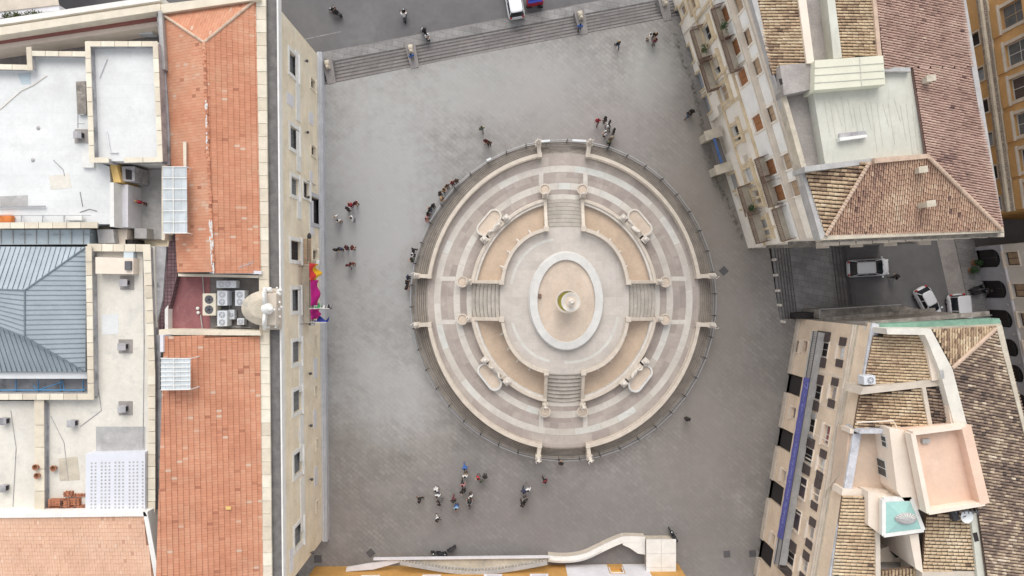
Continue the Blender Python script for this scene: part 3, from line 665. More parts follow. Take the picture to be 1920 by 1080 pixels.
# central oval basin
BX, BY = P(1062, 564.5, 3.3)[:2]; sv = (CX, CY); CX, CY = BX, BY
r = MB(); ring(r, 2.86, 4.08, 3.66, 4.85, ZP, 3.3, N=96); ring(r, 3.5, 4.7, 3.78, 4.98, ZP, ZP + .2, N=96); ob = r.build("oval_basin", M['marbleg'], F0, bevel=.05)
r = MB(); r.prism([ell(2.9, 4.1, 2 * pi * i / 72) for i in range(72)], ZP, 3.02); r.build("basin_water", M['water2'], F0)
b_ = P(1012, 555, 3.1); r = MB().box((b_.x, b_.y, 3.1), (.32, .4, .3)); r.build("pump_box", M['rust'], F0, bevel=.02)
# central stem with stacked bowls and the crowning figure
r = MB(); c = (BX, BY, 2.6)
r.lathe(c, [(1.0, .3), (1.0, .5), (.8, .6), (.55, .9), (.6, 1.1), (.35, 1.25), (.3, 1.5)], 28); r.build("pedestal", M['marble'], F0, smooth=False)
r = MB(); r.lathe(c, [(.3, 1.45), (.5, 1.5), (.85, 1.75), (1.15, 2.05), (1.17, 2.15), (1.03, 2.15), (.98, 2.03), (.7, 1.9), (.2, 1.88)], 36); lb = r.build("lower_bowl", M['balus'], F0)
MB().lathe((BX, BY, 4.6), [(.95, 0), (.95, .03)], 32).build("bowl_water", M['algae'], lb)
r = MB(); r.lathe(c, [(.3, 1.85), (.34, 2.6), (.2, 3.2), (.34, 3.8), (.2, 4.6), (.3, 5.0), (.2, 5.3), (.45, 5.4), (.8, 5.66), (.9, 5.85), (.88, 5.93), (.78, 5.9), (.5, 5.78), (.1, 5.76)], 28); ub = r.build("upper_bowl", M['marble'], F0)
MB().lathe((BX, BY, 8.36), [(.66, 0), (.66, .03)], 24).build("bowl_water", M['water2'], ub)
r = MB(); r.lathe((BX, BY, 8.3), [(.2, 0), (.2, .6), (.32, .7), (.34, .8), (.12, .85)], 14); r.build("finial_post", M['marble'], F0)
CX, CY = sv
# statue meshes
def grow(verts, edges, radii, sub=1):
    me = bpy.data.meshes.new("tmp"); me.from_pydata(verts, edges, []); me.update(); o = bpy.data.objects.new("tmp", me); C.objects.link(o)
    sk = o.modifiers.new("skin", 'SKIN'); sk.use_smooth_shade = True
    for v, rr in zip(me.skin_vertices[0].data, radii): v.radius = (rr, rr) if isinstance(rr, (int, float)) else rr
    me.skin_vertices[0].data[0].use_root = True
    if sub: sb = o.modifiers.new("sub", 'SUBSURF'); sb.levels = sub; sb.render_levels = sub
    dg = bpy.context.evaluated_depsgraph_get(); nm = bpy.data.meshes.new_from_object(o.evaluated_get(dg)); bpy.data.objects.remove(o); nm.materials.clear(); return nm
def figure(pose):
    """joint table of a 1.72 m person facing +Y; returns skeleton verts, edges, radii"""
    p = dict(pelvis=(0, 0, .95), spine=(0, .0, 1.15), chest=(0, .01, 1.36), neck=(0, 0, 1.5), head=(0, .02, 1.6), top=(0, .01, 1.68))
    for s, k in ((-1, 'l'), (1, 'r')):
        p[k + 'sh'] = (s * .17, 0, 1.42); p[k + 'el'] = (s * .235, -.03, 1.14); p[k + 'wr'] = (s * .245, .07, .9)
        p[k + 'hip'] = (s * .09, 0, .9); p[k + 'kn'] = (s * .1, .02, .5); p[k + 'an'] = (s * .1, -.03, .09); p[k + 'to'] = (s * .115, .14, .04)
    p.update(pose); return p
RAD = dict(pelvis=(.13, .1), spine=(.12, .09), chest=(.15, .1), neck=.055, head=(.075, .09), top=.06, sh=.062, el=.043, wr=.03, hip=.085, kn=.058, an=.04, to=.035)
def body_mesh(pose):
    p = figure(pose); names = list(p); idx = {n: i for i, n in enumerate(names)}; V = [p[n] for n in names]; E = []
    for a, b in (('pelvis', 'spine'), ('spine', 'chest'), ('chest', 'neck'), ('neck', 'head'), ('head', 'top')): E.append((idx[a], idx[b]))
    Rr = [RAD[n] if n in RAD else RAD[n[1:]] for n in names]
    for k in 'lr':
        for a, b in (('chest', k + 'sh'), (k + 'sh', k + 'el'), (k + 'el', k + 'wr'), ('pelvis', k + 'hip'), (k + 'hip', k + 'kn'), (k + 'kn', k + 'an'), (k + 'an', k + 'to')): E.append((idx[a], idx[b]))
        w = Vector(p[k + 'wr']); d = (w - Vector(p[k + 'el'])).normalized(); sd_ = d.cross(Vector((0, 0, 1)) if abs(d.z) < .8 else Vector((1, 0, 0))).normalized()
        pa = w + d * .06; V.append(tuple(pa)); Rr.append(.032); ip = len(V) - 1; E.append((idx[k + 'wr'], ip))
        for j, (off, L_) in enumerate(((-.03, .06), (-.01, .075), (.01, .07), (.03, .055))):
            a = pa + sd_ * off + d * .03; b = a + d * L_ + d.cross(sd_) * .02; V += [tuple(a), tuple(b)]; Rr += [.011, .008]; E += [(ip, len(V) - 2), (len(V) - 2, len(V) - 1)]
        a = w + d * .03 - sd_ * .05; V.append(tuple(a)); Rr.append(.011); E.append((ip, len(V) - 1))
    return grow(V, E, Rr)
STANDP = {}; 
CONTRA = dict(rel=(.33, .05, 1.22), rwr=(.2, .28, 1.32), lel=(-.27, -.08, 1.15), lwr=(-.2, .1, .95), lkn=(-.12, .08, .5), lan=(-.14, 0, .09), lto=(-.17, .16, .04), head=(.03, .03, 1.6), top=(.03, .02, 1.68))
REACH = dict(rel=(.3, .03, 1.6), rwr=(.26, .1, 1.86), lel=(-.3, -.05, 1.2), lwr=(-.12, .15, 1.12), rkn=(.12, .07, .5))
stat_mesh = [body_mesh(CONTRA), body_mesh(REACH)]
for m_ in stat_mesh:
    m_.materials.append(M['marble']); m_.name = "statue_figure"
drape = MB().lathe((0, 0, 0), [(.26, 0), (.24, .3), (.2, .7), (.17, 1.0), (.13, 1.05)], 14, 1, .8); 
sp = MB().box((0, 0, .05), (.55, .5, .1))
first = {}
def statue(c, z, sc, rz, lab, which):
    key = which
    if key not in first:
        r = thing("marble_statue", (0, 0, 0), "", "statue", "marble statues around the fountain")
        o = bpy.data.objects.new("figure", stat_mesh[which]); C.objects.link(o); o.location = (0, 0, .09); adopt(o, r)
        drape.build("drapery", M['marble'], r, smooth=True); sp.build("base", M['balus'], r, bevel=.02); first[key] = r
    else: r = copy_tree(first[key])
    r.location = (c[0], c[1], z); r.scale = (sc,) * 3; r.rotation_euler = (0, 0, rz); r["label"] = lab
qn = {(-1, 1): "upper-left", (1, 1): "upper-right", (-1, -1): "lower-left", (1, -1): "lower-right"}
cnt = {}
for i, (c, z, kd, sx, sy) in enumerate(STAT):
    k = (kd, sx, sy); cnt[k] = cnt.get(k, 0) + 1; first_ = cnt[k] == 1
    wh = ["beside the fountain's %s outer opening, on its %s balustrade post", "at the foot of the %s inner stair, on its %s newel"][kd == 'inner']
    if kd == 'outer': st_ = (("left" if sx < 0 else "right") if first_ else ("top" if sy > 0 else "bottom"))
    else: st_ = (("top" if sy > 0 else "bottom") if first_ else ("left" if sx < 0 else "right"))
    statue(c, z, 1.0 if kd == 'outer' else .9, math.atan2(c.y - CY, c.x - CX) - pi / 2, "marble statue " + wh % (st_, {'top': 'left' if sx < 0 else 'right', 'bottom': 'left' if sx < 0 else 'right', 'left': 'upper' if sy > 0 else 'lower', 'right': 'upper' if sy > 0 else 'lower'}[st_]), i % 2)
statue((BX, BY), 9.12, .85, R(200), "white marble figure crowning the stacked bowls at the fountain's centre", 0)
# four long basins with carved river gods on the pool wall
for sx, sy, px, py, ang in ((-1, 1, 917, 417, 50), (1, 1, 1200, 417, -50), (-1, -1, 918, 707, -52), (1, -1, 1201, 710, 52)):
    c = P(px, py, ZT + .7); rz = R(ang); r = MB(); hl, hw = .85, .72; 
    def cap(hl, hw, z, N=10): 
        pts = []
        for i in range(N + 1): a = -pi / 2 + pi * i / N; pts.append((hl + hw * math.cos(a), hw * math.sin(a)))
        for i in range(N + 1): a = pi / 2 + pi * i / N; pts.append((-hl + hw * math.cos(a), hw * math.sin(a)))
        return [(c.x + x * math.cos(rz) - y * math.sin(rz), c.y + x * math.sin(rz) + y * math.cos(rz), z) for x, y in pts]
    r.rows([cap(hl, .55, ZT), cap(hl, .5, ZT + .2), cap(hl, .72, ZT + .55), cap(hl, .74, ZT + .72), cap(hl, .56, ZT + .72), cap(hl, .5, ZT + .5)], closed=True)
    ob = r.build("long_basin", M['marble'] if sy > 0 else M['marbleg'], F0)
    MB().prism(cap(hl, .52, 0), ZT + .4, ZT + .56).build("basin_water", M['water2'], ob)
    # carved wall group
    q0 = P(px - sx * 0, py, ZT); dirv = Vector((CX - c.x, CY - c.y)).normalized(); m2 = Vector((c.x, c.y)) + dirv * .95; tx = Vector((-dirv.y, dirv.x))
    g2 = thing("river_god_statue", (m2.x, m2.y, 1.7), "reclining marble river god behind the long basin in the %s quarter of the fountain" % qn[(sx, sy)], "statue", "reclining river gods of the fountain")
    w_ = MB(); w_.tube([(*(m2 - tx * .75), 1.95), (*(m2 - tx * .3), 1.98), (*(m2 + tx * .1), 2.1), (*(m2 + tx * .45), 2.45), (*(m2 + tx * .5), 2.72)], [.08, .16, .24, .2, .12], 10)
    w_.ball((*(m2 + tx * .52), 2.85), .14, 10); w_.tube([(*(m2 + tx * .42), 2.5), (*(m2 + tx * .75 - dirv * .2), 2.2), (*(m2 + tx * .9 - dirv * .1), 2.0)], [.09, .07, .05], 7)
    w_.tube([(*(m2 - tx * .3), 2.0), (*(m2 - tx * .7 - dirv * .25), 2.3), (*(m2 - tx * 1.05 - dirv * .15), 1.95)], [.13, .1, .06], 7); w_.build("figure", M['marble'], g2, smooth=True)
    w_ = MB(); w_.box((*m2, 1.82), (2.1, .55, .22), math.atan2(tx.y, tx.x)); w_.build("plinth", M['balus'], g2, bevel=.04)
    for s in (-1, 1):
        q = m2 + tx * s * 1.55; r = MB(); r.box((q.x, q.y, ZT + .55), (.55, .6, 1.1), math.atan2(tx.y, tx.x)); r.box((q.x, q.y, ZT + 1.14), (.66, .7, .1), math.atan2(tx.y, tx.x))
        r.ball((q.x, q.y, ZT + 1.4), .24, 10); r.build("wall_post", M['marble'], F0, bevel=.03)
# iron fence around the fountain
FN = thing("iron_fence", (CX, CY, 0), "low grey iron railing running all round the oval fountain", "fence")
NP = 46; fr = [ell(15.72, 16.52, 2 * pi * (i + .3) / NP) for i in range(NP)]
for i in range(NP):
    fb = MB(); pb = MB()
    a, b = fr[i], fr[(i + 1) % NP]; a2 = a.lerp(b, .02); b2 = a.lerp(b, .98)
    for z in (.12, 1.0): fb.bar((*a2, z), (*b2, z), .07, .05)
    L = (b - a).length; k = int(L / .14)
    for j in range(1, k):
        q = a.lerp(b, j / k); fb.bar((q.x, q.y, .12), (q.x, q.y, 1.0), .022)
    pb.box((a.x, a.y, .54), (.08, .08, 1.08)); pb.ball((a.x, a.y, 1.12), .06, 6)
    pb.bar((a.x, a.y, .5), (*(a + (a - Vector((CX, CY))).normalized() * -.3), .02), .03)
    fb.build("railing_panel", M['rail'], FN); pb.build("post", M['iron'], FN)
r = MB(); ring(r, 15.42, 16.24, 15.85, 16.66, 0, .03, N=120); r.build("kerb", M['fstep'], FN)
for (px, py, rz) in ((1018, 267, 5), (1085, 266, -3), (917, 301, 28)):
    c = P(px, py, .6); r = MB().box((c.x, c.y + .0, 1.0), (1.4 if px != 917 else .5, .22, .5), R(rz)); r.build("sign_panel", M['frost'], FN)
# ---------------------------------------------------------------- the palace on the left
def facade_window(F, mbs, holes, px, py, wd, ht, parent, sur=.22, pane='glass', grid=(2, 4), frame='frame', surm='white', sill=True, rec=.32, uz=None, name='window'):
    u, z = uz if uz else F.pix(px, py, -.1)
    a, b, c, d = u - wd / 2, u + wd / 2, z - ht / 2, z + ht / 2; holes.append((a, b, c, d))
    m = MB(); fw = .09
    for q in ((a, a + fw, c, d), (b - fw, b, c, d), (a + fw, b - fw, c, c + fw), (a + fw, b - fw, d - fw, d)): F.box(m, *q, -rec + .02, -rec + .1)
    for i in range(1, grid[0]): x = a + (b - a) * i / grid[0]; F.box(m, x - .03, x + .03, c + fw, d - fw, -rec + .02, -rec + .08)
    for i in range(1, grid[1]):
        y = c + (d - c) * i / grid[1]
        xs = [a + fw + (b - a - 2 * fw) * j / grid[0] for j in range(grid[0] + 1)]
        for x0, x1 in zip(xs, xs[1:]): F.box(m, x0 + .035, x1 - .035, y - .025, y + .025, -rec + .02, -rec + .07)
    w_ = m.build(name, M[frame], parent)
    m = MB(); m.add([F.pt(a + .05, c + .05, -rec + .035), F.pt(b - .05, c + .05, -rec + .035), F.pt(b - .05, d - .05, -rec + .035), F.pt(a + .05, d - .05, -rec + .035)], [(0, 1, 2, 3)]); m.build('pane', M[pane], w_, recalc=False)
    if sur:
        m = MB()
        for q in ((a - sur, a, c - .02, d), (b, b + sur, c - .02, d), (a - sur, b + sur, d, d + sur)): F.box(m, *q, -.02, .09)
        if sill: F.box(m, a - sur - .08, b + sur + .08, c - .2, c - .02, -.02, .22)
        m.build('surround', M[surm], w_, bevel=.01)
    return w_, (a, b, c, d)

PL = thing("palace", (-24, 0, 0), "large cream palace with terracotta and white flat roofs filling the whole left side", "building")
FE = Fac((-20.0, 24.0), (-19.42, -25.8), (1, 0)); H0 = []; ZE = 13.8
WN = []
for py in (122, 260, 350, 563, 660, 752, 868, 1003):
    px = 548 + (py - 122) * .011
    WN.append((py, facade_window(FE, None, H0, px, py, 1.95 if py != 350 else 1.6, 2.5 if py != 350 else 2.2, PL, sur=.34, grid=(3, 7), frame='greyfr', pane='gglass', surm='white')))
bw, bh = facade_window(FE, None, H0, 552, 470, 1.75, 2.9, PL, sur=.34, grid=(2, 2), frame='shutd', pane='dark')
for px, py, wd, ht in ((584, 158, .9, 1.5), (585, 283, .9, 1.5), (571.5, 357, 1.5, 1.9), (588, 478, .9, 1.5), (590, 640, 1.1, .7), (590, 733, 1.0, .8), (592, 834, 1.1, .6), (592, 950, 1.1, .6)):
    facade_window(FE, None, H0, px, py, wd, ht, PL, sur=.18 if ht > 1 else .1, grid=(2, 2), frame='shutd', surm='white' if px < 580 else 'coping', sill=ht > 1)
u, z = FE.pix(604, 400, 0); facade_window(FE, None, H0, 0, 0, 2.6, 3.6, PL, sur=.4, pane='dark', grid=(2, 1), frame='shutd', surm='plinth', sill=False, uz=(u, 2.1), name='doorway')
FE.wall("facade_wall", 0, FE.L, 0, ZE, H0, M['facade'], PL)
# closed body behind the facade, lower than the roofs
m = MB(); q = [FE.pt(0, 0, -.42), FE.pt(FE.L, 0, -.42), Vector((-70, -25.8, 0)), Vector((-70, 9.0, 0)), Vector((-45, 17.2, 0))]
m.prism(q, Z0, 11.0); 
m.add([FE.pt(0, 0, -.42), FE.pt(0, 0, 0), FE.pt(0, ZE, 0), FE.pt(0, ZE, -.42)], [(0, 1, 2, 3)]); m.add([FE.pt(FE.L, 0, -.42), FE.pt(FE.L, 0, 0), FE.pt(FE.L, ZE, 0), FE.pt(FE.L, ZE, -.42)], [(0, 1, 2, 3)])
m.build("wall", M['facade'], PL)
m = MB(); FE.box(m, -.3, FE.L + .3, -.2, .9, .0, .42); FE.box(m, -.25, FE.L + .25, .9, 1.05, .0, .34); FE.box(m, -.2, FE.L + .2, 1.05, 1.2, 0, .22); m.build("plinth", M['plinth'], PL, bevel=.02)
m = MB()
for pp_ in ((565, 8, 235), (566, 238, 330)): pass
zz = FE.pix(562, 540)[1]
segs = [(2, 8.5), (9.5, 13.2), (15.5, 17.6), (24.2, 29.0), (31, 33.6), (35.8, 40), (41.5, 46.5)]
for a, b in segs: FE.box(m, a, b, zz - .6, zz + .6, 0, .08)
m.build("string_course", M['white'], PL, bevel=.01, split=True)
m = MB()
for px, py, wd, ht in ((544, 187, 1.1, 1.9), (583, 222, 1.2, 1.5), (583, 330, 1.0, .9), (584, 408, 3.4, 1.3), (591, 690, 2.0, 1.3), (590, 785, 1.8, .9), (592, 893, 1.9, 1.1), (563, 815, 1.1, .8), (546, 1050, 2, 1), (590, 572, 1.6, 1)):
    u, z = FE.pix(px, py); FE.box(m, u - wd / 2, u + wd / 2, z - ht / 2, z + ht / 2, 0, .035)
m.build("pale_panel", M['panel'], PL, split=True)
# downpipes, lanterns, hooks on the facade
m = MB()
for py, z0_, z1_ in ((337, 2.5, 5.5),):
    u = FE.pix(570, py)[0]; m.tube([FE.pt(u, z0_, .1), FE.pt(u, z1_, .1)], .05, 6)
m.build("downpipe", M['greycop'], PL)
for py in (123, 253, 372, 505, 607, 700, 798, 900, 1040):
    u = FE.pix(578, py)[0]; m = MB(); m.tube([FE.pt(u, 5.6, 0), FE.pt(u, 5.7, .28)], .025, 6); m.lathe(FE.pt(u, 5.3, .28), [(.06, 0), (.14, .3), (.16, .34), (.03, .5)], 8); m.build("wall_lantern", M['iron'], PL)
# rooftop cornice, gutter
zc = 14.0
def strip(y0l, y1l, y0r, y1r, z, n=1): return [P(y0l, -12, z), P(y0r, -12, z), P(y1r, 1110, z), P(y1l, 1110, z)]
m = MB(); m.prism(strip(480, 491.5, 498, 510, zc + .1), 13.2, zc + .1)
m.build("cornice_bed", M['copw'], PL)
m = MB(); A_, B_ = P(480, -12, 14.3), P(491.5, 1110, 14.3); A2, B2 = P(498, -12, 14.3), P(510, 1110, 14.3); nb = 46
for i in range(nb):
    if 20 < i < 24: pass
    f0, f1 = (i + .01) / nb, (i + .99) / nb
    m.prism([A_.lerp(B_, f0), A2.lerp(B2, f0), A2.lerp(B2, f1), A_.lerp(B_, f1)], zc + .1, zc + .3 + random.uniform(-.01, .02), random.random())
m.build("coping_blocks", M['coping'], PL, bevel=.015)
m = MB(); m.prism(strip(498, 510, 518.5, 529, 13.9), 13.3, 13.9); m.build("gutter", M['gutter'], PL)
m = MB(); m.prism(strip(518.5, 529, 521.6, 531.8, 14.0), 13.2, 14.0); m.build("cornice_edge", M['white'], PL)
m = MB(); m.prism(strip(512, 524, 519, 529, 13.3), 13.0, 13.3, bottom=True); m.build("cornice_moulding", M['coping'], PL)
# --- roof A (hipped, upper) ----
dE = (1, .02, -.3); dW = (-1, 0, -.3)
ra = P(383, 80, 16.0); rb = P(400, 510, 16.0)
A1, A2_, A3, A4 = P(304, 27, 14.3), P(479, 1, 14.3), P(488, 512, 14.3), P(334, 508, 14.3)
tile_field("hipped_roof_tiles", [ra, A2_, A3, rb], dE, M['tred'], PL, .22, .44, 'flat', .22, .52, .22, lift=.06)
tile_field("hipped_roof_tiles", [A1, ra, rb, A4], dW, M['tred'], PL, .24, .44, 'flat', .25, .68, .2, lift=.02)
tile_field("hipped_roof_tiles", [A1, A2_, ra], (.1, 1, -.3), M['tred'], PL, .24, .44, 'flat', .22, .58, .22, lift=.04)
m = MB(); m.tube([A1 + Vector((0, 0, .05)), ra + Vector((0, 0, .06))], .12, 8); m.tube([A2_ + Vector((0, 0, .05)), ra + Vector((0, 0, .06))], .12, 8); m.build("hip_ridge", M['ridge'], PL)
m = MB()
pr = None
for i in range(64):
    f0, f1 = i / 64, (i + 1.15) / 64; a, b = ra.lerp(rb, f0), ra.lerp(rb, min(1, f1)); j = Vector((random.gauss(0, .02), 0, .05)); m.tube([a + j, b + j + Vector((0, 0, .02))], [.13, .15], 7, tint=random.random() * .8)
m.build("ridge_tiles", M['tred'], PL)
m = MB()
for i in range(40):
    f = random.choice([random.uniform(.25, .5), random.uniform(.78, 1), random.uniform(.78, 1), random.uniform(.8, 1)]); a = ra.lerp(rb, f); m.ball(a + Vector((random.gauss(0, .05), 0, .14)), 1, 8, sc=(random.uniform(.05, .12), random.uniform(.15, .5), .07))
m.build("mortar_line", M['marbleg'], PL)
# walls beside/below roof A
m = MB(); m.prism(poly([(293, 22), (303, 20), (318, 250), (318, 310), (309, 310), (304, 130)], 14.5), 11, 14.5); m.build("side_wall", M['wallgrey'], PL)
m = MB(); m.prism(poly([(296, 20), (303, 20), (310, 130), (304, 130)], 14.9), 14.4, 14.9); m.build("side_coping", M['greycop'], PL)
m = MB(); m.prism(poly([(333, 505), (392, 505), (393, 514), (334, 513)], 14.2), 11, 14.2); m.build("eave_gutter", M['dirt'], PL)
m = MB(); m.prism(poly([(392, 506), (490, 508), (490, 514), (393, 513)], 14.6), 11, 14.6); m.build("eave_flashing", M['panel'], PL)
m = MB(); m.prism(poly([(334, 513), (485, 516), (485, 521), (334, 518)], 14.3), 11, 14.3); m.build("parapet_cap", M['coping'], PL)
m = MB(); m.prism(poly([(343, 266), (349, 266), (349, 312), (344, 312)], 15.4), 15.2, 15.4); m.build("timber_plank", M['coping'], PL)
# --- roof B (single pitch, lower) ---
B1, B2_, B3, B4 = P(307, 631, 16.0), P(487, 631, 14.3), P(493, 1100, 14.3), P(292, 1100, 16.0)
tile_field("long_roof_tiles", [B1, B2_, B3, B4], (1, .02, -.17), M['tred'], PL, .22, .44, 'flat', .2, .52, .22, lift=.06)
m = MB(); m.prism(poly([(298, 618), (487, 620), (489, 629), (298, 628)], 14.9), 11, 14.9); m.build("parapet_cap", M['coping'], PL)
m = MB(); m.prism(poly([(300, 628), (306, 628), (306, 660), (300, 660)], 16.2), 11, 16.2); m.build("side_flashing", M['panel'], PL)
b_ = P(429, 952, 14.95); m = MB().box((b_.x, b_.y, 15.02), (.42, .26, .06)); m.build("mossy_tile", M['yeldoor'], PL)
# outer wall west of roof B
m = MB(); m.prism(poly([(287, 628), (302, 628), (300, 730), (306, 740), (306, 930), (296, 960), (300, 1100), (284, 1100), (284, 960), (290, 900)], 14.0), 11, 14.0); m.build("side_wall", M['wallgrey'], PL)
# --- middle terrace with clock gable ---
zt = 12.9
m = MB(); m.prism(poly([(316, 516), (500, 516), (500, 624), (306, 624)], zt), 11, zt); m.build("terrace_floor", M['darkroof'], PL)
m = MB(); m.prism(poly([(332, 519), (394, 519), (394, 621), (319, 621)], zt + .02), zt, zt + .03); m.build("terrace_coating", M['redfloor'], PL)
m = MB(); m.prism(poly([(309, 580), (315, 572), (315, 620), (309, 620)], 13.7), zt, 13.7); m.build("terrace_wall", M['white'], PL)
m = MB(); m.prism(poly([(318, 440), (333, 440), (333, 512), (322, 560), (303, 622), (288, 622), (307, 540)], 13.6), 11, 13.6); m.build("ramp_tiles", M['plum'], PL)
# gable: semicircular attic behind a carved crest
gx = P(497, 579, 15)
CG = thing("carved_gable", (gx.x, gx.y, 13.9), "carved white eagle crest and curved stone attic rising above the middle of the palace front", "gable")
m = MB(); pts = [P(500, 544, 15.2), P(500, 612, 15.2)] + [P(500 - 50 * math.sin(a), 578 + 34 * math.cos(a), 15.2) for a in [pi * i / 14 for i in range(1, 14)]]
m.prism(pts, 12.9, 15.0)
m.rows([[Vector((p.x, p.y, 15.0)) for p in pts], [Vector((gx.x + (p.x - gx.x) * .55, gx.y + (p.y - gx.y) * .55, 15.5)) for p in pts]], closed=True, caps=True); m.build("curved_attic", M['copw'], CG, bevel=.05)
m = MB(); m.prism(poly([(489, 541), (524, 541), (524, 618), (489, 618)], 14.6), 13.9, 14.6); m.prism(poly([(492, 550), (518, 550), (518, 610), (492, 610)], 15.8), 14.6, 15.8); m.build("crest_block", M['beige'], CG, bevel=.06)
m = MB(); w0 = P(503, 579, 16); random.seed(5)
m.ball((w0.x, w0.y, 16.2), .5, 12, sc=(1, 1, 1.3)); m.ball((w0.x + .5, w0.y, 16.9), .24, 10); m.ball((w0.x + .75, w0.y - .05, 16.8), .1, 8)
for s in (-1, 1):
    for j in range(6):
        a0 = Vector((w0.x - .15, w0.y + s * (.35 + j * .04), 16.4 - j * .05)); m.tube([a0, a0 + Vector((.1 - j * .06, s * (.6 + j * .1), .5 - j * .15)), a0 + Vector((-.1 - j * .05, s * (1.1 + j * .03), .15 - j * .2))], [.16, .13, .04], 6)
for i in range(26): m.ball((w0.x + random.uniform(-.5, .8), w0.y + random.uniform(-1.7, 1.7), 15.0 + random.random() * .5), random.uniform(.1, .26), 7)
m.build("carved_eagle", M['white'], CG, smooth=True)
# air-conditioning units
def ac(px, py, sx, sy, z, h, mt, fans, lab, rot=0, face='top'):
    c = P(px, py, z + h); r = thing("air_conditioner", (c.x, c.y, z), lab, "air conditioner", "air conditioning units on the roofs")
    MB().box((c.x, c.y, z + h / 2 + .08), (sx, sy, h - .16), R(rot)).build("casing", M[mt], r, bevel=.03)
    f = MB()
    for i in (-1, 1): f.box((c.x + i * sx * .35, c.y, z + .04), (.08, sy * .9, .08))
    f.build("foot", M['grille'], r)
    for fx, fy, fr in fans:
        m = MB(); cc = Vector((c.x + fx, c.y + fy, z + h)); m.lathe(cc, [(fr, 0), (fr, .03), (fr * .86, .035), (fr * .84, .012), (.02, .012)], 20); fo = m.build("fan_grille", M['grille'] if mt == 'act' else M['hub'], r)
        m = MB()
        for k in range(5):
            a = k * 2 * pi / 5; m.bar(cc + Vector((0, 0, .03)), cc + Vector((math.cos(a) * fr * .8, math.sin(a) * fr * .8, .03)), .05, .01)
        m.lathe(cc + Vector((0, 0, .012)), [(fr * .25, 0), (fr * .25, .03)], 10); m.build("fan_blades", M['black'] if mt == 'act' else M['acw'], fo)
    return r
ac(392, 571, 1.1, 1.85, zt + .03, 1.3, 'act', [(0, .42, .36), (0, -.42, .36)], "large cream air conditioner with two dark fans at the edge of the red terrace")
ac(424, 533, 1.65, .62, zt, 1.0, 'acw', [(-.4, 0, .22), (.15, 0, .22)], "grey air conditioner lying along the roof edge, topmost of the terrace units")
ac(416.5, 559, .85, 1.25, zt, 1.2, 'acw', [(0, .3, .25), (0, -.3, .25)], "white twin-fan air conditioner below the topmost terrace unit")
ac(449.5, 559, .8, 1.3, zt, 1.1, 'acw', [(0, .3, .25), (0, -.3, .25)], "white twin-fan air conditioner beside the curved stone attic")
ac(416.5, 597, .85, 1.3, zt, 1.2, 'acw', [(0, .32, .25), (0, -.32, .25)], "white twin-fan air conditioner nearest the lower terracotta roof")
ac(451, 603, .6, .55, zt, .8, 'acw', [(0, 0, .2)], "small air conditioner with black fan tucked under the curved attic")
ac(434, 590, .5, .8, zt, .7, 'acw', [(0, 0, .16)], "smallest pale air conditioner between the twin-fan units")
m = MB()
for a, b in (((408, 580), (440, 581)), ((412, 545), (455, 547)), ((430, 565), (432, 612)), ((380, 518), (383, 560)), ((404, 612), (470, 614)), ((376, 590), (380, 620))):
    m.tube([P(*a, zt + .15), P(*b, zt + .15)], .05, 6)
tag(m.build("pipe_bundle", M['greycop'], loc=P(430, 580, zt)), "grey pipes and ducts running between the air conditioners on the terrace", "pipes")
for k, (px, py) in enumerate([(371, 578), (372, 586)]):
    c = P(px, py, zt + .2); m = MB().lathe((c.x, c.y, zt + .03), [(.12, 0), (.14, .25), (.05, .28)], 8)
    tag(m.build("paint_pot", M['white'], loc=(c.x, c.y, zt)), ["upper of two small white pots by the cream air conditioner", "lower of two small white pots by the cream air conditioner"][k], "pot", "small white pots")
# frosted canopies
def canopy(pts, z, nx, lab, mat='canopy', horiz=True):
    c = sum(poly(pts, z), Vector()) / 4; r = thing("roof_canopy", (c.x, c.y, z - 1), lab, "canopy", "translucent canopies on the palace roof")
    q = poly(pts, z); MB().prism(q, z - .05, z, bottom=True).build("sheet", M[mat], r)
    m = MB()
    for i in range(nx + 1):
        f = i / nx; a, b = (q[0].lerp(q[3], f), q[1].lerp(q[2], f)); m.bar(a + Vector((0, 0, .03)), b + Vector((0, 0, .03)), .07, .06)
    m.bar(q[0].lerp(q[1], .45) + Vector((0, 0, .05)), q[3].lerp(q[2], .45) + Vector((0, 0, .05)), .06, .06)
    m.build("frame_bars", M['white'], r)
    m = MB()
    for p_ in q: m.bar(p_ - Vector((0, 0, .03)), p_ - Vector((0, 0, 1.6)), .07)
    m.build("support_post", M['white'], r, split=True)
canopy([(305, 313), (350, 313), (351, 437), (306, 437)], 16.1, 6, "long frosted canopy leaning on the upper terracotta roof")
canopy([(302, 672), (357, 672), (357, 730), (302, 731)], 16.9, 7, "small ribbed translucent canopy at the left edge of the lower terracotta roof")
# aerial on roof A
m = MB(); a = P(447, 502, 16.0); b = P(475, 492, 16.4); m.tube([a, b], .03, 5); m.tube([P(468, 495, 14.6), P(468, 495, 16.4)], .03, 5)
for f in (.15, .4, .65, .9): q = a.lerp(b, f); m.tube([q + Vector((-.1, -.3, 0)), q + Vector((.1, .3, 0))], .015, 4)
tag(m.build("roof_aerial", M['hub'], loc=P(468, 495, 14.5)), "thin metal aerial standing on the lower end of the hipped terracotta roof", "aerial")

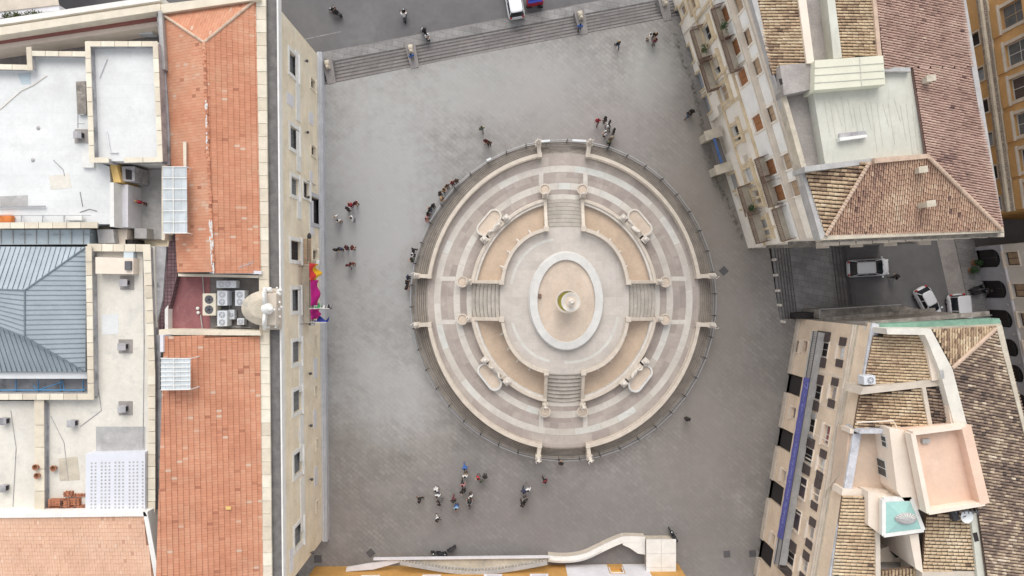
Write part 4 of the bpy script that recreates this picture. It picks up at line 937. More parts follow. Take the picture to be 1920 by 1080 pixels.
# --- flat white roofs and parapets, top-left ---
zr = 14.0
def slab(name, pts, z, mat, zb=10.9, bev=0): return MB().prism(poly(pts, z), zb, z).build(name, M[mat], PL, bevel=bev)
slab("white_roof", [(-60, 128), (52, 128), (62, 104), (168, 104), (176, 302), (205, 312), (212, 420), (-60, 420)], zr, 'whiteroof')
def wallcop(name, pts, z, wd=.42, h=.5, closed=False, blocks=1.15, wm='wallgrey', cm='coping', zb=None):   # parapet following px points: wall + coping blocks
    q = [Vector(p[:2]) for p in poly(pts, z)]
    m = MB(); solid_path(m, q if not closed else q + [q[0]], wd * .8, z - h if zb is None else zb, z - .08); w_ = m.build(name, M[wm], PL)
    m = MB(); seq = list(zip(q, (q[1:] + [q[0]]) if closed else q[1:]))
    for a, b in seq:
        L = (b - a).length; k = max(1, round(L / blocks)); d = (b - a) / max(L, .01); nn = Vector((-d.y, d.x)) * wd / 2; e = d * wd / 2 * 0
        for j in range(k):
            s0, s1 = a.lerp(b, j / k) + d * .022, a.lerp(b, (j + 1) / k) - d * .022
            if j == 0: s0 = s0 - d * (wd / 2 - .013)
            if j == k - 1: s1 = s1 + d * (wd / 2 - .03)
            m.prism([s0 + nn, s1 + nn, s1 - nn, s0 - nn], z - .08, z + random.uniform(-.006, .012) + (.002 if seq.index((a, b)) % 2 else 0), random.random())
    m.build("coping_blocks", M[cm], w_)
wallcop("parapet", [(-60, 124), (50, 126)], 14.7)
wallcop("parapet", [(54, 92), (56, 128)], 14.75)
wallcop("parapet", [(60, 100), (160, 101)], 14.7)
slab("room_roof", [(160, 80), (298, 80), (306, 302), (170, 302)], 14.9, 'whiteroof')
wallcop("parapet", [(164, 82), (291, 82), (300, 299), (236, 300)], 15.6, zb=14.4)
wallcop("parapet", [(164, 82), (172, 300), (200, 300)], 15.6, zb=13.9)
slab("side_wall", [(288, 84), (302, 84), (316, 310), (304, 310)], 14.6, 'wallgrey')
m = MB()
for a, b in (((200, 110), (186, 145)), ((200, 245), (207, 286)), ((207, 286), (222, 286))): m.tube([P(*a, 15.0), P(*b, 15.0)], .05, 5)
m.build("roof_pipe", M['panel'], PL, split=True)
slab("green_patch", [(33, 138), (57, 136), (58, 158), (40, 158)], zr + .012, 'zincl', zr)
m = MB(); m.prism(poly([(142, 153), (160, 152), (162, 214), (145, 214)], 14.35), zr, 14.35); m.build("gravel_bed", M['dirt'], PL)
def vent(px, py, lab, pad=True, z=zr):
    c = P(px, py, z + .5); r = thing("roof_vent", (c.x, c.y, z), lab, "roof vent", "square vents on the pale terraces")
    if pad: MB().box((c.x + .02, c.y, z + .03), (1.15, 1.15, .06)).build("base_pad", M['greyroof'], r)
    m = MB(); m.box((c.x, c.y, z + .3), (.56, .5, .5)); m.box((c.x, c.y, z + .58), (.68, .6, .06)); m.build("hood", M['wallgrey'], r, bevel=.015)
    m = MB(); m.box((c.x + .29, c.y, z + .3), (.02, .36, .3)); m.build("opening", M['dark'], r)
vent(146, 253, "square vent on a grey pad at the right edge of the big white roof")
vent(232, 530, "topmost of the three padded vents on the pale terrace strip")
vent(229, 650, "middle one of the three padded vents on the pale terrace strip")
vent(229, 767, "lowest of the three padded vents on the pale terrace strip")
vent(134, 794, "small vent without pad on the terrace left of the padded vents", False)
vent(5, 790, "dark vent at the left image edge above another", False); vent(4, 916, "dark vent at the left image edge level with the brick piles", False)
m = MB()
for y in (215, 232): m.bar(P(146, y, 14.9), P(158, y, 14.9), .06)
m.bar(P(146, 213, 14.9), P(146, 240, 14.9), .06); m.build("rail_frame", M['rail'], PL)
# northern service wall, red gutter strip, sunken floor
def band(name, a0, a1, b0, b1, z, mat, zb=9): return slab(name, [(-60, a0 + (a0 - a1) * .2), (300, a1), (300, b1), (-60, b0 + (b0 - b1) * .2)], z, mat, zb)
band("outer_coping", 36, -9, 46, 1, 14.6, 'white'); band("outer_gutter", 46, 1, 54, 8, 14.3, 'copw'); band("inner_coping", 51, 7, 66, 20, 14.9, 'coping')
band("red_gutter_strip", 68, 22, 79, 35, 13.9, 'redb'); band("inner_wall", 79, 35, 92, 48, 13.5, 'pinkl')
slab("sunken_floor", [(-60, 88), (300, 44), (300, 110), (-60, 140)], 11.6, 'darkroof', 8)
slab("north_corner_coping", [(300, 8), (487, -14), (487, -2), (300, 25)], 14.8, 'coping', 11)
c = P(272, 55, 12.6); ac(272, 55, 1.3, .8, 11.6, 1.0, 'acw', [(-.25, 0, .22), (.3, 0, .22)], "blue-grey air conditioner in the dark sunken yard at top left")
m = MB()
for i in range(9): m.prism(poly([(20 + i * 30, 60 - i * 3.5), (22 + i * 30, 60 - i * 3.5), (22 + i * 30, 66 - i * 3.5), (20 + i * 30, 66 - i * 3.5)], 14.95), 14.8, 14.95)
# yard between white roof and tiled roof
slab("yard_floor", [(208, 306), (310, 306), (310, 450), (208, 450)], 11.4, 'greyroof', 8)
slab("yard_paving", [(246, 318), (303, 318), (303, 420), (246, 420)], 11.5, 'darkroof', 8) if False else slab("yard_paving", [(240, 318), (303, 318), (303, 448), (240, 448)], 11.46, 'greycop', 8)
slab("pale_parapet", [(206, 342), (213, 342), (214, 425), (206, 425)], 14.8, 'white')
slab("ramp_slab", [(213, 346), (240, 346), (240, 426), (213, 426)], 13.6, 'panel')
slab("yellow_panel", [(205, 303), (217, 306), (227, 342), (213, 342)], 14.2, 'yeldoor')
slab("sill_wall", [(303, 308), (309, 308), (309, 450), (303, 450)], 14.9, 'coping')
slab("door_block", [(228, 312), (252, 312), (253, 340), (230, 340)], 13.8, 'wallgrey')
slab("door_opening", [(235, 317), (247, 319), (247, 337), (236, 336)], 13.82, 'dark', 13.8)
slab("cabinet", [(252, 428), (275, 428), (275, 447), (252, 447)], 12.6, 'greycop')
slab("shaft_hood", [(235, 449), (248, 449), (248, 460), (235, 460)], 13.0, 'dark')
slab("small_plate", [(154, 287), (176, 287), (176, 314), (154, 314)], 14.3, 'white')
# southern edge of the white roof, rail, walkway of pale sheets
wallcop("parapet", [(-60, 423), (178, 422)], 14.6, wd=.5)
m = MB()
for x in range(0, 130, 40): m.bar(P(x, 404, 14.3), P(x, 418, 14.3), .05); m.bar(P(x, 404, 14), P(x, 404, 15), .05)
m.bar(P(-10, 404, 15), P(170, 404, 15), .05); m.build("rail_frame", M['rail'], PL)
m = MB(); m.bar(P(-10, 388, 14.2), P(85, 387, 14.2), .12); m.build("roof_pipe", M['rail'], PL)
c = P(138, 409, 14.5); MB().box((c.x, c.y, 14.4), (1.4, .4, .3)).build("cable_box", M['white'], PL, bevel=.02)
c = P(10, 410, 14.5); m = MB().box((c.x, c.y, 14.3), (1.0, .7, .5)); tag(m.build("covered_bundle", M['orangebag'], loc=(c.x, c.y, 14), bevel=.12), "bright orange covered bundle at the left edge of the white roof", "bundle")
slab("pale_walkway", [(-60, 431), (168, 430), (168, 458), (-60, 459)], 13.4, 'zincl'); 
m = MB()
for x in range(-20, 170, 22): m.bar(P(x, 431, 13.45), P(x, 457, 13.45), .05)
for x in (-20, 38, 98, 155): m.bar(P(x, 440, 13.48), P(x, 440, 13.48) + Vector((.9, 0, 0)), .04)
m.build("walkway_seams", M['greycop'], PL)
slab("stair_dark", [(168, 434), (185, 434), (190, 460), (168, 460)], 11.8, 'zinc')
m = MB()
for i in range(6): m.prism(poly([(182 + i * 5, 430), (187 + i * 5, 430), (190 + i * 5, 456), (185 + i * 5, 456)], 13.2 + .1 * i), 12, 13.2 + .1 * i)
m.build("step_flight", M['greycop'], PL)
slab("pinkish_floor", [(208, 430), (238, 430), (238, 460), (208, 460)], 13.0, 'pinkl')
# metal roof with standing seams
e0, e1 = 14.2, 15.8
c1, c2, c3, c4 = P(-60, 462, e0), P(162, 463, e0), P(160, 697, e0), P(-60, 697, e0)
n1, n2 = P(47, 544, e1), P(47, 631, e1); w1, w2 = P(-60, 540, e1), P(-60, 590, e1)
m = MB(); 
for q in ([c1, c2, n1, w1], [c2, c3, n2, n1], [c3, c4, w2, n2], [n1, n2, w2, w1]): m.add(q, [(0, 1, 2, 3)])
zr_ = m.build("seamed_metal_roof", M['zinc'], PL)
m = MB(); m.prism([(p.x, p.y) for p in (c1, c2, c3, c4)], 11, e0 - .02); m.build("roof_drum", M['wallgrey'], zr_)
sm = MB()
def seams(a, b, c, d, n):       # seams from eave a-b to ridge d-c
    for i in range(1, n):
        f = i / n; p, q = a.lerp(b, f), d.lerp(c, f); sm.bar(p + Vector((0, 0, .03)), q + Vector((0, 0, .03)), .045, .07)
def eseams(A, B, Tl, n, direction):   # parallel seams clipped against the two hips
    pass
up = Vector((0, 0, .03))
N_ = 26
for i in range(1, N_):          # east face, seams run west-east
    f = i / N_; p = c2.lerp(c3, f)
    yy = p.y
    if yy > n1.y: g_ = (c2.y - yy) / (c2.y - n1.y); q = c2.lerp(n1, g_)
    elif yy < n2.y: g_ = (yy - c3.y) / (n2.y - c3.y); q = c3.lerp(n2, g_)
    else: q = n1.lerp(n2, (n1.y - yy) / (n1.y - n2.y))
    sm.bar(p + up, q + up, .03, .06)
for i in range(1, 26):
    x = c2.x - i * .42; e = Vector((x, c2.y, e0)); 
    if x > n1.x: g_ = (c2.x - x) / (c2.x - n1.x); q = c2.lerp(n1, g_)
    else: g_ = (n1.x - x) / (n1.x - w1.x); q = n1.lerp(w1, min(1, g_))
    sm.bar(e + up, q + up, .03, .06)
    e = Vector((x + .1, c3.y, e0)); x2 = x + .1
    if x2 > n2.x: g_ = (c3.x - x2) / (c3.x - n2.x); q = c3.lerp(n2, g_)
    else: g_ = (n2.x - x2) / (n2.x - w2.x); q = n2.lerp(w2, min(1, g_))
    sm.bar(e + up, q + up, .03, .06)
for p, q in ((c2, n1), (c3, n2), (n1, w1), (n2, w2), (n1, n2)): sm.bar(p + up * 1.5, q + up * 1.5, .09, .1)
for i in range(1, 9): f = i / 9; sm.bar(n1.lerp(n2, f) + up, w1.lerp(w2, f) + up, .035, .05)
sm.build("standing_seams", M['seam'], zr_)
slab("white_grating", [(-60, 698), (163, 697), (163, 710), (-60, 710)], 13.9, 'frost')
slab("lower_walkway", [(-60, 710), (166, 710), (166, 735), (-60, 736)], 12.6, 'wallgrey')
m = MB()
for x in (-20, 30, 72, 114, 156): m.bar(P(x, 712, 12.9), P(x, 732, 12.9), .07); m.bar(P(x, 732, 12.6), P(x, 732, 13.6), .07)
m.bar(P(-40, 731, 13.6), P(160, 731, 13.6), .07); m.bar(P(-40, 732, 13.1), P(160, 732, 13.1), .05)
m.tube([P(62, 722, 13.2), P(70, 732, 13.2), P(118, 716, 13.2), P(120, 730, 13.2)], .05, 6); m.build("blue_handrail", M['bluep'], PL)
wallcop("parapet", [(-60, 744), (170, 744)], 14.8, wd=.5, zb=12.5, cm='coping')
wallcop("parapet", [(170, 744), (166, 466)], 14.8, wd=.5, zb=13, cm='coping')
# pale terrace strip
slab("pale_terrace", [(172, 462), (290, 462), (294, 700), (296, 964), (84, 964), (84, 750), (172, 750)], zr, 'terr')
wallcop("parapet", [(170, 464), (275, 465), (284, 700), (284, 962)], 14.55, wd=.62, h=.9, blocks=1.0)
slab("rooftop_shelter", [(179, 482), (250, 484), (250, 514), (179, 513)], 14.9, 'pinkl')
slab("shelter_strip", [(232, 470), (250, 470), (250, 484), (232, 484)], 14.5, 'zincl')
c = P(241, 498, 15); MB().box((c.x, c.y, 15.0), (.5, .75, .3)).build("vent_box", M['grille'], PL, bevel=.02)
slab("southwest_terrace", [(-60, 752), (82, 752), (84, 964), (-60, 964)], zr - .004, 'terr')
slab("weathered_wall", [(284, 462), (312, 462), (305, 560), (290, 624), (286, 624)], 13.8, 'wallgrey')
wallcop("parapet", [(73, 756), (74, 962)], 14.6, wd=.8, blocks=2.0, zb=14.0)
slab("weathered_strip", [(83, 756), (92, 756), (92, 962), (84, 962)], 14.05, 'wallgrey')
# perforated metal deck
pd = slab("perforated_deck", [(161, 851), (272, 848), (272, 961), (160, 962)], 14.9, 'perf', zr)
m = MB(); q = poly([(161, 851), (272, 848), (272, 961), (160, 962)], 14.9)
for cx in (.10, .165, .27, .335, .4, .5, .565, .63, .74, .805, .87, .96):
    for ry in range(14):
        v = .16 + ry * .058; c = (q[0].lerp(q[1], cx)).lerp(q[3].lerp(q[2], cx), v); m.lathe((c.x, c.y, 14.9), [(.085, 0), (.085, .012)], 8)
m.build("perforation", M['greycop'], pd)["kind"] = "stuff"
# lower-left tiled roof
tile_field("pale_roof_tiles", [P(-60, 972, 15.4), P(268, 968, 15.4), P(292, 1110, 14.4), P(-60, 1110, 14.4)], (0, -1, -.25), M['tpale'], PL, .22, .34, 'flat', .2, .55, .22, lift=.03)
slab("roof_edge_coping", [(-60, 964), (272, 960), (276, 968), (-60, 972)], 15.6, 'white')
slab("roof_edge_coping", [(268, 960), (276, 960), (304, 1110), (294, 1110)], 15.6, 'white')
# brick stacks
random.seed(11)
def bricks(px, py, nx, ny, nz, lab, rz=0, z=zr):
    c = P(px, py, z + .3); r = thing("brick_stack", (c.x, c.y, z), lab, "bricks", "stacks of orange bricks on the pale terrace", R(0)); m = MB()
    for k in range(nz):
        for i in range(nx):
            for j in range(ny):
                m.box((c.x + (i - (nx - 1) / 2) * .26 + random.gauss(0, .01), c.y + (j - (ny - 1) / 2) * .14, z + .06 + k * .12), (.245, .125, .11), R(rz) + random.gauss(0, .03), random.random())
    m.build("bricks", M['brickred'], r)
    m = MB()
    for s in (-.3, .3): m.box((c.x + s * nx * .26, c.y, z + .12 * nz + .012), (.03, ny * .14 + .02, .012), R(rz))
    m.build("straps", M['shutd'], r)
bricks(107, 942, 5, 4, 4, "brick stack in the upper row, left of the other upper stacks"); bricks(124, 944, 3, 4, 4, "narrow brick stack in the middle of the upper row"); bricks(137, 941, 4, 4, 3, "brick stack at the right end of the upper row")
bricks(104, 957, 5, 4, 3, "brick stack in the lower row, second from the left"); bricks(129, 956, 5, 4, 3, "brick stack in the lower row, third from the left"); bricks(150, 954, 4, 4, 3, "brick stack touching the perforated deck"); bricks(88, 958, 3, 4, 2, "small brick stack at the left end of the lower row")
bricks(126, 927, 3, 3, 2, "little heap of bricks by itself above the stacks", 30); bricks(148, 930, 5, 2, 1, "loose single layer of bricks near the deck corner", 12)
for k, (px, py, lab) in enumerate([(67, 876, "upper orange clay pot on the low coping"), (70, 892, "lower orange clay pot tipped on the low coping"), (93, 881, "reddish clay pot right of the low coping")]):
    c = P(px, py, 14.8); m = MB().lathe((c.x, c.y, 14.55 if px < 80 else 14.05), [(.16, 0), (.25, .3), (.27, .34), (.2, .34), (.16, .1)], 12); tag(m.build("clay_pot", M['pot'], loc=(c.x, c.y, 14.3)), lab, "pot", "clay pots by the low coping")
# balcony with flags on the facade
u1, z1 = FE.pix(574, 553)
BU0, BU1 = FE.pix(570, 500)[0], FE.pix(570, 606)[0]
m = MB(); FE.box(m, BU0, BU1, 6.9, 7.1, 0, 1.05); 
for u_ in (BU0 + .4, (BU0 + BU1) / 2, BU1 - .4): FE.box(m, u_ - .15, u_ + .15, 6.4, 6.9, 0, .8)
bl = m.build("balcony", M['copw'], PL, bevel=.03)
m = MB()
for zq in (7.2, 8.05): m.bar(FE.pt(BU0, zq, 1.0), FE.pt(BU1, zq, 1.0), .05)
k = 34
for i in range(k + 1): u_ = BU0 + (BU1 - BU0) * i / k; m.bar(FE.pt(u_, 7.1, 1.0), FE.pt(u_, 8.05, 1.0), .025)
for u_ in (BU0, BU1): m.bar(FE.pt(u_, 8.05, 0), FE.pt(u_, 8.05, 1.0), .05)
m.build("iron_railing", M['iron'], bl)
ub = (bh[0] + bh[1]) / 2; m = MB(); FE.box(m, ub - 1.2, ub + 1.2, 7.0, 7.15, 0, .9); bl2 = m.build("balcony", M['woodl'], PL, bevel=.02)
m = MB(); m.bar(FE.pt(ub - 1.2, 8, .85), FE.pt(ub + 1.2, 8, .85), .05)
for i in range(15): m.bar(FE.pt(ub - 1.2 + i * .171, 7.15, .85), FE.pt(ub - 1.2 + i * .171, 8, .85), .025)
m.build("iron_railing", M['iron'], bl2)
def flag(py0, py1, dr, zt_, zb_, mats, name, lab, cat, amp=.16, dz=0):
    ua, ub_ = FE.pix(575, py0)[0], FE.pix(575, py1)[0]; r = thing(name, FE.pt((ua + ub_) / 2, zb_, dr), lab, cat, "flags on the palace balcony")
    NX, NZ = 22, 10
    for mi, mt in enumerate(mats):
        m = MB(); f0, f1 = mi / len(mats), (mi + 1) / len(mats); rows = []
        for j in range(NZ + 1):
            fz = j / NZ; row = []
            for i in range(NX + 1):
                fu = f0 + (f1 - f0) * i / NX if dz == 0 else i / NX; fz2 = fz if dz == 0 else f0 + (f1 - f0) * fz
                row.append(FE.pt(ua + (ub_ - ua) * fu, zt_ + (zb_ - zt_) * fz2 + .08 * math.sin(fu * 7), dr + amp * math.sin(fu * 9 + fz2 * 3) * fz2 + .25 * fz2 + .02))
            rows.append(row)
        m.rows(rows); o = m.build("cloth", M[mt], r, smooth=True, recalc=False); sol = o.modifiers.new("thick", 'SOLIDIFY'); sol.thickness = .015
    MB().tube([FE.pt(ua, zt_ - .1, 1.0), FE.pt(ua - .1, zt_ + .5, dr + .1)], .03, 6).build("pole", M['white'], r)
flag(496, 527, 1.15, 8.6, 6.4, ['c_flagred', 'c_flagyel'], "hanging_flag", "red and yellow flag hanging at the top end of the palace balcony", "flag", .3, 1)
flag(526, 572, 1.1, 8.1, 6.3, ['c_magenta'], "balcony_banner", "long magenta banner draped over the palace balcony rail", "banner", .14)
flag(579, 597, 1.1, 8.2, 6.0, ['c_magenta'], "balcony_banner", "short magenta banner at the lower end of the palace balcony", "banner", .1)
def polefl(py, L_, mats, lab, z=8.6):
    ua = FE.pix(575, py)[0]; a = FE.pt(ua, z - .6, .9); b = a + Vector((L_, 0, .5)); r = thing("hanging_flag", a, lab, "flag", "flags on the palace balcony"); MB().tube([a, b], .03, 6).build("pole", M['white'], r)
    for i, mt in enumerate(mats):
        m = MB(); f0, f1 = .25 + .75 * i / len(mats), .25 + .75 * (i + 1) / len(mats); rows = []
        for j in range(7):
            rows.append([a.lerp(b, f0 + (f1 - f0) * k / 6) + Vector((0, .28 * math.sin(k * 1.3 + j) * j / 6 + .14 * j / 6 * (1 if i else 2), -.2 * j)) for k in range(7)])
        m.rows(rows); o = m.build("cloth", M[mt], r, smooth=True, recalc=False); o.modifiers.new("thick", 'SOLIDIFY').thickness = .015
polefl(577, 2.0, ['c_flaggreen', 'white', 'c_black'], "green, white and black flag sticking out between the magenta banners")
polefl(602, 1.7, ['c_eublue'], "dark blue flag sticking out from the lower end of the palace balcony")
for k, (px, py) in enumerate([(594, 493), (584, 606)]):
    u, z = FE.pix(px, py, .5); c = FE.pt(u, z, .6); r = thing("wall_floodlight", c, ["white floodlight on the facade above the red and yellow flag", "white floodlight on the facade below the dark blue flag"][k], "floodlight", "floodlights on the palace front")
    MB().box(c, (.35, .5, .35), 0, .5, .4).build("lamp_head", M['frost'], r, bevel=.04); MB().bar(FE.pt(u, z, 0), FE.pt(u, z, .5), .05).build("bracket", M['iron'], r); MB().box(c + Vector((.19, 0, .02)), (.02, .4, .25), 0, .5, .4).build("lens", M['glass'], r)
u, z = FE.pix(574, 444, .3); c = FE.pt(u, z, .6); m = MB().lathe(c, [(.32, 0), (.28, .12), (.05, .25)], 12, .6, 1.2); tag(m.build("security_camera", M['black'], loc=c), "black camera housing beside the brown-shuttered balcony door", "camera")
# neighbours at the very top-left, beyond the palace
nb_ = thing("brown_roofed_house", P(0, -20, 0), "sliver of a brown-roofed house at the extreme top-left corner", "house")
MB().prism([(-80, 42), (-43.5, 33.5), (-43.5, 60), (-80, 60)], Z0, 9).build("wall", M['wallgrey'], nb_)
MB().prism(poly([(-80, -80), (95, -80), (110, 9), (-80, 31)], 9.1), 9, 9.1).build("roof", M['tbrown'] if False else M['beige'], nb_)
MB().prism(poly([(-80, 31), (110, 9), (112, 19), (-80, 44)], 9.0), Z0, 9.0).build("ledge", M['panel'], nb_)
weeds_m = MB()
for i in range(60):
    x = random.uniform(5, 75); y = 34 - (x / 75) * 7 + random.gauss(0, 2); c = P(x, y, 9.02)
    for j in range(5):
        a = random.random() * 6.3; l = random.uniform(.1, .35); weeds_m.add([c, c + Vector((math.cos(a) * l - .05, math.sin(a) * l, .1)), c + Vector((math.cos(a) * l * 1.3, math.sin(a) * l * 1.3, .12)), c + Vector((math.cos(a) * l + .05, math.sin(a) * l, .1))], [(0, 1, 2, 3)])
tag(weeds_m.build("weeds", M['weed'], recalc=False), kind="stuff")

# cables, pipes and patches lying on the flat roofs
random.seed(77)
def cable(pts, z, rr=.025, mat='grille', name='roof_cable'):
    q = [Vector(P(x, y, z)) for x, y in pts]; MB().tube(q, rr, 5).build(name, M[mat], PL)
cable([(0, 205), (40, 170), (62, 160), (88, 142)], zr + .03, .05, 'terr'); cable([(100, 300), (118, 318), (121, 330)], zr + .03, .03, 'wallgrey'); cable([(150, 360), (155, 388)], zr + .03)
cable([(150, 398), (168, 392), (182, 396)], zr + .03); cable([(180, 560), (182, 600), (181, 700), (190, 770), (150, 800)], zr + .03, .03, 'wallgrey'); cable([(268, 480), (270, 640), (268, 840)], zr + .03, .03, 'wallgrey')
cable([(20, 770), (30, 840), (24, 950)], zr + .03, .025, 'wallgrey'); cable([(95, 780), (120, 830), (128, 900)], zr + .03, .02, 'wallgrey')
for pts, mt in (([(0, 368), (52, 366), (52, 386), (0, 387)], 'greycop'), ([(92, 330), (130, 326), (134, 352), (95, 356)], 'terr'), ([(110, 860), (145, 856), (150, 900), (112, 902)], 'copw'), ([(190, 590), (222, 588), (222, 626), (191, 628)], 'whiteroof'), ([(180, 800), (272, 800), (272, 846), (180, 846)], 'greycop')):
    MB().prism(poly(pts, zr + .014), zr, zr + .014).build('roof_patch', M[mt], PL)
for px, py, lab in ((72, 240, 'upper of two small drain domes on the big white roof'), (62, 300, 'lower of two small drain domes on the big white roof')):
    c = P(px, py, zr); tag(MB().lathe(c, [(.16, 0), (.16, .05), (.08, .1)], 10).build('drain_dome', M['greycop'], loc=c), lab, 'drain', 'drain domes')
for px, py, rz_ in ((196, 560, 10), (205, 905 - 140, 60), (240, 590, 0)):
    pass
# ---------------------------------------------------------------- balconied palazzo, upper right
random.seed(21)
UR = thing("balconied_palazzo", (28, 14, 0), "tall cream palazzo with balconies, orange shutters and mixed tiled roofs at upper right", "building")
zu = 17.0
B0 = Vector((24.6, 4.12)); T0 = Vector((18.9, 22.9)); dr_ = (T0 - B0).normalized(); TN = B0 + dr_ * 27.5
FW = Fac(TN, B0, (-1, 0)); H1 = []
def pixuz(F, px, py): return F.pix(px, py)
def shutters(F, a, b, c, d, parent, mat, openw=0, name='shutter'):
    if openw:
        for s0, s1 in ((a - openw, a - .02), (b + .02, b + openw)):
            m = MB(); F.box(m, s0, s1, c, d, .03, .09); m.build(name, M[mat], parent)
    else:
        for s0, s1 in ((a + .03, (a + b) / 2 - .015), ((a + b) / 2 + .015, b - .03)):
            m = MB(); F.box(m, s0, s1, c + .02, d - .02, -.2, -.12); m.build(name, M[mat], parent)
def balcony(F, u, z, wd, dep, parent, slabm='copw', railm='rust', h=1.0, n=None, bars=True, zig=True):
    m = MB(); F.box(m, u - wd / 2, u + wd / 2, z - .18, z, 0, dep)
    for s in (-1, 1): F.box(m, u + s * wd * .35 - .1, u + s * wd * .35 + .1, z - .6, z - .18, 0, dep * .7)
    b = m.build("balcony", M[slabm], parent, bevel=.02); m = MB(); a0, a1 = u - wd / 2 + .04, u + wd / 2 - .04; D = dep - .05
    for zz in (z + .08, z + h): m.bar(F.pt(a0, zz, D), F.pt(a1, zz, D), .05); m.bar(F.pt(a0, zz, 0), F.pt(a0, zz, D), .05); m.bar(F.pt(a1, zz, 0), F.pt(a1, zz, D), .05)
    k = int(wd / .15)
    for i in range(k + 1): q = a0 + (a1 - a0) * i / k; m.bar(F.pt(q, z, D), F.pt(q, z + h, D), .045)
    for i in range(1, int(dep / .15)):
        for q in (a0, a1): m.bar(F.pt(q, z, D * i / (dep / .15)), F.pt(q, z + h, D * i / (dep / .15)), .045)
    m.build("iron_railing", M[railm], b)
# attic windows
for px, py in ((1388, 6), (1405, 69), (1423, 124), (1449, 213), (1479, 302), (1494, 352)):
    w_, (a, b, c, d) = facade_window(FW, None, H1, px, py, 1.25, 1.6, UR, sur=.12, surm='facr', pane='dark', grid=(2, 1), frame='woodl'); shutters(FW, a, b, c, d, w_, 'woodl')
# main storey with orange shutters
for px, py in ((1361, 29), (1381, 89), (1395, 144), (1423, 230), (1448, 313), (1464, 361)):
    w_, (a, b, c, d) = facade_window(FW, None, H1, px, py, 1.35, 2.1, UR, sur=.14, surm='facr', pane='dark', grid=(2, 1), frame='wood', sill=False); shutters(FW, a, b, c, d, w_, 'wood')
for px, py, wd in ((1352, 42, 3.0), (1371, 102, 3.0), (1432, 318, 2.3), (1444, 358, 2.8), (1467, 420, 3.0)):
    u, z = FW.pix(px, py, .6); balcony(FW, u, z - .5, wd, 1.0, UR)
# lower storey
for px, py, wd, ht, pn in ((1329, 60, 1.5, 2.2, 'dark'), (1347, 122, 1.5, 1.9, 'glass'), (1361, 172, 1.5, 2.4, 'woodl'), (1384, 248, 1.5, 2.0, 'dark'), (1407, 325, 1.5, 2.2, 'frost'), (1423, 368, 1.3, 2.0, 'woodl'), (1438, 425, 1.5, 2.0, 'frost'), (1301, 3, 1.3, 2, 'woodl')):
    w_, (a, b, c, d) = facade_window(FW, None, H1, px, py, wd, ht, UR, sur=.3, surm='trimy', pane=pn, grid=(2, 2), frame='frame')
    m = MB(); FW.box(m, a - .5, b + .5, d + .35, d + .55, 0, .35); m.build("hood", M['trimy'], w_, bevel=.03)
for px, py, wd in ((1313, 84, 3.4), (1328, 140, 3.2), (1401, 376, 3.0), (1420, 425, 3.2)):
    u, z = FW.pix(px, py, .7); balcony(FW, u, z - .4, wd, 1.2, UR)
# ground floor doors
for px, py, wd, ht, pn in ((1283, 18, 1.0, 1.8, 'woodl'), (1293, 105, 1.7, 2.6, 'bluedoor'), (1314, 152, 1.7, 2.6, 'bluedoor'), (1325, 197, 1.7, 2.6, 'bluedoor'), (1378, 340, 1.6, 2.2, 'greycop'), (1391, 377, 1.4, 1.9, 'greycop'), (1272, 33, 1.5, 2.4, 'greycop')):
    facade_window(FW, None, H1, px, py, wd, ht, UR, sur=.2, surm='trimy', pane=pn, grid=(1, 1), frame='greycop', sill=False, name='doorway')
# big portal recess with its blue tarp
u0, z0_ = FW.pix(1348, 262, 0)
H1.append((u0 - 2.1, u0 + 1.7, .3, 5.2))
FW.wall("facade_wall", 0, FW.L, 0, 16.6, H1, M['facr'], UR, rec=.34)
m = MB(); uu = FW.pix(1342, 242, 1.5)[0]; uv_ = FW.pix(1360, 310, 1.5)[0]
for q in (uu, uv_): FW.box(m, q - .38, q + .38, 0, 2.5, 0, 1.6); FW.box(m, q - .48, q + .48, 2.5, 2.65, 0, 1.75)
m.build("portal_pier", M['copw'], UR, split=True)
m = MB(); FW.box(m, uu + .5, uv_ - .5, 2.9, 3.1, 1.0, 1.2); m.build("blue_tarpaulin", M['tarp'], UR)
m = MB(); FW.box(m, uu + .5, uv_ - .5, 1.2, 1.4, .05, 1.0); m.build("portal_lintel", M['darkroof'], UR)
# string courses, cornices
zz = FW.pix(1430, 200, .3)[1]
m = MB(); FW.box(m, 0, FW.L, zz - .18, zz + .05, 0, .52); FW.box(m, 0, FW.L, zz - .5, zz - .18, 0, .3); m.build("string_course", M['beige'], UR, bevel=.02)
z2 = FW.pix(1393, 250, .2)[1]
m = MB(); FW.box(m, 0, FW.L, 9.6, 9.8, 0, .22); FW.box(m, 0, FW.L, 4.9, 5.05, 0, .2); m.build("string_course", M['trimy'], UR, bevel=.02)
m = MB(); FW.box(m, 0, FW.L + .4, 16.2, 16.6, -.3, .16); m.build("cornice", M['beige'], UR, bevel=.03)
# pilaster strips of yellow stone and white render patches (real changes of material on the wall)
m = MB()
for i in range(9):
    u_ = 1.5 + i * 3.05; FW.box(m, u_ - .12, u_ + .12, 5.2, 9.5, 0, .1)
m.build("pilaster", M['trimy'], UR, split=True)
m = MB()
def gaps(zlo, zhi, lo, hi):
    occ = sorted((h[0] - .25, h[1] + .25) for h in H1 if h[2] < zhi and h[3] > zlo); cur = lo; out = []
    for a, b in occ:
        if a > cur + .5: out.append((cur, a))
        cur = max(cur, b)
    if hi > cur + .5: out.append((cur, hi))
    return out
for a, b in gaps(9.9, 12.8, 1, FW.L - .3): FW.box(m, a, b, 9.95, 12.75, 0, .02)
for a, b in gaps(13.6, 15.9, 1, FW.L - .3):
    if random.random() < .8: FW.box(m, a, b, 13.75, 15.8, 0, .02)
m.build("repainted_patch", M['whitew'], UR, split=True)
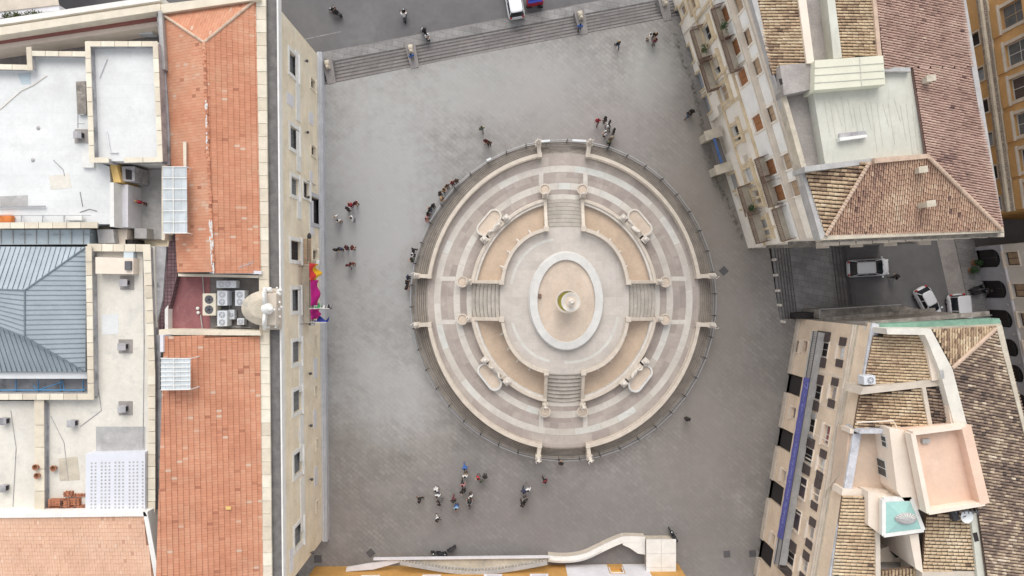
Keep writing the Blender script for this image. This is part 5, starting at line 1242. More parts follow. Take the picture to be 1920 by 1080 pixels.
# cables and pipes across the facade
for pts in ([(1281, 66), (1310, 35), (1340, 0)], [(1316, 177), (1345, 155), (1372, 133), (1398, 112)], [(1389, 357), (1420, 347), (1465, 333)]):
    m = MB(); m.tube([FW.pt(*FW.pix(x, y, .12), .12) for x, y in pts], .055, 6); m.build("wall_pipe", M['copw'], UR)
# walls of the other sides
SE = Vector((39.04, 4.58)); NE = Vector((34.3, 32))
FS = Fac(B0, SE, (0, -1)); m = MB()
m.prism([tuple(FW.pt(0, 0, -.36)[:2]), tuple((B0 + Vector((.37, .02)))), tuple(SE), tuple(NE)], Z0, 16.4); m.build("wall", M['facr'], UR)
m = MB(); m.add([FW.pt(FW.L, Z0, -.36), FW.pt(FW.L, Z0, 0), FW.pt(FW.L, 16.6, 0), FW.pt(FW.L, 16.6, -.36)], [(0, 1, 2, 3)]); m.build("corner_quoin", M['trimy'], UR)
m = MB(); FS.box(m, 0, FS.L, 5, 5.3, 0, .3); FS.box(m, 0, FS.L, 10.3, 10.5, 0, .25); FS.box(m, .0, FS.L, 15.9, 16.4, 0, .45); m.build("side_string_course", M['dirt'], UR)
m = MB()
for i in range(9):
    if i % 2: FS.box(m, .8 + i * 1.5, 1.9 + i * 1.5, 10.8, 10.95, 0, .7)
m.build("side_ledge", M['beige'], UR, split=True)
# roof rim
def slabU(name, pts, z, mat, zb=16.0, par=None): return MB().prism(poly(pts, z), zb, z).build(name, M[mat], par or UR)
slabU("roof_bed", [(1398, -40), (1541, 447), (1883, 435), (1798, -40)], 16.7, 'greyroof', 16.3)
slabU("west_coping", [(1398, -40), (1411, -40), (1452, 140), (1509, 322), (1548, 441), (1539, 450)], 17.25, 'greycop')
slabU("south_coping", [(1539, 442), (1880, 429), (1883, 435), (1540, 450)], 17.2, 'copw')
m = MB()
for i in range(11):
    x = 1544 + i * 31; m.prism(poly([(x, 453 - i * 1.6), (x + 29, 452 - i * 1.6), (x + 29, 460 - i * 1.6), (x, 460 - i * 1.6)], 16.3), 15.9, 16.3)
m.build("eave_block", M['beige'], UR, split=True)
slabU("east_coping", [(1794, -40), (1805, -40), (1882, 430), (1873, 430)], 17.2, 'greycop')
# roof fields
VW = lambda a, b, c, d: [P(*a), P(*b), P(*c), P(*d)]
west = (-1, .12, -.25)
tile_field("west_roof_tiles", [P(1402, -30, 17.0), P(1496, -30, 18.2), P(1515, 118, 18.2), P(1449, 140, 17.2)], west, M['tyel'], UR, .23, .40, 'barrel', .3, .52, .42)
slabU("ridge_wall", [(1493, -30), (1508, -30), (1527, 118), (1513, 119)], 18.4, 'pinkl')
slabU("lightwell_floor", [(1508, -30), (1557, -30), (1566, 118), (1526, 118)], 15.0, 'darkroof', 14)
slabU("lightwell_wall", [(1548, -30), (1562, -30), (1579, 108), (1563, 110)], 17.9, 'palegreen')
tile_field("middle_roof_tiles", [P(1560, -30, 17.6), P(1634, -30, 18.4), P(1647, 104, 18.4), P(1578, 110, 17.7)], west, M['tyel'], UR, .23, .40, 'barrel', .3, .6, .42)
slabU("tiled_ridge", [(1634, -30), (1641, -30), (1654, 108), (1646, 108)], 18.6, 'ridge')
east = (1, -.12, -.2)
e_ = [P(1639, -30, 18.5), P(1799, -30, 17.1), P(1877, 430, 17.1), P(1742, 296, 18.6), P(1707, 128, 18.5), P(1657, 128, 18.6)]
tile_field("east_roof_tiles", [P(1639, -30, 18.6), P(1799, -30, 17.15), P(1824, 126, 17.15), P(1657, 128, 18.5)], east, M['tpink'], UR, .2, .4, 'barrel', .25, .6, .35)
tile_field("east_roof_tiles", [P(1708, 128, 18.1), P(1824, 126, 17.15), P(1877, 430, 17.15), P(1741, 296, 18.6)], east, M['tpink'], UR, .2, .4, 'barrel', .25, .6, .35)
tile_field("south_roof_tiles", [P(1630, 304, 18.4), P(1741, 296, 18.6), P(1877, 431, 17.15), P(1548, 442, 17.15)], (.04, -1, -.22), M['tbrown'], UR, .18, .4, 'barrel', .25, .62, .35)
tile_field("corner_roof_tiles", [P(1509, 322, 17.3), P(1630, 304, 18.4), P(1548, 442, 17.15)], west, M['tyel'], UR, .30, .42, 'barrel', .3, .55, .4)
for a, b in (((1741, 296, 18.7), (1877, 431, 17.2)), ((1630, 304, 18.5), (1548, 442, 17.2))):
    m = MB(); pa, pb_ = P(*a), P(*b); k = 26
    for i in range(k): m.tube([pa.lerp(pb_, i / k) + Vector((0, 0, .08)), pa.lerp(pb_, min(1, (i + 1.1) / k)) + Vector((0, 0, .1))], [.13, .16], 7)
    m.build("hip_ridge", M['ridge'], UR)
slabU("valley_coping", [(1508, 312), (1640, 296), (1640, 306), (1509, 322)], 18.3, 'greycop')
slabU("ridge_coping", [(1640, 296), (1742, 288), (1746, 296), (1640, 306)], 18.75, 'ridge')
slabU("worn_flat_roof", [(1470, 180), (1525, 168), (1546, 310), (1512, 318)], 16.9, 'greyroof')
slabU("worn_side_wall", [(1462, 168), (1474, 178), (1514, 318), (1504, 318)], 17.6, 'copw')
slabU("grey_box_room", [(1462, 122), (1527, 117), (1529, 166), (1470, 178)], 18.2, 'greyroof')
slabU("vent_opening", [(1460, 148), (1466, 147), (1468, 158), (1463, 160)], 18.21, 'dark', 18.2)
slabU("pale_green_room_roof", [(1524, 168), (1658, 160), (1658, 130), (1707, 130), (1734, 296), (1548, 312)], 18.0, 'palegreen')
slabU("cream_penthouse_roof", [(1528, 113), (1656, 104), (1660, 158), (1527, 169)], 19.0, 'creamgreen')
m = MB()
for i in range(1, 4): y = 113 + i * 14; m.bar(P(1528, y, 19.03), P(1658, y - 9, 19.03), .05, .04)
m.bar(P(1612, 107, 19.03), P(1616, 162, 19.03), .06, .05); m.build("roof_seams", M['palegreen'], UR)
m = MB()
random.seed(3)
for i in range(16):
    x = 1545 + i * 11; y0 = 180 + random.random() * 20; m.bar(P(x, y0, 18.02), P(x + 12, y0 + random.uniform(40, 100), 18.02), .022, .012)
m.build("roof_seams", M['palegreen'], UR)
m = MB(); m.prism(poly([(1574, 258), (1626, 252), (1626, 257), (1575, 264)], 18.5), 18, 18.5); m.build("skylight_upstand", M['white'], UR); m = MB(); m.prism(poly([(1574, 250), (1622, 245), (1626, 252), (1574, 258)], 18.2), 18, 18.2); m.build("skylight_glass", M['wallgrey'], UR)
slabU("party_wall_step", [(1657, 126), (1707, 126), (1708, 134), (1657, 134)], 18.5, 'greycop')
for px, py, lab in ((1745, 147, "small pale chimney high on the pink tiled roof"), (1730, 318, "small white chimney just below the roof valley corner"), (1745, 382, "small cream chimney low on the brown hipped roof")):
    c = P(px, py, 18.9); r = thing("chimney", (c.x, c.y, 17.5), lab, "chimney", "chimneys on the balconied palazzo")
    MB().box((c.x, c.y, 18.2), (.6, .4, 1.5), R(8)).build("stack", M['copw'], r, bevel=.02); MB().box((c.x, c.y, 18.98), (.72, .5, .08), R(8)).build("cap", M['copw'], r, bevel=.02)
# ---------------------------------------------------------------- peach building, lower right
random.seed(33)
LR = thing("peach_building", (34, -15, 0), "peach building with long bannered balcony and patchwork of tiled roofs at lower right", "building")
zl = 15.0
Q0 = Vector((29.85, -3.2)); Q1 = Vector((26.39, -23.75)); dq = (Q1 - Q0).normalized(); Q2 = Q0 + dq * 27
FL_ = Fac(Q0, Q2, (-1, 0)); H2 = []
for px, py, kind in ((1543, 655, 1), (1530, 735, 1), (1518, 797, 2), (1514, 853, 1), (1502, 912, 0), (1491, 972, 0), (1480, 1045, 1)):
    w_, (a, b, c, d) = facade_window(FL_, None, H2, px, py, 1.4 if kind else 1.9, 2.7, LR, sur=.12, surm='pinkl', pane='dark' if kind else 'purpleb', grid=(2, 1), frame='frame' if kind else 'purpleb', sill=False, name='balcony_door')
    if kind == 1: shutters(FL_, a, b, c, d, w_, 'shutd', 1.0)
    if kind == 2: shutters(FL_, a, b, c, d, w_, 'greycop', .55)
for px, py, kind in ((1580, 661, 1), (1565, 737, 1), (1552, 816, 2), (1543, 872, 1), (1533, 928, 1), (1523, 1000, 1), (1511, 1063, 1)):
    w_, (a, b, c, d) = facade_window(FL_, None, H2, px, py, 1.1 if kind == 1 else 1.7, 1.25, LR, sur=.1, surm='pinkl', pane='frost' if kind == 1 else 'redb', grid=(2, 1), frame='frame')
    if kind == 1: shutters(FL_, a, b, c, d, w_, 'shutd', .8)
for px, py, wd, ht, pn in ((1512, 650, 1.1, 1.1, 'redb'), (1490, 775, 1.1, 1.2, 'purpleb'), (1472, 893, 1.1, 1.2, 'greycop'), (1497, 650, 1.2, .7, 'greycop'), (1452, 1012, 1.1, .9, 'dark')):
    facade_window(FL_, None, H2, px, py, wd, ht, LR, sur=.08, surm='pinkl', pane=pn, grid=(1, 3), frame='copw')
for py in (718, 828, 942, 1082):
    u = FL_.pix(1478, py)[0]; H2.append((u - 1.0, u + 1.0, .0, 3.3)); m = MB(); FL_.box(m, u - .95, u + .95, .02, 3.2, -.3, -.24); m.build("shop_door", M['dark'], LR)
FL_.wall("facade_wall", 0, FL_.L, 0, 14.4, H2, M['facp'], LR, rec=.36)
m = MB(); us = [0] + sorted(sum([[u_ - 1.0, u_ + 1.0] for u_ in [FL_.pix(1478, py)[0] for py in (718, 828, 942, 1082)]], [])) + [FL_.L]
for a, b in zip(us[::2], us[1::2]): FL_.box(m, a, b, -.1, .75, 0, .22)
m.build("plinth", M['beige'], LR, bevel=.02, split=True)
# the long balcony and its banner
ub0, ub1 = FL_.pix(1532, 622, 1.0)[0], FL_.pix(1462, 1065, 1.0)[0]
zb_ = FL_.pix(1533, 640, .9)[1] - .6
m = MB(); FL_.box(m, ub0, ub1, zb_ - .2, zb_, 0, 1.25)
for i in range(12): u_ = ub0 + .5 + (ub1 - ub0 - 1) * i / 11; FL_.box(m, u_ - .12, u_ + .12, zb_ - .7, zb_ - .2, 0, .9)
lb_ = m.build("long_balcony", M['greycop'], LR, bevel=.02)
m = MB(); m.bar(FL_.pt(ub0, zb_ + 1.0, 1.2), FL_.pt(ub1, zb_ + 1.0, 1.2), .07); m.bar(FL_.pt(ub0, zb_ + .1, 1.2), FL_.pt(ub1, zb_ + .1, 1.2), .05)
k = int((ub1 - ub0) / .16)
for i in range(k + 1): q = ub0 + (ub1 - ub0) * i / k; m.bar(FL_.pt(q, zb_, 1.2), FL_.pt(q, zb_ + 1.0, 1.2), .026)
for q in (ub0, ub1): m.bar(FL_.pt(q, zb_ + 1.0, 0), FL_.pt(q, zb_ + 1.0, 1.2), .05)
m.build("iron_railing", M['iron'], lb_)
un0, un1 = FL_.pix(1512, 708, 1.3)[0], FL_.pix(1468, 1014, 1.3)[0]
BN = thing("balcony_banner", FL_.pt((un0 + un1) / 2, zb_, 1.3), "very long dark blue banner with pale print tied along the peach building's balcony", "banner")
rows = []
for j in range(7):
    f = j / 6; rows.append([FL_.pt(un0 + (un1 - un0) * i / 80, zb_ + 1.06 - f * .8, 1.25 + .2 * f + .015 * math.sin(i * .9) * f) for i in range(81)])
m = MB().rows(rows); o = m.build("cloth", M['banner'], BN, smooth=True, recalc=False)
m = MB()
def onb(u_, f, e=.022): return FL_.pt(u_, zb_ + 1.06 - f * .8, 1.25 + .2 * f + .015 * math.sin((u_ - un0) / (un1 - un0) * 80 * .9) * f) + Vector((-.5, 0, .4)).normalized() * e
ut = un0 + .7
for a, b in (((ut - .3, .15), (ut + .3, .15)), ((ut + .3, .15), (ut, .85)), ((ut, .85), (ut - .3, .15))): m.bar(onb(*a), onb(*b), .05, .015)
random.seed(2); q = ut + .8
while q < un1 - 1.0:
    L_ = random.uniform(.12, .3)
    for f0, f1 in ((.38, .6),):
        if random.random() < .85: m.bar(onb(q, f0), onb(q + random.uniform(-.03, .05), f1), .055, .012)
        if random.random() < .5: m.bar(onb(q, f0), onb(q + L_ * .7, f0), .045, .012)
    q += L_
m.build("pale_print", M['letter'], BN)
# pipes, pilasters and cornices
m = MB()
for py in (640, 700, 762, 825, 880, 940, 1005): u_ = FL_.pix(1550, py)[0]; FL_.box(m, u_ - .06, u_ + .06, zb_ + .2, 11.6, 0, .03)
m.build("wall_joint", M['pinkl'], LR, split=True)
m = MB(); FL_.box(m, 0, FL_.L, 11.9, 12.15, 0, .32); FL_.box(m, 0, FL_.L, 12.15, 12.3, 0, .18); m.build("string_course", M['beige'], LR, bevel=.02)
m = MB(); FL_.box(m, 0, FL_.L, 12.3, 12.6, .0, .06); m.tube([FL_.pt(12, 14.2, .1), FL_.pt(14.5, 12.4, .36), FL_.pt(16, 11.8, .2)], .06, 6); m.build("drain_pipe", M['copw'], LR)
m = MB(); FL_.box(m, -.3, FL_.L, 14.1, 14.75, -.45, .12); m.build("cornice", M['facp'], LR, bevel=.03)
m = MB(); FL_.box(m, -.3, FL_.L, 14.75, 15.0, -.45, .2); m.build("white_gutter", M['bluecop'], LR, bevel=.02)
QN = Vector((40.3, -2.3)); QE = Vector((46, -27))
m = MB(); m.prism([tuple(FL_.pt(0.02, 0, -.38)[:2]), tuple(QN), tuple(QE), tuple(FL_.pt(FL_.L, 0, -.38)[:2])], Z0, 9.6); m.add([FL_.pt(0, Z0, -.38), FL_.pt(0, Z0, 0), FL_.pt(0, 14.4, 0), FL_.pt(0, 14.4, -.38)], [(0, 1, 2, 3)]); m.build("wall", M['facp'], LR)
FNN = Fac(FL_.pt(0, 0), QN, (0, 1)); m = MB(); FNN.box(m, 0, FNN.L, Z0, 14.0, 0, .05); FNN.box(m, 0, FNN.L, 6.0, 6.25, .05, .4); FNN.box(m, 0, FNN.L, 13.4, 13.7, .05, .35); m.build('sooty_side_wall', M['dirt'], LR)
# dirty lean-to and ledge on the street side
LT = thing("street_lean_to", P(1600, 590, 0), "dirty grey lean-to roof with thin rail on the side street against the peach building", "lean-to")
MB().prism(poly([(1536, 581), (1690, 573), (1752, 585), (1752, 606), (1640, 608), (1536, 597)], 3.2), Z0, 3.2).build("weathered_roof", M['dirt'], LT)
m = MB(); m.bar(P(1537, 580, 3.9), P(1690, 571, 3.9), .07); m.bar(P(1537, 580, 3.9), P(1537, 597, 3.9), .07)
for i in range(13): q = P(1537 + i * 12.5, 580 - i * .72, 3.2); m.bar(q, q + Vector((0, 0, .7)), .05)
m.build("thin_rail", M['rail'], LT)
m = MB(); m.prism(poly([(1500, 588), (1536, 585), (1536, 597), (1500, 598)], 2.0), Z0, 2.0); m.build("dark_box", M['dark'], LT)
slabL = lambda name, pts, z, mat, zb=13.5: MB().prism(poly(pts, z), zb, z).build(name, M[mat], LR)
for q in ([(1640, 608), (1876, 600), (1926, 806), (1602, 806)], [(1720, 806), (1926, 806), (2000, 1120), (1720, 1120)], [(1582, 925), (1646, 925), (1646, 1120), (1552, 1120)], [(1646, 925), (1720, 925), (1720, 1000), (1646, 1000)], [(1646, 1070), (1720, 1070), (1720, 1120), (1646, 1120)], [(1682, 806), (1720, 806), (1720, 925), (1682, 925)]):
    slabL("roof_bed", q, 14.35, 'greyroof', 9.5)
slabL("green_gutter", [(1650, 608), (1874, 597), (1877, 607), (1662, 617), (1662, 624), (1650, 625)], 15.1, 'green')
slabL("north_coping", [(1662, 617), (1877, 607), (1878, 613), (1664, 625)], 15.3, 'copw')
tf = lambda pts, dn, mat, pt=.24, **k: tile_field("barrel_roof_tiles", pts, dn, M[mat], LR, pt, .42, 'barrel', **k)
tf([P(1638, 629, 15.1), P(1733, 629, 16.3), P(1746, 712, 16.3), P(1619, 724, 15.1)], (-1, .02, -.2), 'tyel', blotch=.25, bias=.6, rnd=.35)
tf([P(1612, 741, 15.1), P(1728, 729, 16.3), P(1740, 798, 16.3), P(1602, 804, 15.1)], (-1, .02, -.2), 'tyel', blotch=.3, bias=.55, rnd=.4)
tf([P(1737, 728, 16.1), P(1771, 726, 16.4), P(1784, 796, 16.4), P(1747, 799, 16.1)], (-1, .1, -.1), 'tdark', blotch=.5, bias=.35, rnd=.6)
tf([P(1749, 618, 16.6), P(1868, 612, 15.3), P(1785, 690, 17.0)], (.15, 1, -.3), 'tyel', blotch=.3, bias=.5, rnd=.5)
tf([P(1785, 690, 17.0), P(1870, 613, 15.3), P(1925, 800, 15.3), P(2010, 1120, 15.3), P(1852, 1120, 17.0), P(1812, 800, 17.0)], (1, -.2, -.25), 'tdark', blotch=.35, bias=.52, rnd=.55)
tf([P(1580, 928, 15.1), P(1629, 934, 15.7), P(1630, 985, 15.7), P(1642, 992, 15.8), P(1643, 1110, 15.8), P(1556, 1110, 15.0)], (-1, -.05, -.15), 'tyel', .27, blotch=.2, bias=.68, rnd=.25)
tf([P(1736, 968, 16.2), P(1819, 958, 16.6), P(1829, 1070, 16.6), P(1730, 1072, 16.2)], (-1, 0, -.1), 'tyel', .27, blotch=.2, bias=.68, rnd=.25)
tf([P(1652, 1070, 15.4), P(1716, 1064, 15.6), P(1718, 1120, 15.6), P(1652, 1120, 15.4)], (0, 1, -.1), 'tyel', .27, blotch=.2, bias=.68, rnd=.25)
for a, b in (((1785, 690, 17.05), (1870, 613, 15.4)),):
    m = MB(); pa, pb_ = P(*a), P(*b)
    for i in range(18): m.tube([pa.lerp(pb_, i / 18) + Vector((0, 0, .05)), pa.lerp(pb_, min(1, (i + 1.1) / 18)) + Vector((0, 0, .08))], [.15, .18], 7)
    m.build("hip_ridge", M['ridge'], LR)
slabL("white_ridge_walk", [(1662, 616), (1745, 616), (1786, 692), (1814, 800), (1790, 800), (1764, 700), (1740, 640), (1734, 628), (1664, 627)], 17.1, 'terr')
slabL("ridge_side_wall", [(1733, 628), (1741, 640), (1765, 712), (1748, 714)], 16.6, 'pinkl')
slabL("cross_wall", [(1619, 727), (1700, 719), (1772, 706), (1776, 722), (1728, 727), (1613, 740)], 16.4, 'beige')
slabL("narrow_wall", [(1729, 727), (1736, 726), (1749, 800), (1741, 800)], 16.5, 'beige')
slabL("east_ridge_wall", [(1772, 714), (1782, 712), (1806, 806), (1785, 808)], 17.0, 'pinkl')
slabL("roof_vent", [(1762, 695), (1769, 693), (1771, 709), (1764, 711)], 17.13, 'greycop', 17.1)
slabL("east_coping", [(1868, 612), (1879, 610), (1900, 700), (2000, 1120), (1988, 1120), (1925, 830)], 15.7, 'copw')
slabL("lower_flashing", [(1614, 806), (1785, 799), (1815, 808), (1808, 815), (1720, 818), (1660, 813), (1612, 813)], 16.0, 'bluecop')
m = MB(); m.tube([P(1606, 792, 15.9), P(1675, 789, 16.4), P(1682, 803, 16.4)], .06, 6); m.build("roof_pipe", M['pinkl'], LR)
# pink terraces
slabL("low_terrace_floor", [(1592, 806), (1684, 806), (1684, 926), (1578, 926)], 14.55, 'pinkfloor', 12.5)
slabL("low_terrace_edge", [(1594, 804), (1672, 806), (1672, 813), (1594, 813)], 15.0, 'pinkl')
slabL("low_terrace_edge", [(1580, 917), (1680, 921), (1683, 935), (1578, 929)], 15.2, 'pinkl')
PT = thing("pink_roof_room", P(1770, 880, 15), "tall pink rooftop room with parapeted terrace on the peach building's roof", "rooftop room")
zp = 18.2; par = [(1712, 813), (1812, 800), (1847, 945), (1742, 962)]
fl = [(1718, 818), (1806, 807), (1826, 942), (1746, 950)]
q = [Vector(p[:2]) for p in poly(par, zp)]
MB().prism(q, 14.2, zp - .9).build("floor", M['pink'], PT)
m = MB(); loopq = q + [q[0]]; solid_path(m, [Vector((p.x, p.y)) for p in loopq[:2]], .3, zp - .9, zp); solid_path(m, [Vector((p.x, p.y)) for p in loopq[2:4]], .3, zp - .9, zp - .002); m.build("parapet", M['pinkl'], PT)
m = MB(); solid_path(m, loopq[1:3], .75, zp - .9, zp + .003); m.build("broad_parapet", M['pink'], PT); m = MB(); solid_path(m, loopq[3:5], .36, zp - .9, zp - .004); m.build("parapet", M['pinkl'], PT)
FP = Fac(q[0], q[3], (-1, 0)); m = MB(); 
wq = poly([(1675, 806), (1716, 812), (1744, 960), (1716, 960), (1690, 925)], 17.6)
MB().prism(wq, 13.6, 17.0).build("side_block", M['pinkl'], PT)
FP2 = Fac(wq[0], wq[4], (-1, 0)); H3 = []
for f, wd, ht, zc_, pn in ((.25, 1.0, .8, 16.0, 'glass'), (.72, 1.5, 1.6, 15.0, 'glass')):
    m = MB(); u_ = FP2.L * f; FP2.box(m, u_ - wd / 2, u_ + wd / 2, zc_ - ht / 2, zc_ + ht / 2, .005, .06); wn = m.build("window", M['frame'], PT); m = MB(); FP2.box(m, u_ - wd / 2 + .1, u_ - .04, zc_ - ht / 2 + .1, zc_ + ht / 2 - .1, .06, .07); FP2.box(m, u_ + .04, u_ + wd / 2 - .1, zc_ - ht / 2 + .1, zc_ + ht / 2 - .1, .06, .07); m.build("pane", M[pn], wn)
c = P(1733, 826, zp - .9); MB().box((c.x, c.y, zp - .75), (.6, .35, .25), R(5)).build("roof_outlet", M['greycop'], PT, bevel=.02)
# turquoise skylight
TQ = thing("turquoise_skylight", P(1697, 970, 16.8), "turquoise glass skylight with white frame and ventilator beside the pink rooftop room", "skylight")
tq = [(1660, 939), (1712, 937), (1735, 996), (1660, 1006)]
qt = poly(tq, 17.2); MB().prism(qt, 14, 16.7).build("upstand", M['pinkl'], TQ)
cq = sum(qt, Vector()) / 4; ap = Vector((cq.x, cq.y, 17.35)); m = MB(); qi = [Vector((p.x, p.y, 16.95)) for p in qt]
for i in range(4): m.add([qi[i], qi[(i + 1) % 4], ap], [(0, 1, 2)])
m.build("glass", M['turq'], TQ)
m = MB(); qq = [Vector(p[:2]) for p in qt]
for i in range(4): solid_path(m, [qq[i], qq[(i + 1) % 4]], .3, 16.6 + i * .002, 17.0 + i * .002)
m.build("frame", M['white'], TQ)
m = MB(); m.lathe((cq.x + .25, cq.y - .1, 17.1), [(.85, 0), (.85, .2), (.6, .38), (.1, .43)], 20, 1, .55); m.build("ventilator_hood", M['greycop'], TQ)
m = MB()
for i in range(9): a = pi * (.1 + i * .1); m.bar((cq.x + .25 + math.cos(a) * .3, cq.y - .1 + math.sin(a) * .2, 17.56), (cq.x + .25 + math.cos(a) * .95, cq.y - .1 + math.sin(a) * .5, 17.4), .03)
m.build("hood_ribs", M['white'], TQ)
slabL("pale_side_wall", [(1628, 922), (1664, 928), (1664, 1006), (1648, 1000), (1628, 985)], 16.2, 'pinkl')
slabL("courtyard_floor", [(1647, 1000), (1706, 1003), (1718, 1064), (1648, 1068)], 10.5, 'dark', 9)
m = MB(); m.prism(poly([(1705, 1003), (1722, 1001), (1731, 1075), (1717, 1066)], 16.4), 10, 16.4); m.build("courtyard_wall", M['pinkl'], LR)
slabL("courtyard_ledge", [(1648, 1030), (1690, 1018), (1718, 1058), (1650, 1072)], 12.5, 'pinkl', 10)
slabL("courtyard_window", [(1668, 1033), (1682, 1029), (1694, 1042), (1680, 1046)], 12.52, 'dark', 12.5)
slabL("courtyard_beam", [(1642, 996), (1650, 996), (1652, 1120), (1642, 1120)], 16.0, 'beige')
slabL("south_beam", [(1729, 1074), (1850, 1070), (1850, 1120), (1730, 1120)], 16.6, 'beige')
slabL("pale_gully", [(1820, 962), (1842, 962), (1862, 1120), (1842, 1120), (1832, 1075)], 16.9, 'palegreen')
slabL("gully_window", [(1824, 1000), (1832, 998), (1836, 1014), (1828, 1016)], 16.93, 'dark', 16.9)
ac(1631, 713, .95, .7, 15.0, 1.2, 'acw', [(0.05, 0, .26)], "white square air conditioner on the edge of the uppermost left tile field", 5)
c = P(1815, 970, 17.6); r = thing("satellite_dish", (c.x, c.y, 16.4), "white satellite dish with black arm below the pink rooftop room", "satellite dish")
MB().lathe((c.x, c.y, 17.3), [(.08, 0), (.3, .06), (.5, .18), (.5, .2), (.3, .09), (.05, .03)], 18, tint=.5).build("dish", M['frost'], r); MB().tube([(c.x, c.y, 16.4), (c.x, c.y, 17.3)], .04, 6).build("mast", M['iron'], r); m = MB(); m.bar((c.x, c.y, 17.35), (c.x - .5, c.y + .1, 17.8), .05); m.box((c.x - .8, c.y + .05, 17.1), (.5, .8, .5), .3); m.build("receiver_arm", M['black'], r)
m = MB()
for i in range(6): m.bar(P(1790 + i * 8, 952 + i * .5, 17.6), P(1793 + i * 8, 962 + i * .5, 17.6), .06)
m.bar(P(1788, 957, 17.6), P(1836, 960, 17.6), .05); m.build("rod_rack", M['grille'], LR)

random.seed(91)
for k, (px, py, lab) in enumerate([(1316, 95, 'leafy balcony plants on the uppermost lower-storey balcony'), (1404, 392, 'leafy plants on the rusty balcony third from the side street'), (1353, 52, 'green plants on the top main-storey balcony')]):
    u, z = FW.pix(px, py, .8); c = FW.pt(u, z, .7); r = thing('balcony_plant', c, lab, 'plant', 'plants on the palazzo balconies')
    MB().lathe(c - Vector((0, 0, .2)), [(.14, 0), (.2, .3), (.15, .3)], 10).build('pot', M['pot'], r); m = MB()
    for i in range(120):
        o = c + Vector((random.gauss(0, .16), random.gauss(0, .22), .25 + random.random() * .4)); v1 = Vector((random.gauss(0, 1), random.gauss(0, 1), random.gauss(0, .5))).normalized() * .09; v2 = v1.cross(Vector((.3, .2, 1))).normalized() * .04
        m.add([o - v1, o + v2, o + v1, o - v2], [(0, 1, 2, 3)])
    m.build('foliage', M['leaf'], r, recalc=False)
for px, py, h_ in ((1318, 70, 1.2), (1341, 118, 1.4), (1330, 170, 1.0), (1352, 205, 1.6), (1400, 300, 1.2), (1412, 405, 1.2), (1432, 395, .9), (1377, 130, 1.0), (1404, 180, 1.2)):
    u, z = FW.pix(px, py, 0); m = MB(); FW.box(m, u - .5, u + .5, z - h_ / 2, z + h_ / 2, 0, .014); m.build('flaked_render', M[random.choice(['copw', 'beige', 'trimy'])], UR)
# ---------------------------------------------------------------- far right: orange palazzo and grey-based building
random.seed(44)
ORG = thing("orange_palazzo", (46, 18, 0), "orange palazzo with pedimented windows and a long tiled ledge at the upper right edge", "building")
# ledge at z=7 seen in the picture from (1845,0) to (1890,400)
la, lb2 = P(1836, -30, 7.0), P(1893, 395, 7.0); d_ = (lb2 - la).normalized()
FO = Fac(Vector(la[:2]) + Vector((.55, 0)), Vector(lb2[:2]) + Vector((.55, 0)), (-1, 0)); H4 = []
for py, kd in ((30, 0), (105, 1), (172, 2), (240, 1), (307, 2), (368, 1)):
    u = FO.pix(1890, py, 0)[0] if py < 400 else 0
    w_, (a, b, c, d) = facade_window(FO, None, H4, 0, 0, 2.0, 3.0, ORG, sur=.3, surm='beige', pane='gglass' if kd != 2 else 'shutd', grid=(2, 2), frame='woodl' if kd == 0 else 'frame', uz=(u, 9.9), sill=True)
    m = MB(); FO.box(m, a - .5, b + .5, d + .32, d + .5, 0, .55)
    m.add([FO.pt(a - .5, d + .5, 0), FO.pt(b + .5, d + .5, 0), FO.pt((a + b) / 2, d + 1.1, 0), FO.pt(a - .5, d + .5, .5), FO.pt(b + .5, d + .5, .5), FO.pt((a + b) / 2, d + 1.1, .5)], [(3, 4, 5), (0, 2, 1), (0, 3, 5, 2), (1, 2, 5, 4)])
    m.build("pediment", M['orange'], w_)
    m = MB(); FO.box(m, a - .35, b + .35, c - 1.2, c - .22, 0, .12); m.build("apron_panel", M['orange'], w_)
    facade_window(FO, None, H4, 0, 0, 1.2, 1.6, ORG, sur=.15, surm='beige', pane='bluedoor' if kd == 1 else 'dark', grid=(1, 1), frame='shutd', uz=(u + .5, 4.6), sill=False)
    facade_window(FO, None, H4, 0, 0, 1.4, 2.4, ORG, sur=.15, surm='beige', pane='dark', grid=(1, 1), frame='shutd', uz=(u - .3, 1.2), sill=False, name='doorway')
FO.wall("facade_wall", 0, FO.L, Z0, 20, H4, M['orange'], ORG)
m = MB(); q = FO.pt(0, 0, -.36), FO.pt(FO.L, 0, -.36), Vector((62, FO.B.y, 0)), Vector((62, 32, 0)); m.prism([tuple(p[:2]) for p in q], Z0, 20); m.build("wall", M['ochre'], ORG)
m = MB(); FO.box(m, -.1, FO.L, 6.7, 7.0, 0, .85); FO.box(m, -.1, FO.L, 6.4, 6.7, 0, .5); m.build("tiled_ledge", M['lattice'], ORG, bevel=.02)
m = MB(); FO.box(m, -.1, FO.L, 7.0, 7.25, .62, .86); FO.box(m, -.1, FO.L, 7.0, 7.15, .0, .2); m.build("ledge_kerb", M['copw'], ORG)
m = MB(); FO.box(m, 0, FO.L, 12.6, 12.9, 0, .3); m.build("string_course", M['beige'], ORG)
m = MB(); FO.box(m, -.2, FO.L + .2, 20, 20.3, -3, .5); m.build("roof", M['tbrown'], ORG)
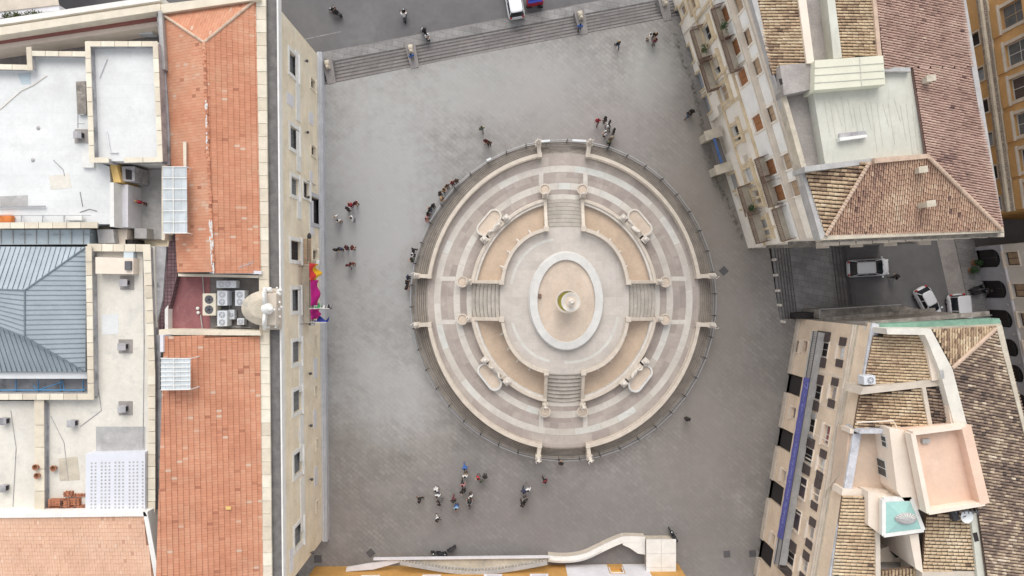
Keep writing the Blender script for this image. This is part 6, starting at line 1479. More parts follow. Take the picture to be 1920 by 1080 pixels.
# grey base building with arched doors
GB = thing("grey_based_building", (48, -8, 0), "building with lilac-grey ground floor, arched dark doors and pale upper wall at right edge", "building")
zs = Z0
g0 = P(1828, 474, zs); g1 = P(1828 + 66, 804, zs); dg_ = (g1 - g0).normalized(); gs = Vector(g0[:2]) - Vector(dg_[:2]) * .6; ge = Vector(g0[:2]) + Vector(dg_[:2]) * 30
FG = Fac(gs, ge, (-1, 0)); AR = []
H5 = []; ARC = []
for py in (486, 543, 597, 650, 697, 750, 800):
    px = 1838 + (py - 486) * .2; u = FG.pix(px, py)[0]; ARC.append(u); H5.append((u - .95, u + .95, zs, 1.1 + .95))
H6 = list(H5)
for px, py in ((1898, 485), (1912, 545), (1925, 600), (1937, 655)):
    u, z = FG.pix(px, py); facade_window(FG, None, H6, 0, 0, 1.35, 1.9, GB, sur=.12, surm='pinkl', pane='woodl', grid=(2, 1), frame='shutd', uz=(u, z))
FG.wall("ground_floor_wall", 0, FG.L, zs, 2.6, H5, M['gwall'], GB, rec=.5); FG.wall("upper_wall", 0, FG.L, 2.75, 16, [h for h in H6 if h[2] > 2.3], M['cwall'], GB)
m = MB(); FG.box(m, 0, FG.L, 2.6, 2.75, -.3, .16); m.build("string_course", M['panel'], GB)
m = MB(); m.prism([tuple(FG.pt(0, 0, -.52)[:2]), tuple(FG.pt(FG.L, 0, -.52)[:2]), (66, ge.y), (66, gs.y)], zs, 16); m.build("wall", M['cwall'], GB)
for u in ARC:      # arch spandrels, door leaves and fan of ironwork
    m = MB(); za = 1.1; N = 10
    for s in (-1, 1):
        arc = [(u + s * .95 * math.cos(pi / 2 * i / N), za + .95 * math.sin(pi / 2 * i / N)) for i in range(N + 1)]; cr = (u + s * .95, za + .95)
        for i in range(N): m.add([FG.pt(*arc[i], -.01), FG.pt(*arc[i + 1], -.01), FG.pt(*cr, -.01)], [(0, 1, 2)]); m.add([FG.pt(*arc[i], -.01), FG.pt(*arc[i + 1], -.01), FG.pt(*arc[i + 1], -.45), FG.pt(*arc[i], -.45)], [(0, 1, 2, 3)])
    m.build("arch_spandrel", M['gwall'], GB, recalc=False)
    m = MB(); FG.box(m, u - .94, u - .02, zs, za + .93, -.45, -.38); FG.box(m, u + .02, u + .94, zs, za + .93, -.45, -.38); dl = m.build("arched_door", M['dark'], GB)
    m = MB(); FG.box(m, u - .94, u + .94, za - .06, za + .04, -.38, -.3)
    for k in range(1, 6): a = pi * k / 6; m.bar(FG.pt(u, za, -.33), FG.pt(u + .9 * math.cos(a), za + .9 * math.sin(a), -.33), .04)
    m.build("fanlight_iron", M['iron'], dl)
m = MB()
for i in range(len(ARC) - 1):
    u = (ARC[i] + ARC[i + 1]) / 2; p_ = FG.pt(u, 1.9, .04); m.ball(p_, .2, 10, sc=(.4, 1, 1))
m.build("wall_medallion", M['greycop'], GB, split=True)
# potted shrubs and a parked bicycle row by the doors
def shrub(px, py, lab, h=1.2):
    c = P(px, py, zs); r = thing("potted_shrub", c, lab, "plant", "potted shrubs by the arched doors"); MB().lathe(c, [(.22, 0), (.32, .45), (.35, .5), (.28, .5), (.25, .3)], 12).build("pot", M['pot'], r)
    m = MB(); m.tube([c + Vector((0, 0, .3)), c + Vector((.03, .02, .9))], [.04, .02], 6); m.build("stem", M['shutd'], r); m = MB()
    for i in range(260):
        a, b, rr = random.random() * 6.28, random.random() * 3.14, random.random() ** .4 * .42; o = c + Vector((math.cos(a) * math.sin(b) * rr, math.sin(a) * math.sin(b) * rr, .5 + h * .45 + math.cos(b) * rr * .9)); v1 = Vector((random.gauss(0, 1), random.gauss(0, 1), random.gauss(0, .5))).normalized() * .1; v2 = v1.cross(Vector((random.gauss(0, 1), random.gauss(0, 1), 1))).normalized() * .05
        m.add([o - v1, o + v2, o + v1, o - v2], [(0, 1, 2, 3)])
    m.build("foliage", M['leaf'], r, recalc=False)
shrub(1823, 493, "leafy shrub in a pot by the topmost arched door"); shrub(1817, 507, "lower potted shrub beside the topmost arched door", .8)
struct(MB().prism(poly([(1786, 430), (1822, 430), (1872, 660), (1836, 660)], Z0 + .12), Z0 - .1, Z0 + .12).build('side_pavement', M['walk']))
struct(MB().add([P(1752, 430, Z0 + .004), P(1786, 430, Z0 + .004), P(1836, 660, Z0 + .004), P(1802, 660, Z0 + .004)], [(0, 1, 2, 3)]).build('worn_road_strip', M['greyroof']))
# ---------------------------------------------------------------- ochre building along the bottom edge
OB = thing("ochre_building", (8, -30, 0), "ochre building along the bottom edge with a white balustraded terrace", "building")
yb = -28.9
FB = Fac((-20.5, -29.0), (17.3, -28.7), (0, 1)); H7 = []
for px in (700, 812, 925, 1010): 
    u = FB.pix(px, 1072)[0]; facade_window(FB, None, H7, 0, 0, 1.3, 2.4, OB, sur=.2, surm='panel', pane='shutd', grid=(2, 1), frame='shutd', uz=(u, 4.2))
u = FB.pix(1153, 1062)[0]; facade_window(FB, None, H7, 0, 0, 1.2, 1.3, OB, sur=.1, surm='white', pane='yeldoor', grid=(1, 1), frame='ochre', uz=(u, 1.6), sill=False)
FB.wall("facade_wall", 0, FB.L, 0, 11, H7, M['ochre'], OB)
MB().prism([(-20.5, -29.4), (17.3, -29.1), (17.3, -44), (-20.5, -44)], Z0, 11).build("wall", M['ochre'], OB)
m = MB(); ua, ub3 = FB.pix(1062, 1070)[0], FB.pix(1212, 1060)[0]; FB.box(m, ua, u - .8, .2, 4.5, 0, .06); FB.box(m, u + .8, ub3, .2, 4.5, 0, .06); FB.box(m, u - .8, u + .8, 2.6, 4.5, 0, .06); m.build("white_marble_facing", M['panel'], OB)
m = MB(); qv = FB.pix(880, 1060)[0]; m.prism([P(648, 1072, 1.5)[:2], P(650, 1064, 1.5)[:2], P(750, 1047, 1.5)[:2], P(750, 1054, 1.5)[:2], P(700, 1068, 1.5)[:2]], 1.3, 1.5); m.build("entrance_canopy", M['panel'], OB)
zb3 = 1.4; front = [(748, 1047), (1028, 1045)]; back = [(1026, 1056), (990, 1063), (955, 1069), (925, 1073), (890, 1075), (855, 1073), (825, 1069), (790, 1063), (750, 1056)]
TR = MB().prism(poly(front + back, zb3), zb3 - .3, zb3).build("balcony", M['copw'], OB)
m = MB(); solid_path(m, [Vector(P(*p, zb3 + .9)[:2]) for p in back], .34, zb3 + .75, zb3 + .92); solid_path(m, [Vector(P(*p, zb3 + .9)[:2]) for p in back], .3, zb3, zb3 + .1); m.build("curved_rail", M['greycop'], TR)
m = MB(); balusters(m, [Vector(P(*p, zb3 + .5)[:2]) + Vector((0, .25)) for p in back], zb3 + .1, .62, .34); m.build("baluster_row", M['copw'], TR)
m = MB(); solid_path(m, [Vector(P(*p, zb3 + .3)[:2]) for p in ((700, 1049), (1030, 1045))], .16, zb3 - .1, zb3 + .32); m.build("front_rail", M['panel'], TR)
# sweeping parapet of the side stair and its slab-topped pier
SP = thing("sweeping_parapet", P(1130, 1030, 0), "white S-curved stone parapet sweeping up to the slab-topped pier at the bottom", "parapet")
cur = [(1028, 1048), (1050, 1050), (1075, 1049), (1098, 1044), (1122, 1033), (1145, 1022), (1168, 1013), (1186, 1012), (1210, 1013)]
def smoothpts(pts, k=5):
    out = []
    for i in range(len(pts) - 1):
        p0, p1, p2, p3 = [Vector(pts[max(0, min(len(pts) - 1, i + j))]) for j in (-1, 0, 1, 2)]
        for j in range(k): t = j / k; out.append(.5 * ((2 * p1) + (p2 - p0) * t + (2 * p0 - 5 * p1 + 4 * p2 - p3) * t * t + (3 * p1 - p0 - 3 * p2 + p3) * t ** 3))
    return out + [Vector(pts[-1])]
cp = [Vector(P(p.x, p.y, 1.3)[:2]) for p in smoothpts(cur)]
m = MB(); solid_path(m, cp, .5, 0, 1.1); m.build("wall", M['beige'], SP); m = MB(); solid_path(m, cp, .62, 1.1, 1.3); m.build("coping", M['white'], SP, bevel=.03)
m = MB(); solid_path(m, cp[:22], .22, 1.3, 1.45); m.build("coping_ridge", M['white'], SP, bevel=.03)
m = MB(); m.prism(poly([(1168, 1008), (1210, 1010), (1210, 1040), (1196, 1038), (1180, 1027), (1168, 1022)], 1.28), 0, 1.28); m.build("landing", M['white'], SP)
PR = thing("stone_pier", P(1240, 1050, 0), "white slab-topped stone pier beside the sweeping parapet", "pier")
MB().prism(poly([(1214, 1016), (1264, 1016), (1264, 1110), (1214, 1110)], 1.8), 0, 1.8).build("shaft", M['copw'], PR)
m = MB()
for i in range(4):
    for j in range(2): m.prism(poly([(1212 + j * 28, 1012 + i * 26), (1239.6 + j * 28, 1012 + i * 26), (1239.6 + j * 28, 1037.6 + i * 26), (1212 + j * 28, 1037.6 + i * 26)], 2.0), 1.8, 2.0, random.random())
m.build("top_slab", M['white'], PR)
# ---------------------------------------------------------------- vehicles
random.seed(55)
def rrect(hx, hy, r, n=5):
    pts = []
    for cx, cy, a0 in ((hx - r, hy - r, 0), (-hx + r, hy - r, 90), (-hx + r, -hy + r, 180), (hx - r, -hy + r, 270)):
        for i in range(n + 1): a = R(a0 + 90 * i / n); pts.append((cx + r * math.cos(a), cy + r * math.sin(a)))
    return pts
def car(px, py, z, rz, L_, W_, lab, kind='suv', paint='carw', group="white cars in the side street"):
    c = P(px, py, z + 1.0); r = thing("parked_car" if kind != 'van' else "parked_van", (0, 0, 0), lab, "car" if kind != 'van' else "van", group)
    hx, hy = L_ / 2, W_ / 2; hh = {'suv': 1.62, 'hatch': 1.5, 'van': 1.95}[kind]
    def lay(hx_, hy_, rr, z_, dx=0): return [(x + dx, y, z_) for x, y in rrect(hx_, hy_, rr)]
    m = MB(); m.rows([lay(hx - .08, hy - .06, .35, .28), lay(hx - .01, hy, .38, .45), lay(hx, hy, .52, .62), lay(hx - .03, hy - .02, .55, .8), lay(hx - .1, hy - .06, .58, .93), lay(hx - .3, hy - .14, .5, .99)], closed=True, caps=True)
    body = m.build("body", M[paint], r, smooth=True); es = body.modifiers.new("es", 'EDGE_SPLIT'); es.split_angle = R(50)
    f0, f1 = {'suv': (1.5, -hx + .14), 'hatch': (1.15, -hx + .15), 'van': (hx - .75, -hx + .1)}[kind]     # windscreen base, tail
    r0, r1 = {'suv': (.4, -hx + .62), 'hatch': (.2, -hx + .5), 'van': (hx - 1.35, -hx + .2)}[kind]
    def cab(x0, x1, hy_, z_, rr=.26): cx = (x0 + x1) / 2; return [(x + cx, y, z_) for x, y in rrect((x0 - x1) / 2, hy_, rr)]
    m = MB(); m.rows([cab(f0, f1, hy - .1, .94), cab((f0 + r0) / 2, (f1 + r1) / 2, hy - .17, (hh + .96) / 2), cab(r0 + .05, r1 - .04, hy - .25, hh - .06)], closed=True, caps=True); gh = m.build("windows", M['carg'], r, smooth=True); gh.modifiers.new("es", 'EDGE_SPLIT').split_angle = R(40)
    m = MB(); m.rows([cab(r0 + .02, r1 - .02, hy - .24, hh - .07), cab(r0, r1, hy - .25, hh - .01), cab(r0 - .12, r1 + .1, hy - .36, hh + .02)], closed=True, caps=True); m.build("roof", M[paint], r, smooth=True)
    m = MB()
    for s in (-1, 1):
        for (xa, za, xb, zb2) in ((f0 - .2, .96, r0 - .05, hh - .05), (f1 + .18, .96, r1 + .05, hh - .05)): m.bar((xa, s * (hy - .12), za), (xb, s * (hy - .26), zb2), .07, .06)
        xm = (r0 + r1) / 2; m.bar((xm, s * (hy - .1), .96), (xm, s * (hy - .25), hh - .05), .09, .05)
    m.build("pillar", M[paint], r, split=True)
    if kind == 'suv':
        m = MB()
        for s in (-1, 1): m.bar((r0 - .15, s * (hy - .3), hh + .07), (r1 + .2, s * (hy - .3), hh + .07), .05)
        m.build("roof_rail", M['black'], r)
    for s in (-1, 1):
        m = MB(); m.box((f0 - .15, s * (hy + .1), 1.02), (.16, .2, .14), s * .2); m.build("wing_mirror", M[paint], r, bevel=.03)
        m = MB(); m.box((hx - .12, s * (hy - .3), .7), (.2, .36, .16), -s * .5); m.build("headlight", M['lightw'], r, bevel=.03)
        m = MB(); m.box((-hx + .09, s * (hy - .25), .82), (.16, .2, .26)); m.build("tail_light", M['lightr'], r, bevel=.03)
        for xw in (hx - .85, -hx + .8):
            m = MB(); w_ = MB().lathe((0, 0, 0), [(.2, -.1), (.31, -.1), (.33, -.06), (.33, .06), (.31, .1), (.2, .1)], 20); m.add([(xw + v.x, s * (hy - .12) + v.z, .33 + v.y) for v in w_.v], w_.f); wh = m.build("wheel", M['tyre'], r)
            m = MB(); w_ = MB().lathe((0, 0, 0), [(.04, -.09), (.2, -.08), (.2, .08), (.04, .09)], 14); m.add([(xw + v.x, s * (hy - .12) + v.z * 1.2, .33 + v.y) for v in w_.v], w_.f); m.build("rim", M['hub'], wh)
    m = MB(); m.box((hx - .02, 0, .45), (.06, W_ * .6, .2)); m.build("grille", M['black'], r); m = MB(); m.box((hx + .02, 0, .5), (.02, .5, .11)); m.box((-hx - .01, 0, .6), (.02, .5, .11)); m.build("number_plate", M['white'], r)
    for pt in (1, -1):
        m = MB(); m.bar((f0 + .02, pt * .3, .985), (f0 - .3, pt * .3 - .35, 1.2), .03, .02); m.build("wiper", M['black'], r)
    m = MB()
    for s in (-1, 1):
        for xx in ((f0 + f1) / 2 + .05, f0 - .2): m.box((xx, s * (hy - .005), .7), (.015, .02, .45))
        m.box(((f0 + f1) / 2 - .15, s * (hy + .005), .82), (.16, .03, .03)); 
    m.build("door_seam", M['black'], r)
    r.location = (c.x, c.y, z); r.rotation_euler = (0, 0, R(rz)); return r
car(1630, 502, Z0, 3, 4.3, 1.85, "white estate car with black roof rails parked alone below the steps", 'suv')
car(1743, 568, Z0, -62, 3.6, 1.62, "small white hatchback parked at a slant beside the van", 'hatch')
car(1801, 592, Z0, -84, 4.6, 1.85, "white van half hidden behind the green roof gutter", 'van')
# vehicles at the top edge: delivery van and a red-and-blue street cart
VN = car(963, -6, Z0, 100, 4.4, 1.8, "white van cut by the top edge beside the pavement", 'van', group="white vehicles at the top edge")
c = P(1003, -5, Z0 + 1.5); ct = thing("ice_cream_cart", (c.x, c.y, Z0), "red and blue street cart at the kerb beside the white van", "cart")
MB().box((c.x, c.y, Z0 + .75), (1.7, .9, .9), R(10)).build("body", M['c_red'], ct, bevel=.06); MB().box((c.x, c.y - .05, Z0 + 1.25), (1.5, .8, .12), R(10)).build("counter", M['c_eublue'], ct, bevel=.03)
m = MB()
for i in range(-2, 3): m.lathe((c.x + i * .32, c.y - .03 + i * .05, Z0 + 1.31), [(.1, 0), (.13, .14), (.05, .16)], 8)
m.build("tubs", M['c_pink'], ct)
for s in (-1, 1): m = MB(); w_ = MB().lathe((0, 0, 0), [(.1, -.05), (.3, -.05), (.3, .05), (.1, .05)], 14); m.add([(c.x + s * .6 + v.x, c.y - .5 + v.z, Z0 + .3 + v.y) for v in w_.v], w_.f); m.build("wheel", M['tyre'], ct)
# scooters
sc0 = None
def scooter(px, py, z, rz, lab, paint='c_black', zoff=.6):
    global sc0
    c = P(px, py, z + zoff)
    if sc0 is None:
        r = thing("motor_scooter", (0, 0, 0), lab, "scooter", "scooters")
        m = MB(); m.rows([[(x, y * wy, zz) for x, y in rrect(.0001 + .1, .12, .05, 3)] for wy, zz in ((1, .3), (1.1, .5))], closed=True, caps=True)
        m.box((0, 0, .3), (.5, .3, .1)); m.rows([[(.42 + dx, y, zz) for dx, y in rrect(.05, hw, .04, 3)] for hw, zz in ((.12, .3), (.22, .6), (.17, .92))], closed=True, caps=True)
        m.rows([[(-.42 + x, y, zz) for x, y in rrect(hl, hw, .08, 3)] for hl, hw, zz in ((.3, .1, .3), (.36, .16, .5), (.34, .15, .7))], closed=True, caps=True); m.build("body", M[paint], r, smooth=False, bevel=.02)
        m = MB(); m.rows([[(-.35 + x, y, zz) for x, y in rrect(.38, .14, .1, 3)] for zz in (.7, .79)], closed=True, caps=True); m.build("seat", M['black'], r)
        m = MB(); m.tube([(.42, 0, .8), (.36, 0, 1.02)], .03, 6); m.tube([(.3, -.34, 1.02), (.38, 0, 1.03), (.3, .34, 1.02)], .02, 6); m.build("handlebar", M['iron'], r)
        for xw in (.62, -.58):
            m = MB(); w_ = MB().lathe((0, 0, 0), [(.1, -.05), (.23, -.05), (.23, .05), (.1, .05)], 16); m.add([(xw + v.x, v.z, .23 + v.y) for v in w_.v], w_.f); m.build("wheel", M['tyre'], r)
        m = MB(); m.ball((.48, 0, .86), .08, 8); m.build("headlight", M['lightw'], r)
        m = MB(); m.tube([(.3, .3, 1.02), (.26, .34, 1.2)], .01, 5); m.box((.26, .35, 1.22), (.03, .12, .08)); m.box((.26, -.35, 1.22), (.03, .12, .08)); m.build("mirrors", M['black'], r); sc0 = r
    else: r = copy_tree(sc0); r["label"] = lab
    if paint != 'c_black':
        for ch in C.objects:
            if ch.parent == r and ch.name.startswith("body"): ch.material_slots[0].link = 'OBJECT'; ch.material_slots[0].material = M[paint]
    r.location = (c.x, c.y, z); r.rotation_euler = (0, 0, R(rz)); return r
scooter(628, 22, Z0, 150, "black scooter ridden along the street nearest the palace")
scooter(758, 28, Z0, 95, "scooter ridden by the pale-clad rider in the street")
scooter(797, 62, Z0 + .13, 125, "scooter standing on the pavement above the steps", 'c_white')
scooter(822, 1038, 0, 175, "black scooter nearest the left of the pair by the balustrade"); scooter(842, 1033, 0, 215, "black scooter on the right of the pair by the balustrade")
scooter(1263, 1004, 0, 120, "black scooter behind the slab-topped pier")
scooter(1833, 540, Z0, 20, "upper of the scooters before the second arched door"); scooter(1838, 548, Z0, 15, "lower of the scooters before the second arched door")
# ---------------------------------------------------------------- people
WALK = dict(lkn=(-.1, .18, .52), lan=(-.1, .24, .1), lto=(-.11, .4, .06), rkn=(.1, -.04, .5), ran=(.1, -.3, .16), rto=(.1, -.16, .04), lel=(-.24, -.1, 1.14), lwr=(-.25, -.14, .9), rel=(.24, .03, 1.14), rwr=(.24, .22, .98), head=(0, .06, 1.6), top=(0, .05, 1.68), neck=(0, .03, 1.5))
HOLD = dict(lel=(-.24, .02, 1.16), lwr=(-.1, .24, 1.22), rel=(.24, .02, 1.16), rwr=(.1, .24, 1.22), head=(0, .07, 1.59), top=(0, .06, 1.67), neck=(0, .02, 1.5))
SIT = dict(pelvis=(0, -.2, .9), spine=(0, -.16, 1.08), chest=(0, -.1, 1.3), neck=(0, -.05, 1.44), head=(0, 0, 1.54), top=(0, 0, 1.62), lsh=(-.17, -.1, 1.36), rsh=(.17, -.1, 1.36), lel=(-.27, .05, 1.15), rel=(.27, .05, 1.15), lwr=(-.27, .3, 1.04), rwr=(.27, .3, 1.04), lhip=(-.1, -.2, .86), rhip=(.1, -.2, .86), lkn=(-.19, .22, .8), rkn=(.19, .22, .8), lan=(-.2, .14, .38), ran=(.2, .14, .38), lto=(-.21, .3, .33), rto=(.21, .3, .33))
POSES = dict(stand={}, walk=WALK, hold=HOLD, ride=SIT, contra=CONTRA)
def chain_mesh(p, links, rad, sub=1):
    names = []; 
    for a, b in links:
        for n in (a, b):
            if n not in names: names.append(n)
    ix = {n: i for i, n in enumerate(names)}
    return grow([p[n] for n in names], [(ix[a], ix[b]) for a, b in links], [rad[n] for n in names], sub)
PM = {}
for pn, ps in POSES.items():
    p = figure(ps); b = body_mesh(ps); b.materials.append(M['c_skin'])
    tr = {n: tuple(Vector(p[a]).lerp(Vector(p[b_]), f)) for n, a, b_, f in (('le2', 'lel', 'lwr', .75), ('re2', 'rel', 'rwr', .75), ('la2', 'lkn', 'lan', .9), ('ra2', 'rkn', 'ran', .9))}; p.update(tr)
    top_ = chain_mesh(p, [('pelvis', 'spine'), ('spine', 'chest'), ('chest', 'neck'), ('chest', 'lsh'), ('lsh', 'lel'), ('lel', 'le2'), ('chest', 'rsh'), ('rsh', 'rel'), ('rel', 're2')], dict(pelvis=(.17, .13), spine=(.16, .125), chest=(.185, .135), neck=.06, lsh=.085, rsh=.085, lel=.065, rel=.065, le2=.05, re2=.05)); top_.materials.append(M['c_black'])
    leg = chain_mesh(p, [('pelvis', 'lhip'), ('lhip', 'lkn'), ('lkn', 'la2'), ('pelvis', 'rhip'), ('rhip', 'rkn'), ('rkn', 'ra2')], dict(pelvis=(.155, .12), lhip=.105, rhip=.105, lkn=.078, rkn=.078, la2=.062, ra2=.062)); leg.materials.append(M['c_jeans'])
    hd = Vector(p['head']); m = MB(); m.ball(hd + Vector((0, -.025, .045)), .108, 12, sc=(.92, 1.08, 1.0)); ho = m.build("hair", M['c_hblack'], None, smooth=True); hm = ho.data; bpy.data.objects.remove(ho)
    sm_ = []
    for k in 'lr':
        m = MB(); a, t_ = Vector(p[k + 'an']), Vector(p[k + 'to']); m.tube([a + Vector((0, -.06, -.02)), a.lerp(t_, .5) + Vector((0, 0, -.005)), t_ + Vector((0, .05, 0))], [.055, .055, .035], 8)
        so_ = m.build("shoe", M['c_brown'], None, smooth=True); sm_.append(so_.data); bpy.data.objects.remove(so_)
    m = MB(); f_ = hd + Vector((0, .085, 0)); m.ball(f_ + Vector((0, .012, -.012)), .016, 6); 
    for s in (-1, 1): m.ball(hd + Vector((s * .085, 0, -.005)), .02, 6, sc=(.5, 1, 1.3))
    fo = m.build("ears_nose", M['c_skin'], None, smooth=True); fm = fo.data; bpy.data.objects.remove(fo)
    m = MB()
    for s in (-1, 1): m.ball(f_ + Vector((s * .03, -.004, .018)), .01, 6)
    m.box(f_ + Vector((0, -.002, -.045)), (.04, .01, .01)); eo = m.build("eyes_mouth", M['c_hbrown'], None); em = eo.data; bpy.data.objects.remove(eo)
    PM[pn] = dict(body=b, shirt=top_, trousers=leg, hair=hm, shoe=sm_[0], shoe_=sm_[1], ears_nose=fm, eyes_mouth=em)
    for me in (b, top_, leg): me.polygons.foreach_set("use_smooth", [True] * len(me.polygons))
def person(px, py, rz, pose, shirt, trou, hair, lab, z=0, grp=None, sc=1.0, extra=None, dxy=None):
    c = P(px, py, z + 1.3) if dxy is None else dxy
    r = thing("person", (c[0], c[1], z), lab, "person", grp)
    for k, me in PM[pose].items():
        o = bpy.data.objects.new(k.strip('_'), me); C.objects.link(o); adopt(o, r)
        mt = {'shirt': shirt, 'trousers': trou, 'hair': hair}.get(k)
        if mt: o.material_slots[0].link = 'OBJECT'; o.material_slots[0].material = M['c_' + mt]
    r.rotation_euler = (0, 0, R(rz)); r.scale = (sc,) * 3
    return r
G1 = "people near the palace doorway"; G2 = "people around the fountain fence"; G3 = "people strolling across the lower square"; G4 = "people in the upper square"; G5 = "people by the street steps"
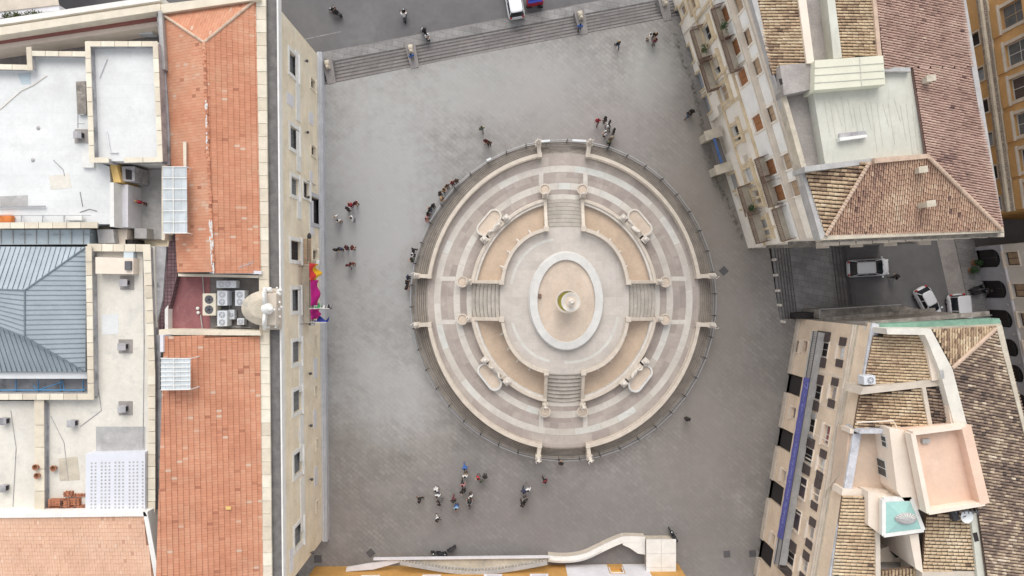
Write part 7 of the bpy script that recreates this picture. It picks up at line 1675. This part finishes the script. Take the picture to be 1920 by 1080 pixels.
PEOPLE = [
 (656, 384, 40, 'hold', 'red', 'maroon', 'hblack', "person in bright red top, left one of the topmost group near the palace doorway", 0, G1), (665, 380, 220, 'hold', 'maroon', 'black', 'hblack', "person in dark red, right one of the topmost group near the palace doorway", 0, G1), (650, 391, 120, 'stand', 'black', 'black', 'hblack', "person all in black at the lower left of the topmost palace group", 0, G1),
 (628, 406, 200, 'walk', 'white', 'white', 'hfair', "person in white closest to the palace doorway", 0, G1), (634, 414, 30, 'stand', 'white', 'tan', 'hblack', "dark-haired person in white right beside the doorway pair", 0, G1), (660, 410, 90, 'contra', 'white', 'grey', 'hblack', "single person in white below the red group", 0, G1),
 (628, 468, 0, 'stand', 'black', 'black', 'hblack', "leftmost person in black by the palace wall", 0, G1), (637, 466, 160, 'hold', 'navy', 'black', 'hblack', "person in navy second from the palace wall", 0, G1), (648, 464, 100, 'stand', 'maroon', 'black', 'hblack', "person in maroon, left one of the maroon pair", 0, G1), (659, 464, 260, 'hold', 'maroon', 'black', 'hbrown', "person in maroon, right one of the maroon pair", 0, G1),
 (652, 497, 180, 'walk', 'maroon', 'grey', 'hblack', "person in maroon with grey trousers, left one of the lowest pair by the palace", 0, G1), (659, 494, 190, 'stand', 'maroon', 'tan', 'hblack', "person in maroon with tan trousers, right one of the lowest pair by the palace", 0, G1),
 (855, 338, 200, 'stand', 'brown', 'black', 'hbrown', "person in brown leaning at the fence, highest of its cluster", 0, G2), (848, 343, 30, 'hold', 'maroon', 'brown', 'hblack', "person in maroon second highest at the fence cluster", 0, G2), (838, 348, 210, 'stand', 'brown', 'tan', 'hbrown', "person in brown with tan trousers at the fence cluster", 0, G2), (831, 355, 240, 'hold', 'tan', 'brown', 'hblack', "person in tan jacket at the fence cluster", 0, G2), (824, 362, 250, 'stand', 'brown', 'black', 'hblack', "person in brown lowest of the upper fence cluster", 0, G2), (827, 372, 270, 'contra', 'tan', 'brown', 'hfair', "fair-haired person in tan by the fence", 0, G2),
 (811, 385, 230, 'stand', 'black', 'black', 'hblack', "person in black at the top of the lower fence cluster", 0, G2), (806, 392, 60, 'hold', 'black', 'jeans', 'hblack', "person in black with jeans in the lower fence cluster", 0, G2), (802, 400, 250, 'stand', 'black', 'maroon', 'hblack', "person in black with maroon trousers in the lower fence cluster", 0, G2), (799, 410, 260, 'contra', 'pink', 'tan', 'hbrown', "person in pink lowest in the lower fence cluster", 0, G2),
 (774, 469, 280, 'walk', 'black', 'black', 'hblack', "person in black on the upper side of the trio by the left fence", 0, G2), (773, 478, 270, 'stand', 'white', 'black', 'hblack', "person in white in the middle of the trio by the left fence", 0, G2), (772, 487, 100, 'hold', 'black', 'green', 'hblack', "person in black and green at the lower side of the trio by the left fence", 0, G2),
 (764, 520, 270, 'stand', 'navy', 'black', 'hblack', "person in navy, upper one of the dark pair left of the fountain", 0, G2), (762, 530, 280, 'contra', 'black', 'black', 'hblack', "person in black, middle of the dark group left of the fountain", 0, G2), (761, 539, 250, 'hold', 'black', 'black', 'hbrown', "person in black, lowest left of the fountain", 0, G2),
 (903, 240, 0, 'walk', 'green', 'grey', 'hbrown', "person in olive green alone above the fountain", 0, G4), (911, 263, 170, 'hold', 'maroon', 'brown', 'hblack', "person in maroon, left one of the pair above the fountain fence", 0, G4), (917, 267, 190, 'stand', 'brown', 'black', 'hblack', "person in brown, right one of the pair above the fountain fence", 0, G4),
 (1122, 225, 160, 'walk', 'red', 'maroon', 'hblack', "person in red left of the group right of the fountain top", 0, G4), (1136, 222, 100, 'stand', 'black', 'black', 'hblack', "person in black at the top of the upper-square group", 0, G4), (1143, 229, 240, 'contra', 'black', 'white', 'hblack', "person in black with white trousers in the upper-square group", 0, G4), (1142, 236, 200, 'walk', 'white', 'grey', 'hblack', "person in white with grey trousers in the upper-square group", 0, G4),
 (1136, 249, 90, 'hold', 'white', 'black', 'hblack', "person in white with black trousers, lower left of the upper-square group", 0, G4), (1152, 244, 260, 'stand', 'black', 'grey', 'hblack', "person in black with grey trousers at the right of the upper-square group", 0, G4), (1147, 258, 0, 'stand', 'grey', 'tan', 'hfair', "fair-haired person in grey nearest the fence in the upper-square group", 0, G4), (1143, 266, 180, 'walk', 'green', 'black', 'hbrown', "person in green against the fence below the upper-square group", 0, G4),
 (1160, 80, 20, 'walk', 'black', 'jeans', 'hfair', "fair-haired person in black alone near the right end of the steps", 0, G4), (1219, 66, 80, 'stand', 'white', 'tan', 'hblack', "person in white in the trio near the balconied palazzo", 0, G4), (1229, 63, 180, 'hold', 'black', 'black', 'hfair', "fair-haired person in black in the trio near the balconied palazzo", 0, G4), (1229, 75, 200, 'stand', 'maroon', 'grey', 'hblack', "person in maroon in the trio near the balconied palazzo", 0, G4),
 (1299, 208, 140, 'walk', 'black', 'black', 'hblack', "person in black, right one of the pair by the blue-grey doors", 0, G4), (1293, 213, 130, 'walk', 'black', 'jeans', 'hbrown', "person in black with jeans, left one by the blue-grey doors", 0, G4),
 (771, 104, 200, 'stand', 'blue', 'grey', 'hblack', "person in a blue shirt at the stair pedestal", -.2, G5), (795, 56, 40, 'stand', 'black', 'black', 'hblack', "person in black beside the white scooter on the pavement", Z0 + .13, G5), (800, 66, 220, 'hold', 'white', 'black', 'hblack', "person in white beside the white scooter on the pavement", Z0 + .13, G5),
 (1088, 48, 180, 'stand', 'blue', 'jeans', 'hblack', "person in blue beside the middle right stair pedestal", -.3, G5),
 (871, 878, 180, 'walk', 'blue', 'blue', 'hblack', "person in bright blue, topmost of the lower square", 0, G3), (872, 893, 0, 'stand', 'white', 'tan', 'hblack', "person in white below the bright blue one", 0, G3), (897, 896, 120, 'hold', 'red', 'grey', 'hblack', "person in red in the lower square", 0, G3), (909, 895, 170, 'stand', 'black', 'black', 'hblack', "person in black right of the red one", 0, G3), (902, 904, 20, 'walk', 'green', 'grey', 'hblack', "person in dark green below the red one", 0, G3, .8),
 (867, 910, 0, 'walk', 'pink', 'black', 'hblack', "person in pink top left of the red one", 0, G3), (868, 922, 180, 'contra', 'black', 'black', 'hblack', "person in black below the pink top", 0, G3), (817, 919, 150, 'stand', 'white', 'white', 'hblack', "person in white, upper one of the leftmost white pair", 0, G3), (820, 929, 160, 'walk', 'white', 'navy', 'hblack', "person in white and navy, lower one of the leftmost white pair", 0, G3), (823, 944, 100, 'walk', 'black', 'grey', 'hblack', "person in black with grey trousers below the white pair", 0, G3),
 (786, 939, 70, 'walk', 'black', 'black', 'hblack', "person in black, farthest left in the lower square", 0, G3), (850, 939, 170, 'walk', 'black', 'maroon', 'hblack', "person in black with maroon trousers above the light blue one", 0, G3), (855, 952, 190, 'hold', 'lblue', 'blue', 'hblack', "person in light blue", 0, G3), (882, 932, 40, 'stand', 'white', 'black', 'hblack', "person in white and black trousers above the cyclist", 0, G3), (880, 945, 0, 'ride', 'grey', 'black', 'hblack', "person in grey riding the bicycle", 0, G3),
 (982, 922, 160, 'walk', 'navy', 'navy', 'hblack', "person all in navy in the right-hand pair", 0, G3), (990, 918, 180, 'walk', 'white', 'grey', 'hblack', "person in white in the right-hand pair", 0, G3), (985, 939, 30, 'stand', 'black', 'grey', 'hblack', "person in black and grey, upper one of the right dark pair", 0, G3), (980, 947, 200, 'walk', 'black', 'black', 'hblack', "person all in black, lower one of the right dark pair", 0, G3),
 (1022, 903, 200, 'walk', 'maroon', 'black', 'hblack', "person in maroon walking by themself below the fountain", 0, G3), (820, 975, 200, 'walk', 'black', 'white', 'hblack', "person in black with white trousers, lowest in the square", 0, G3), (1291, 787, 210, 'stand', 'black', 'black', 'hblack', "person in black alone right below the fountain", 0, G3), (1052, 870, 0, 'hold', 'black', 'brown', 'hblack', "person in black against the fence directly below the fountain", 0, G3),
 (258, 378, 170, 'stand', 'red', 'maroon', 'hfair', "person in red standing in the rooftop yard of the palace", 11.5, None), (1683, 519, 70, 'walk', 'black', 'black', 'hblack', "person in black walking beside the white estate car", Z0, None), (1858, 545, 80, 'stand', 'black', 'navy', 'hblack', "person in navy by the second arched door", Z0, None),
]
for a in PEOPLE:
    kw = dict(zip(("z", "grp", "sc"), a[8:])); person(*a[:8], **kw)
for (px, py, z, rz, sh, tr_, lab) in ((628, 22, Z0, 150, 'black', 'black', "person in black riding the scooter nearest the palace"), (758, 28, Z0, 95, 'white', 'grey', "person in white riding the scooter in the street")):
    c = P(px, py, z + .6); a = R(rz); person(0, 0, rz - 90, 'ride', sh, tr_, 'hblack', lab, z, G5, .98, dxy=(c.x - .1 * math.cos(a), c.y - .1 * math.sin(a)))
# bicycle under the cyclist
c = P(880, 945, 1.3); bc = thing("bicycle", (c.x, c.y, 0), "dark bicycle ridden in the lower square", "bicycle")
for yy in (-.5, .55):
    m = MB(); pts = [(c.x, c.y + yy + .33 * math.cos(2 * pi * i / 20), .34 + .33 * math.sin(2 * pi * i / 20)) for i in range(21)]; m.tube(pts, .02, 6, caps=False)
    for i in range(8): m.bar((c.x, c.y + yy, .34), pts[int(i * 2.5)], .008)
    m.build("wheel", M['tyre'], bc)
m = MB(); B_ = lambda y, z: (c.x, c.y + y, z)
for a, b in ((B_(-.5, .34), B_(-.05, .32)), (B_(-.05, .32), B_(-.22, .82)), (B_(-.2, .75), B_(.4, .78)), (B_(-.05, .32), B_(.4, .72)), (B_(-.5, .34), B_(-.2, .75)), (B_(.55, .34), B_(.38, .95))): m.tube([a, b], .022, 6)
m.build("frame", M['iron'], bc); m = MB(); m.tube([(c.x - .28, c.y + .3, .98), (c.x, c.y + .4, .98), (c.x + .28, c.y + .3, .98)], .018, 6); m.build("handlebar", M['iron'], bc); m = MB(); m.box(B_(-.24, .86), (.14, .26, .06)); m.build("saddle", M['black'], bc, bevel=.02)
